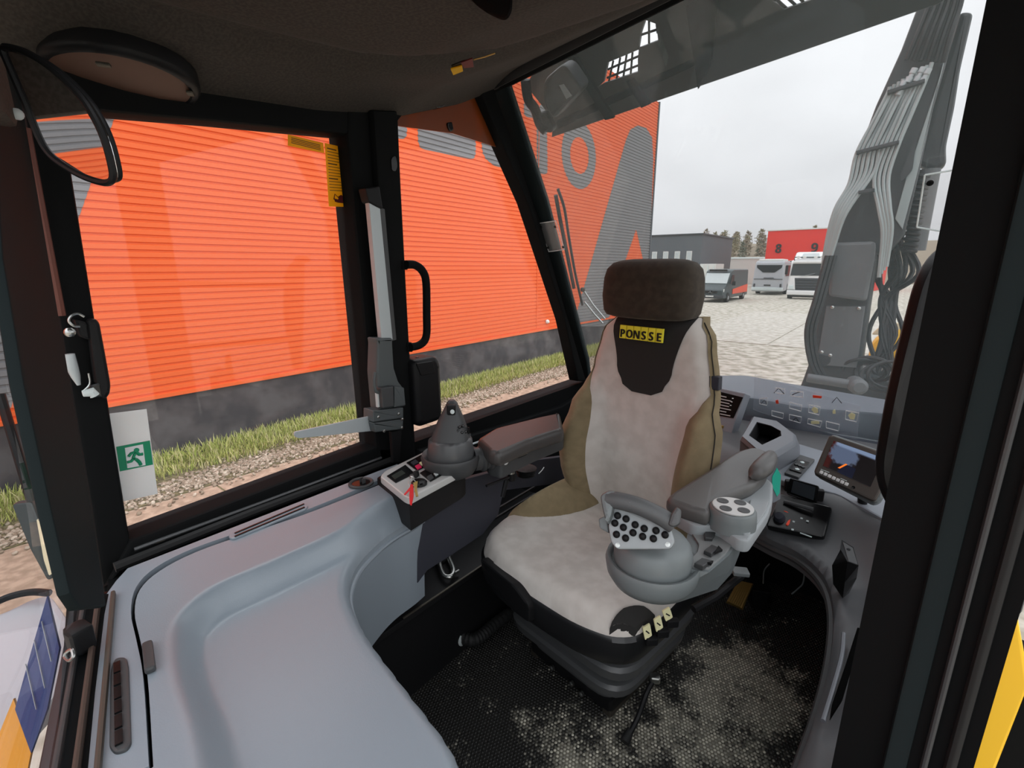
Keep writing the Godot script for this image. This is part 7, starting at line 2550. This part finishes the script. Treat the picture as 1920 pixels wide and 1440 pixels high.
	for i in 7:
		var u := (i + 0.5) / 7.0
		m = mb()
		m.beam(Vector3(-0.3296, 0.062, -1.674).lerp(Vector3(-0.2813, 0.052, -1.6816), u), Vector3(-0.3167, 0.102, -1.7668).lerp(Vector3(-0.2729, 0.102, -1.7777), u), 0.006, 0.005, Vector3.RIGHT)
		part(pe, "rib", m, M.brass)
	m = mb()
	m.box(Vector3(-0.2595, 0.05, -1.8183), Vector3(0.06, 0.08, 0.10), 0.006, Basis(Vector3.UP, 0.4))
	part(pe, "pedal_box", m, M.black_plastic)
	var wr := thing("loose_wire", "thin loose grey wire hanging in the dark footwell under the console", "wire")
	m = mb()
	m.tube(Mb.smooth([Vector3(-0.1131, 0.5, -1.4948), Vector3(-0.1264, 0.42, -1.5153), Vector3(-0.1079, 0.36, -1.5545), Vector3(-0.1051, 0.3, -1.5774), Vector3(-0.1151, 0.28, -1.5646), Vector3(-0.1287, 0.26, -1.5554)], 5), 0.0022, 5)
	part(wr, "strand", m, M.pod_plastic)
	m = mb()
	m.tube(Mb.smooth([Vector3(-0.2181, 0.25, -1.7041), Vector3(-0.2305, 0.22, -1.6991), Vector3(-0.2303, 0.16, -1.7147)], 5), 0.0022, 5)
	part(wr, "strand", m, M.pod_plastic)


func screen_mesh(a: Vector3, b: Vector3, c: Vector3, d: Vector3, n: Vector3) -> ArrayMesh:
	var st := SurfaceTool.new()
	st.begin(Mesh.PRIMITIVE_TRIANGLES)
	st.set_normal(n)
	var v := [a, b, c, d]
	var uv := [Vector2(0, 0), Vector2(1, 0), Vector2(1, 1), Vector2(0, 1)]
	for k in [0, 1, 2, 0, 2, 3]:
		st.set_uv(uv[k])
		st.add_vertex(v[k])
	return st.commit()

# ------------------------------------------------------------------ fittings on pillars, ceiling and panes

func build_fittings() -> void:
	var inx := Vector3.RIGHT
	var m := mb()
	# interior mirror at the upper left
	var mi := thing("wide_mirror", "large rounded interior mirror at the upper left corner", "mirror")
	var outline: Array = [Vector3(-0.8505, 1.4936, -0.1257), Vector3(-0.8285, 1.4905, -0.1333), Vector3(-0.8044, 1.4806, -0.1425), Vector3(-0.7768, 1.4618, -0.1544), Vector3(-0.7524, 1.4358, -0.1663), Vector3(-0.7415, 1.4127, -0.1734), Vector3(-0.7384, 1.391, -0.1779), Vector3(-0.7414, 1.3676, -0.1807), Vector3(-0.7465, 1.3526, -0.1814), Vector3(-0.757, 1.3475, -0.1789), Vector3(-0.7741, 1.349, -0.1732), Vector3(-0.8024, 1.3584, -0.1627), Vector3(-0.8305, 1.3739, -0.1512), Vector3(-0.8443, 1.3867, -0.1448), Vector3(-0.8501, 1.4046, -0.1401), Vector3(-0.85, 1.4385, -0.1347), Vector3(-0.8518, 1.4712, -0.1289)]
	var sm: Array = Mb.smooth(outline, 3, true)
	m.slab(sm, Vector3(0.3006, -0.1503, 0.9418), 0.006, 0.001)
	part(mi, "mirror_glass", m, M.mirror)
	var back := []
	for p in sm:
		back.append(p - Vector3(0.3006, -0.1503, 0.9418) * 0.006)
	m = mb()
	m.slab(back, Vector3(0.3006, -0.1503, 0.9418), 0.006, 0.002)
	part(mi, "back_cover", m, M.black_plastic)
	m = mb()
	m.tube(sm, 0.004, 8, true)
	part(mi, "rim", m, M.black_plastic)
	m = mb()
	m.ball(Vector3(-0.9157, 1.4391, -0.1349), Vector3(0.007, 0.007, 0.007), Basis.IDENTITY, 7)
	part(mi, "mount_ball", m, M.sticker_grey)

	# round ceiling speaker
	var sp := thing("ceiling_speaker", "round ceiling speaker with brown mesh and black ring, upper left", "speaker")
	var sc := Vector3(-1.2054, 1.59, -0.3364)
	var sn := Vector3(0.12, -1, 0.05).normalized()
	m = mb()
	m.lathe(sc, sn, [Vector2(0.122, -0.03), Vector2(0.124, -0.006), Vector2(0.118, 0.004), Vector2(0.108, 0.006), Vector2(0.104, 0.002)], 40)
	part(sp, "ring", m.done(50), M.black_plastic)
	m = mb()
	m.lathe(sc, sn, [Vector2(0.106, -0.01), Vector2(0.106, 0.003), Vector2(0.06, 0.010), Vector2(0.002, 0.013)], 36)
	part(sp, "mesh_cover", m.done(60), M.mesh_brown)
	for k in 4:
		var a := TAU * k / 4 + 0.5
		m = mb()
		m.box(sc + Vector3(cos(a) * 0.106, -0.008, sin(a) * 0.106), Vector3(0.012, 0.006, 0.02), 0.002, Basis(Vector3.UP, -a))
		part(sp, "clip", m, M.dull_metal)
	# dark lamp pod at the top
	var lp := thing("ceiling_pod", "black moulded lamp pod on the ceiling at the top edge", "lamp")
	m = mb()
	m.loft([
		Mb.rounded([Vector3(-0.6147, 1.7, -0.6308), Vector3(-0.6717, 1.7, -0.7207), Vector3(-0.6756, 1.7, -0.7749), Vector3(-0.6664, 1.7, -0.8184), Vector3(-0.6353, 1.7, -0.8021), Vector3(-0.5403, 1.7, -0.6901)], 0.03),
		Mb.rounded([Vector3(-0.5288, 1.64, -0.5498), Vector3(-0.5713, 1.64, -0.6178), Vector3(-0.5747, 1.64, -0.6631), Vector3(-0.5691, 1.64, -0.6935), Vector3(-0.5456, 1.64, -0.6781), Vector3(-0.4728, 1.64, -0.5945)], 0.03),
	])
	part(lp, "housing", m, M.void_black)
	# small flag ribbon on the headliner
	var fl := thing("flag_ribbon", "small black, red and gold ribbon hanging from the headliner edge", "ribbon")
	for q in [[[Vector3(-0.8351, 1.672, -0.835), Vector3(-0.7977, 1.672, -0.8329), Vector3(-0.7763, 1.672, -0.8396), Vector3(-0.7866, 1.672, -0.8523), Vector3(-0.8113, 1.672, -0.8468), Vector3(-0.8461, 1.672, -0.8523)], "ink"], [[Vector3(-0.7994, 1.668, -0.828), Vector3(-0.7653, 1.668, -0.8278), Vector3(-0.7935, 1.668, -0.8613), Vector3(-0.8137, 1.668, -0.8525)], "dark_red"], [[Vector3(-0.8405, 1.668, -0.8385), Vector3(-0.8093, 1.668, -0.8414), Vector3(-0.8279, 1.668, -0.8637), Vector3(-0.8596, 1.668, -0.8655)], "sticker_yellow"]]:
		m = mb()
		m.slab(q[0], Vector3(0.2, -1, 0.3), 0.003)
		part(fl, "stripe", m, M[q[1]])
	m = mb()
	m.tube([Vector3(-0.7745, 1.672, -0.841), Vector3(-0.7482, 1.672, -0.8452), Vector3(-0.7193, 1.672, -0.8453)], 0.0015, 5)
	part(fl, "cord", m, M.brass)

	# stickers on the left pane
	var st := thing("warning_sticker", "small yellow warning sticker, the shorter of the two on the left pane", "sticker", "yellow stickers")
	m = mb()
	m.slab([Vector3(-1.262, 1.5724, -0.6799), Vector3(-1.262, 1.5699, -0.7754), Vector3(-1.262, 1.5452, -0.776), Vector3(-1.262, 1.5461, -0.677)], inx, 0.001)
	part(st, "label", m, M.sticker_yellow)
	for k in 4:
		m = mb()
		var u := (k + 0.8) / 5.0
		m.beam(Vector3(-1.2615, 1.5689, -0.6875).lerp(Vector3(-1.2615, 1.55, -0.6854), u), Vector3(-1.2615, 1.5655, -0.7655).lerp(Vector3(-1.2615, 1.5461, -0.7666), u), 0.0016, 0.0006, Vector3.UP)
		part(st, "text_line", m, M.ink_soft)
	st = thing("warning_sticker", "tall yellow warning sticker with a machine pictogram on the left pane", "sticker", "yellow stickers")
	m = mb()
	m.slab([Vector3(-1.262, 1.5707, -0.7802), Vector3(-1.262, 1.5695, -0.8409), Vector3(-1.262, 1.4147, -0.8385), Vector3(-1.262, 1.4106, -0.7767)], inx, 0.001)
	part(st, "label", m, M.sticker_yellow)
	for k in 15:
		m = mb()
		var u := (k + 1.0) / 20.0
		var w := 0.95 if k % 5 else 0.55
		var a := Vector3(-1.2615, 1.5664, -0.7856).lerp(Vector3(-1.2615, 1.4151, -0.7817), u)
		var b := Vector3(-1.2615, 1.5644, -0.8352).lerp(Vector3(-1.2615, 1.4197, -0.8318), u)
		m.beam(a, a.lerp(b, w), 0.0016 if k % 5 else 0.003, 0.0006, Vector3.UP)
		part(st, "text_line", m, M.ink_soft)
	m = mb()
	m.slab([Vector3(-1.2615, 1.433, -0.7948), Vector3(-1.2615, 1.4313, -0.8061), Vector3(-1.2615, 1.4401, -0.8102), Vector3(-1.2615, 1.4438, -0.8189), Vector3(-1.2615, 1.436, -0.8248), Vector3(-1.2615, 1.4308, -0.8294), Vector3(-1.2615, 1.4231, -0.8219), Vector3(-1.2615, 1.4229, -0.8053), Vector3(-1.2615, 1.4247, -0.7956)], inx, 0.0006)
	part(st, "pictogram", m, M.dark_red)
	m = mb()
	m.tube([Vector3(-1.2615, 1.43, -0.7929), Vector3(-1.2615, 1.4443, -0.7975), Vector3(-1.2615, 1.437, -0.8066), Vector3(-1.2615, 1.4436, -0.8172)], 0.0015, 4)
	part(st, "pictogram_arm", m, M.dark_red)
	# emergency exit plate
	var ex := thing("exit_sign", "pale grey plate with green running man exit sign on the left pane", "sign")
	m = mb()
	m.slab([Vector3(-1.261, 0.9505, -0.2241), Vector3(-1.261, 0.9454, -0.2903), Vector3(-1.261, 0.7453, -0.2815), Vector3(-1.261, 0.7518, -0.2194)], inx, 0.002, 0.0005)
	part(ex, "plate", m, M.sticker_grey)
	m = mb()
	m.slab([Vector3(-1.26, 0.8766, -0.2257), Vector3(-1.26, 0.8737, -0.2851), Vector3(-1.26, 0.8171, -0.2827), Vector3(-1.26, 0.821, -0.2234)], inx, 0.001)
	part(ex, "green_field", m, M.green)
	m = mb()
	m.slab([Vector3(-1.2594, 0.8702, -0.2393), Vector3(-1.2594, 0.8691, -0.2715), Vector3(-1.2594, 0.8206, -0.2691), Vector3(-1.2594, 0.824, -0.2368)], inx, 0.0006)
	part(ex, "door_symbol", m, M.white)
	var man := [[Vector3(-1.259, 0.8553, -0.2558), Vector3(-1.259, 0.8446, -0.2503), Vector3(-1.259, 0.838, -0.255)], [Vector3(-1.259, 0.855, -0.2567), Vector3(-1.259, 0.8485, -0.2615), Vector3(-1.259, 0.8476, -0.2681)], [Vector3(-1.259, 0.8556, -0.2548), Vector3(-1.259, 0.8552, -0.2481), Vector3(-1.259, 0.8495, -0.2425)], [Vector3(-1.259, 0.8395, -0.2543), Vector3(-1.259, 0.8317, -0.2589), Vector3(-1.259, 0.8236, -0.2606)], [Vector3(-1.259, 0.8431, -0.251), Vector3(-1.259, 0.8374, -0.2454), Vector3(-1.259, 0.8374, -0.2379)]]
	for q in man:
		m = mb()
		m.tube(q, 0.0035, 5)
		part(ex, "running_man", m, M.green)
	m = mb()
	m.lathe(Vector3(-1.259, 0.8595, -0.2583), inx, [Vector2(0.005, -0.001), Vector2(0.005, 0.001)], 10)
	part(ex, "running_man", m, M.green)

	# latch handle on the front corner pillar
	var la := thing("window_latch", "black window latch handle with ring and spring on the front pillar", "latch")
	m = mb()
	m.slab(Mb.rounded([Vector3(-1.19, 1.1525, -0.2097), Vector3(-1.19, 1.1544, -0.2226), Vector3(-1.19, 1.1449, -0.2274), Vector3(-1.19, 1.0891, -0.2266), Vector3(-1.19, 1.0233, -0.2253), Vector3(-1.19, 1.0047, -0.2207), Vector3(-1.19, 0.9957, -0.2118), Vector3(-1.19, 1.0065, -0.2021), Vector3(-1.19, 1.0611, -0.2044), Vector3(-1.19, 1.1122, -0.2079)], 0.01), inx, 0.025, 0.006)
	part(la, "handle_plate", m, M.black_plastic)
	m = mb()
	m.slab(Mb.rounded([Vector3(-1.195, 1.1557, -0.1913), Vector3(-1.195, 1.147, -0.2106), Vector3(-1.195, 1.1115, -0.2103), Vector3(-1.195, 1.1214, -0.1948)], 0.006), inx, 0.03, 0.004)
	part(la, "latch_block", m, M.black_plastic)
	m = mb()
	m.slab(Mb.rounded([Vector3(-1.19, 1.0298, -0.1914), Vector3(-1.19, 1.0325, -0.2111), Vector3(-1.19, 1.0013, -0.211), Vector3(-1.19, 1.0026, -0.1902)], 0.006), inx, 0.03, 0.004)
	part(la, "latch_block", m, M.gloss_black)
	m = mb()
	m.tube(Mb.smooth([Vector3(-1.18, 1.1595, -0.2044), Vector3(-1.18, 1.166, -0.1964), Vector3(-1.18, 1.1628, -0.1869), Vector3(-1.18, 1.1536, -0.1817), Vector3(-1.18, 1.1443, -0.1869), Vector3(-1.18, 1.1425, -0.1956)], 4), 0.0022, 6)
	part(la, "ring", m, M.steel)
	m = mb()
	m.ball(Vector3(-1.18, 1.1333, -0.1798), Vector3(0.009, 0.009, 0.009), Basis.IDENTITY, 6)
	part(la, "stud", m, M.steel)
	m = mb()
	m.tube([Vector3(-1.185, 1.093, -0.1733), Vector3(-1.185, 1.0668, -0.1734), Vector3(-1.185, 1.0502, -0.1753), Vector3(-1.185, 1.0334, -0.1771)], [0.008, 0.009, 0.007, 0.003], 10)
	part(la, "spring_bolt", m, M.aluminium)
	m = mb()
	m.tube([Vector3(-1.18, 1.0172, -0.1789), Vector3(-1.18, 1.0176, -0.1923), Vector3(-1.18, 1.0095, -0.1957)], [0.006, 0.009, 0.008], 8)
	part(la, "lock_pin", m, M.sticker_grey)
	m = mb()
	m.tube(Mb.smooth([Vector3(-1.18, 1.0204, -0.1787), Vector3(-1.18, 1.0334, -0.1917), Vector3(-1.18, 1.0539, -0.1934)], 4), 0.0015, 5)
	part(la, "wire_clip", m, M.steel)

	# sliding arm on the middle pillar
	var ar := thing("pillar_slide", "light metal slide rail with a dark plastic carriage on the middle pillar", "rail")
	m = mb()
	m.slab([Vector3(-1.155, 1.4199, -0.8309), Vector3(-1.155, 1.4095, -0.8663), Vector3(-1.155, 1.04, -0.8829), Vector3(-1.155, 1.04, -0.8429)], inx, 0.02, 0.003)
	part(ar, "rail", m, M.aluminium)
	m = mb()
	m.slab([Vector3(-1.165, 1.4108, -0.872), Vector3(-1.165, 1.4067, -0.8896), Vector3(-1.165, 1.0366, -0.9042), Vector3(-1.165, 1.0339, -0.8863)], inx, 0.02, 0.003)
	part(ar, "rail_side", m, M.dark_plastic)
	m = mb()
	m.slab(Mb.rounded([Vector3(-1.15, 1.4529, -0.8185), Vector3(-1.15, 1.4638, -0.8651), Vector3(-1.15, 1.4042, -0.8728), Vector3(-1.15, 1.4059, -0.8606), Vector3(-1.15, 1.4178, -0.8272)], 0.006), inx, 0.035, 0.004)
	part(ar, "end_bracket", m, M.black_plastic)
	m = mb()
	m.slab(Mb.rounded([Vector3(-1.145, 1.053, -0.8183), Vector3(-1.145, 1.0463, -0.8775), Vector3(-1.145, 1.034, -0.8746), Vector3(-1.145, 0.9572, -0.8749), Vector3(-1.145, 0.9141, -0.8877), Vector3(-1.145, 0.8888, -0.9063), Vector3(-1.145, 0.8301, -0.9107), Vector3(-1.145, 0.8397, -0.8124), Vector3(-1.145, 0.9522, -0.8102), Vector3(-1.145, 1.036, -0.8205)], 0.006), inx, 0.05, 0.008)
	part(ar, "carriage", m, M.carriage_grey)
	m = mb()
	m.slab(Mb.rounded([Vector3(-1.125, 0.9113, -0.8088), Vector3(-1.125, 0.9092, -0.852), Vector3(-1.125, 0.8478, -0.8495), Vector3(-1.125, 0.8506, -0.8096)], 0.004), inx, 0.03, 0.003)
	part(ar, "window_block", m, M.dark_plastic)
	m = mb()
	m.slab(Mb.rounded([Vector3(-1.128, 0.9076, -0.8581), Vector3(-1.128, 0.8958, -0.893), Vector3(-1.128, 0.8401, -0.8953), Vector3(-1.128, 0.8431, -0.8535)], 0.003), inx, 0.03, 0.003)
	part(ar, "side_block", m, M.carriage_grey)
	m = mb()
	m.slab(Mb.rounded([Vector3(-1.135, 0.8484, -0.7836), Vector3(-1.135, 0.8327, -0.8924), Vector3(-1.135, 0.7992, -0.8901), Vector3(-1.135, 0.8137, -0.7808)], 0.003), inx, 0.05, 0.004)
	part(ar, "clamp", m, M.carriage_grey)
	m = mb()
	m.slab(Mb.rounded([Vector3(-1.135, 0.8122, -0.7807), Vector3(-1.135, 0.7958, -0.8899), Vector3(-1.135, 0.7642, -0.8857), Vector3(-1.135, 0.7816, -0.7856)], 0.003), inx, 0.05, 0.004)
	part(ar, "clamp", m, M.carriage_grey)
	for p in [Vector3(-1.134, 0.8259, -0.7976), Vector3(-1.134, 0.8179, -0.8703), Vector3(-1.134, 0.7978, -0.8831), Vector3(-1.134, 0.7714, -0.8792), Vector3(-1.134, 0.7787, -0.8146)]:
		m = mb()
		m.lathe(p, inx, [Vector2(0.0045, -0.001), Vector2(0.0045, 0.002), Vector2(0.002, 0.003)], 10)
		part(ar, "screw", m, M.steel)
	m = mb()
	m.tube(Mb.smooth([Vector3(-1.14, 0.9575, -0.8015), Vector3(-1.14, 0.9319, -0.7958), Vector3(-1.14, 0.9046, -0.7991), Vector3(-1.14, 0.8961, -0.8094)], 4), 0.005, 8)
	part(ar, "trigger", m, M.carriage_grey)
	m = mb()
	m.slab([Vector3(-1.14, 0.8941, -0.8037), Vector3(-1.14, 0.8938, -0.813), Vector3(-1.14, 0.8533, -0.8135), Vector3(-1.14, 0.8523, -0.8041)], inx, 0.01)
	part(ar, "label", m, M.sticker_grey)
	m = mb()
	m.slab(Mb.rounded([Vector3(-1.16, 0.8395, -0.5616), Vector3(-1.16, 0.8251, -0.7997), Vector3(-1.16, 0.7782, -0.7959), Vector3(-1.16, 0.8196, -0.5708), Vector3(-1.16, 0.8283, -0.5604)], 0.005), inx, 0.006, 0.001)
	part(ar, "flat_blade", m, M.aluminium)
	m = mb()
	m.slab([Vector3(-1.15, 0.7614, -0.8528), Vector3(-1.15, 0.7572, -0.8932), Vector3(-1.15, 0.6557, -0.8779), Vector3(-1.15, 0.6602, -0.8535)], inx, 0.015, 0.003)
	part(ar, "strap", m, M.black_plastic)

	# grab handle and housing beside the middle pillar
	var gh := thing("grab_handle", "black tubular grab handle on the middle pillar", "handle")
	m = mb()
	m.tube(Mb.smooth([Vector3(-1.17, 1.2562, -0.9593), Vector3(-1.17, 1.2547, -0.992), Vector3(-1.17, 1.2372, -1.0207), Vector3(-1.17, 1.2012, -1.0339), Vector3(-1.17, 1.1017, -1.0306), Vector3(-1.17, 1.0425, -1.0273), Vector3(-1.17, 1.0181, -1.0147), Vector3(-1.17, 1.0075, -0.9898), Vector3(-1.17, 1.0063, -0.9596)], 4), 0.0125, 12)
	part(gh, "tube", m, M.frame_paint)
	for q in [[Vector3(-1.18, 1.2686, -0.9542), Vector3(-1.18, 1.2688, -0.9765), Vector3(-1.18, 1.2406, -0.9747), Vector3(-1.18, 1.2407, -0.9523)], [Vector3(-1.18, 1.0208, -0.9562), Vector3(-1.18, 1.0183, -0.9773), Vector3(-1.18, 0.9876, -0.9775), Vector3(-1.18, 0.9905, -0.9563)]]:
		m = mb()
		m.slab(Mb.rounded(q, 0.004), inx, 0.03, 0.004)
		part(gh, "foot", m, M.frame_paint)
	var bx := thing("pillar_box", "black rounded box fixed beside the middle pillar below the grab handle", "box")
	m = mb()
	m.slab(Mb.rounded([Vector3(-1.155, 0.9662, -0.9572), Vector3(-1.155, 0.9648, -1.0603), Vector3(-1.155, 0.9379, -1.0733), Vector3(-1.155, 0.764, -1.0749), Vector3(-1.155, 0.7414, -1.0591), Vector3(-1.155, 0.7402, -0.9788), Vector3(-1.155, 0.7562, -0.9596)], 0.02), inx, 0.09, 0.018)
	part(bx, "housing", m.done(45), M.black_plastic)
	m = mb()
	m.slab(Mb.rounded([Vector3(-1.152, 0.9552, -0.9647), Vector3(-1.152, 0.9532, -1.0337), Vector3(-1.152, 0.911, -1.0431), Vector3(-1.152, 0.9129, -0.9818)], 0.006), inx, 0.006, 0.002)
	part(bx, "facet", m, M.black_plastic)
	m = mb()
	m.lathe(Vector3(-1.19, 0.9643, -0.9999), Vector3.UP, [Vector2(0.006, -0.004), Vector2(0.006, 0.003), Vector2(0.002, 0.004)], 10)
	part(bx, "plug", m, M.gloss_black)

	# rounded black pad behind the door pillar
	var pd := thing("door_pad", "large rounded black pad behind the right door pillar", "pad")
	m = mb()
	m.slab(Mb.rounded([Vector3(0.055, 1.31, -1.42), Vector3(0.012, 1.25, -1.30), Vector3(0.0, 1.0, -1.25), Vector3(0.004, 0.80, -1.27), Vector3(0.05, 0.70, -1.30), Vector3(0.16, 0.66, -1.32), Vector3(0.20, 1.32, -1.42)], 0.09, 6), Vector3(-0.25, 0.1, 1.0), 0.07, 0.022)
	part(pd, "cushion", m.done(50), M.black_plastic)
	for y in [0.85, 1.15]:
		m = mb()
		m.beam(Vector3(0.15, y, -1.33), Vector3(0.15, y + 0.02, -0.80), 0.03, 0.03, Vector3.UP, 0.006)
		part(pd, "arm", m, M.frame_paint)
	# yellow step panel outside the door
	var yp := thing("machine_fairing", "bright yellow machine side panel outside the door, bottom right", "panel")
	m = mb()
	m.slab([Vector3(0.19, 0.80, -1.0), Vector3(0.217, 0.72, -1.0), Vector3(0.238, 0.65, -1.0), Vector3(0.25, 0.60, -1.0), Vector3(0.243, 0.43, -1.0), Vector3(0.22, -0.1, -1.0), Vector3(0.185, -0.1, -1.0)], Vector3(0, 0, 1), 0.03, 0.004)
	part(yp, "plate", m, M.machine_yellow)
	m = mb()
	m.box(Vector3(0.42, -0.25, -1.10), Vector3(0.50, 1.72, 0.06), 0.01)
	part(yp, "frame", m, M.frame_paint)

	# foil panel and machine parts seen through the front pane
	var fo := thing("striped_foil", "blue and yellow striped reflective foil panel outside the front pane", "foil")
	var fn := Vector3(0.55, 0.45, 0.7).normalized()
	m = mb()
	m.slab([Vector3(-1.116, 0.6764, -0.0625), Vector3(-1.0851, 0.5863, -0.059), Vector3(-1.086, 0.4796, -0.0249), Vector3(-1.0968, 0.4035, 0.0076), Vector3(-1.1308, 0.4796, 0.0109), Vector3(-1.1232, 0.5863, -0.0286)], fn, 0.004)
	part(fo, "blue_field", m, M.blue_foil)
	m = mb()
	m.slab([Vector3(-1.1359, 0.4981, 0.0091), Vector3(-1.0968, 0.4035, 0.0076), Vector3(-1.0978, 0.3218, 0.0339), Vector3(-1.1725, 0.3218, 0.0935), Vector3(-1.154, 0.396, 0.0555)], fn, 0.004)
	part(fo, "yellow_field", m, M.yellow_foil)
	for q in [[Vector3(-1.1143, 0.6342, -0.0481), Vector3(-1.0903, 0.5647, -0.0455)], [Vector3(-1.1198, 0.6018, -0.0335), Vector3(-1.0921, 0.5184, -0.0295)], [Vector3(-1.1253, 0.5601, -0.0161), Vector3(-1.0984, 0.4814, -0.0129)]]:
		m = mb()
		m.beam(q[0], q[1], 0.0015, 0.001, fn)
		part(fo, "foil_seam", m, M.bus_grey)
	var fh := thing("fender_cover", "pale grey machine hood below the front pane at the left edge", "hood")
	m = mb()
	m.slab(Mb.rounded([Vector3(-1.9003, 0.3, 0.1092), Vector3(-1.8536, 0.3, -0.0068), Vector3(-1.8764, 0.3, -0.075), Vector3(-1.8591, 0.3, -0.1132), Vector3(-1.6728, 0.3, -0.1241), Vector3(-1.3738, 0.3, -0.0554), Vector3(-1.2671, 0.3, 0.0484), Vector3(-1.2764, 0.3, 0.1567)], 0.04), Vector3.UP, 0.05, 0.015)
	part(fh, "cover", m, M.bus_grey)
	m = mb()
	m.tube(Mb.smooth([Vector3(-1.8641, 0.33, 0.0077), Vector3(-1.8713, 0.33, -0.0352), Vector3(-1.8492, 0.33, -0.0767), Vector3(-1.804, 0.33, -0.1067)], 4), 0.010, 8)
	part(fh, "rim", m, M.black_plastic)
	var wm := thing("pane_wiper", "dark wiper bracket with a pale slot outside the front pane", "wiper")
	m = mb()
	m.slab(Mb.rounded([Vector3(-1.316, 0.7937, -0.0581), Vector3(-1.2838, 0.7988, -0.0854), Vector3(-1.2579, 0.7373, -0.0868), Vector3(-1.2281, 0.6502, -0.0834), Vector3(-1.2372, 0.645, -0.0745), Vector3(-1.2738, 0.7066, -0.0645)], 0.01), Vector3(0.8, 0.1, 0.5), 0.02, 0.004)
	part(wm, "bracket", m, M.van_green)
	m = mb()
	m.slab(Mb.rounded([Vector3(-1.2655, 0.7686, -0.084), Vector3(-1.2577, 0.7604, -0.0877), Vector3(-1.2248, 0.6635, -0.0836), Vector3(-1.229, 0.6584, -0.0787), Vector3(-1.2419, 0.689, -0.078)], 0.006), Vector3(0.8, 0.1, 0.5), 0.004)
	part(wm, "slot_insert", m, M.dusty_ledge)
	m = mb()
	m.tube([Vector3(-1.2838, 0.7988, -0.0854), Vector3(-1.3242, 0.9014, -0.0853), Vector3(-1.3645, 1.0039, -0.0851)], 0.008, 8)
	part(wm, "arm", m, M.black_plastic)
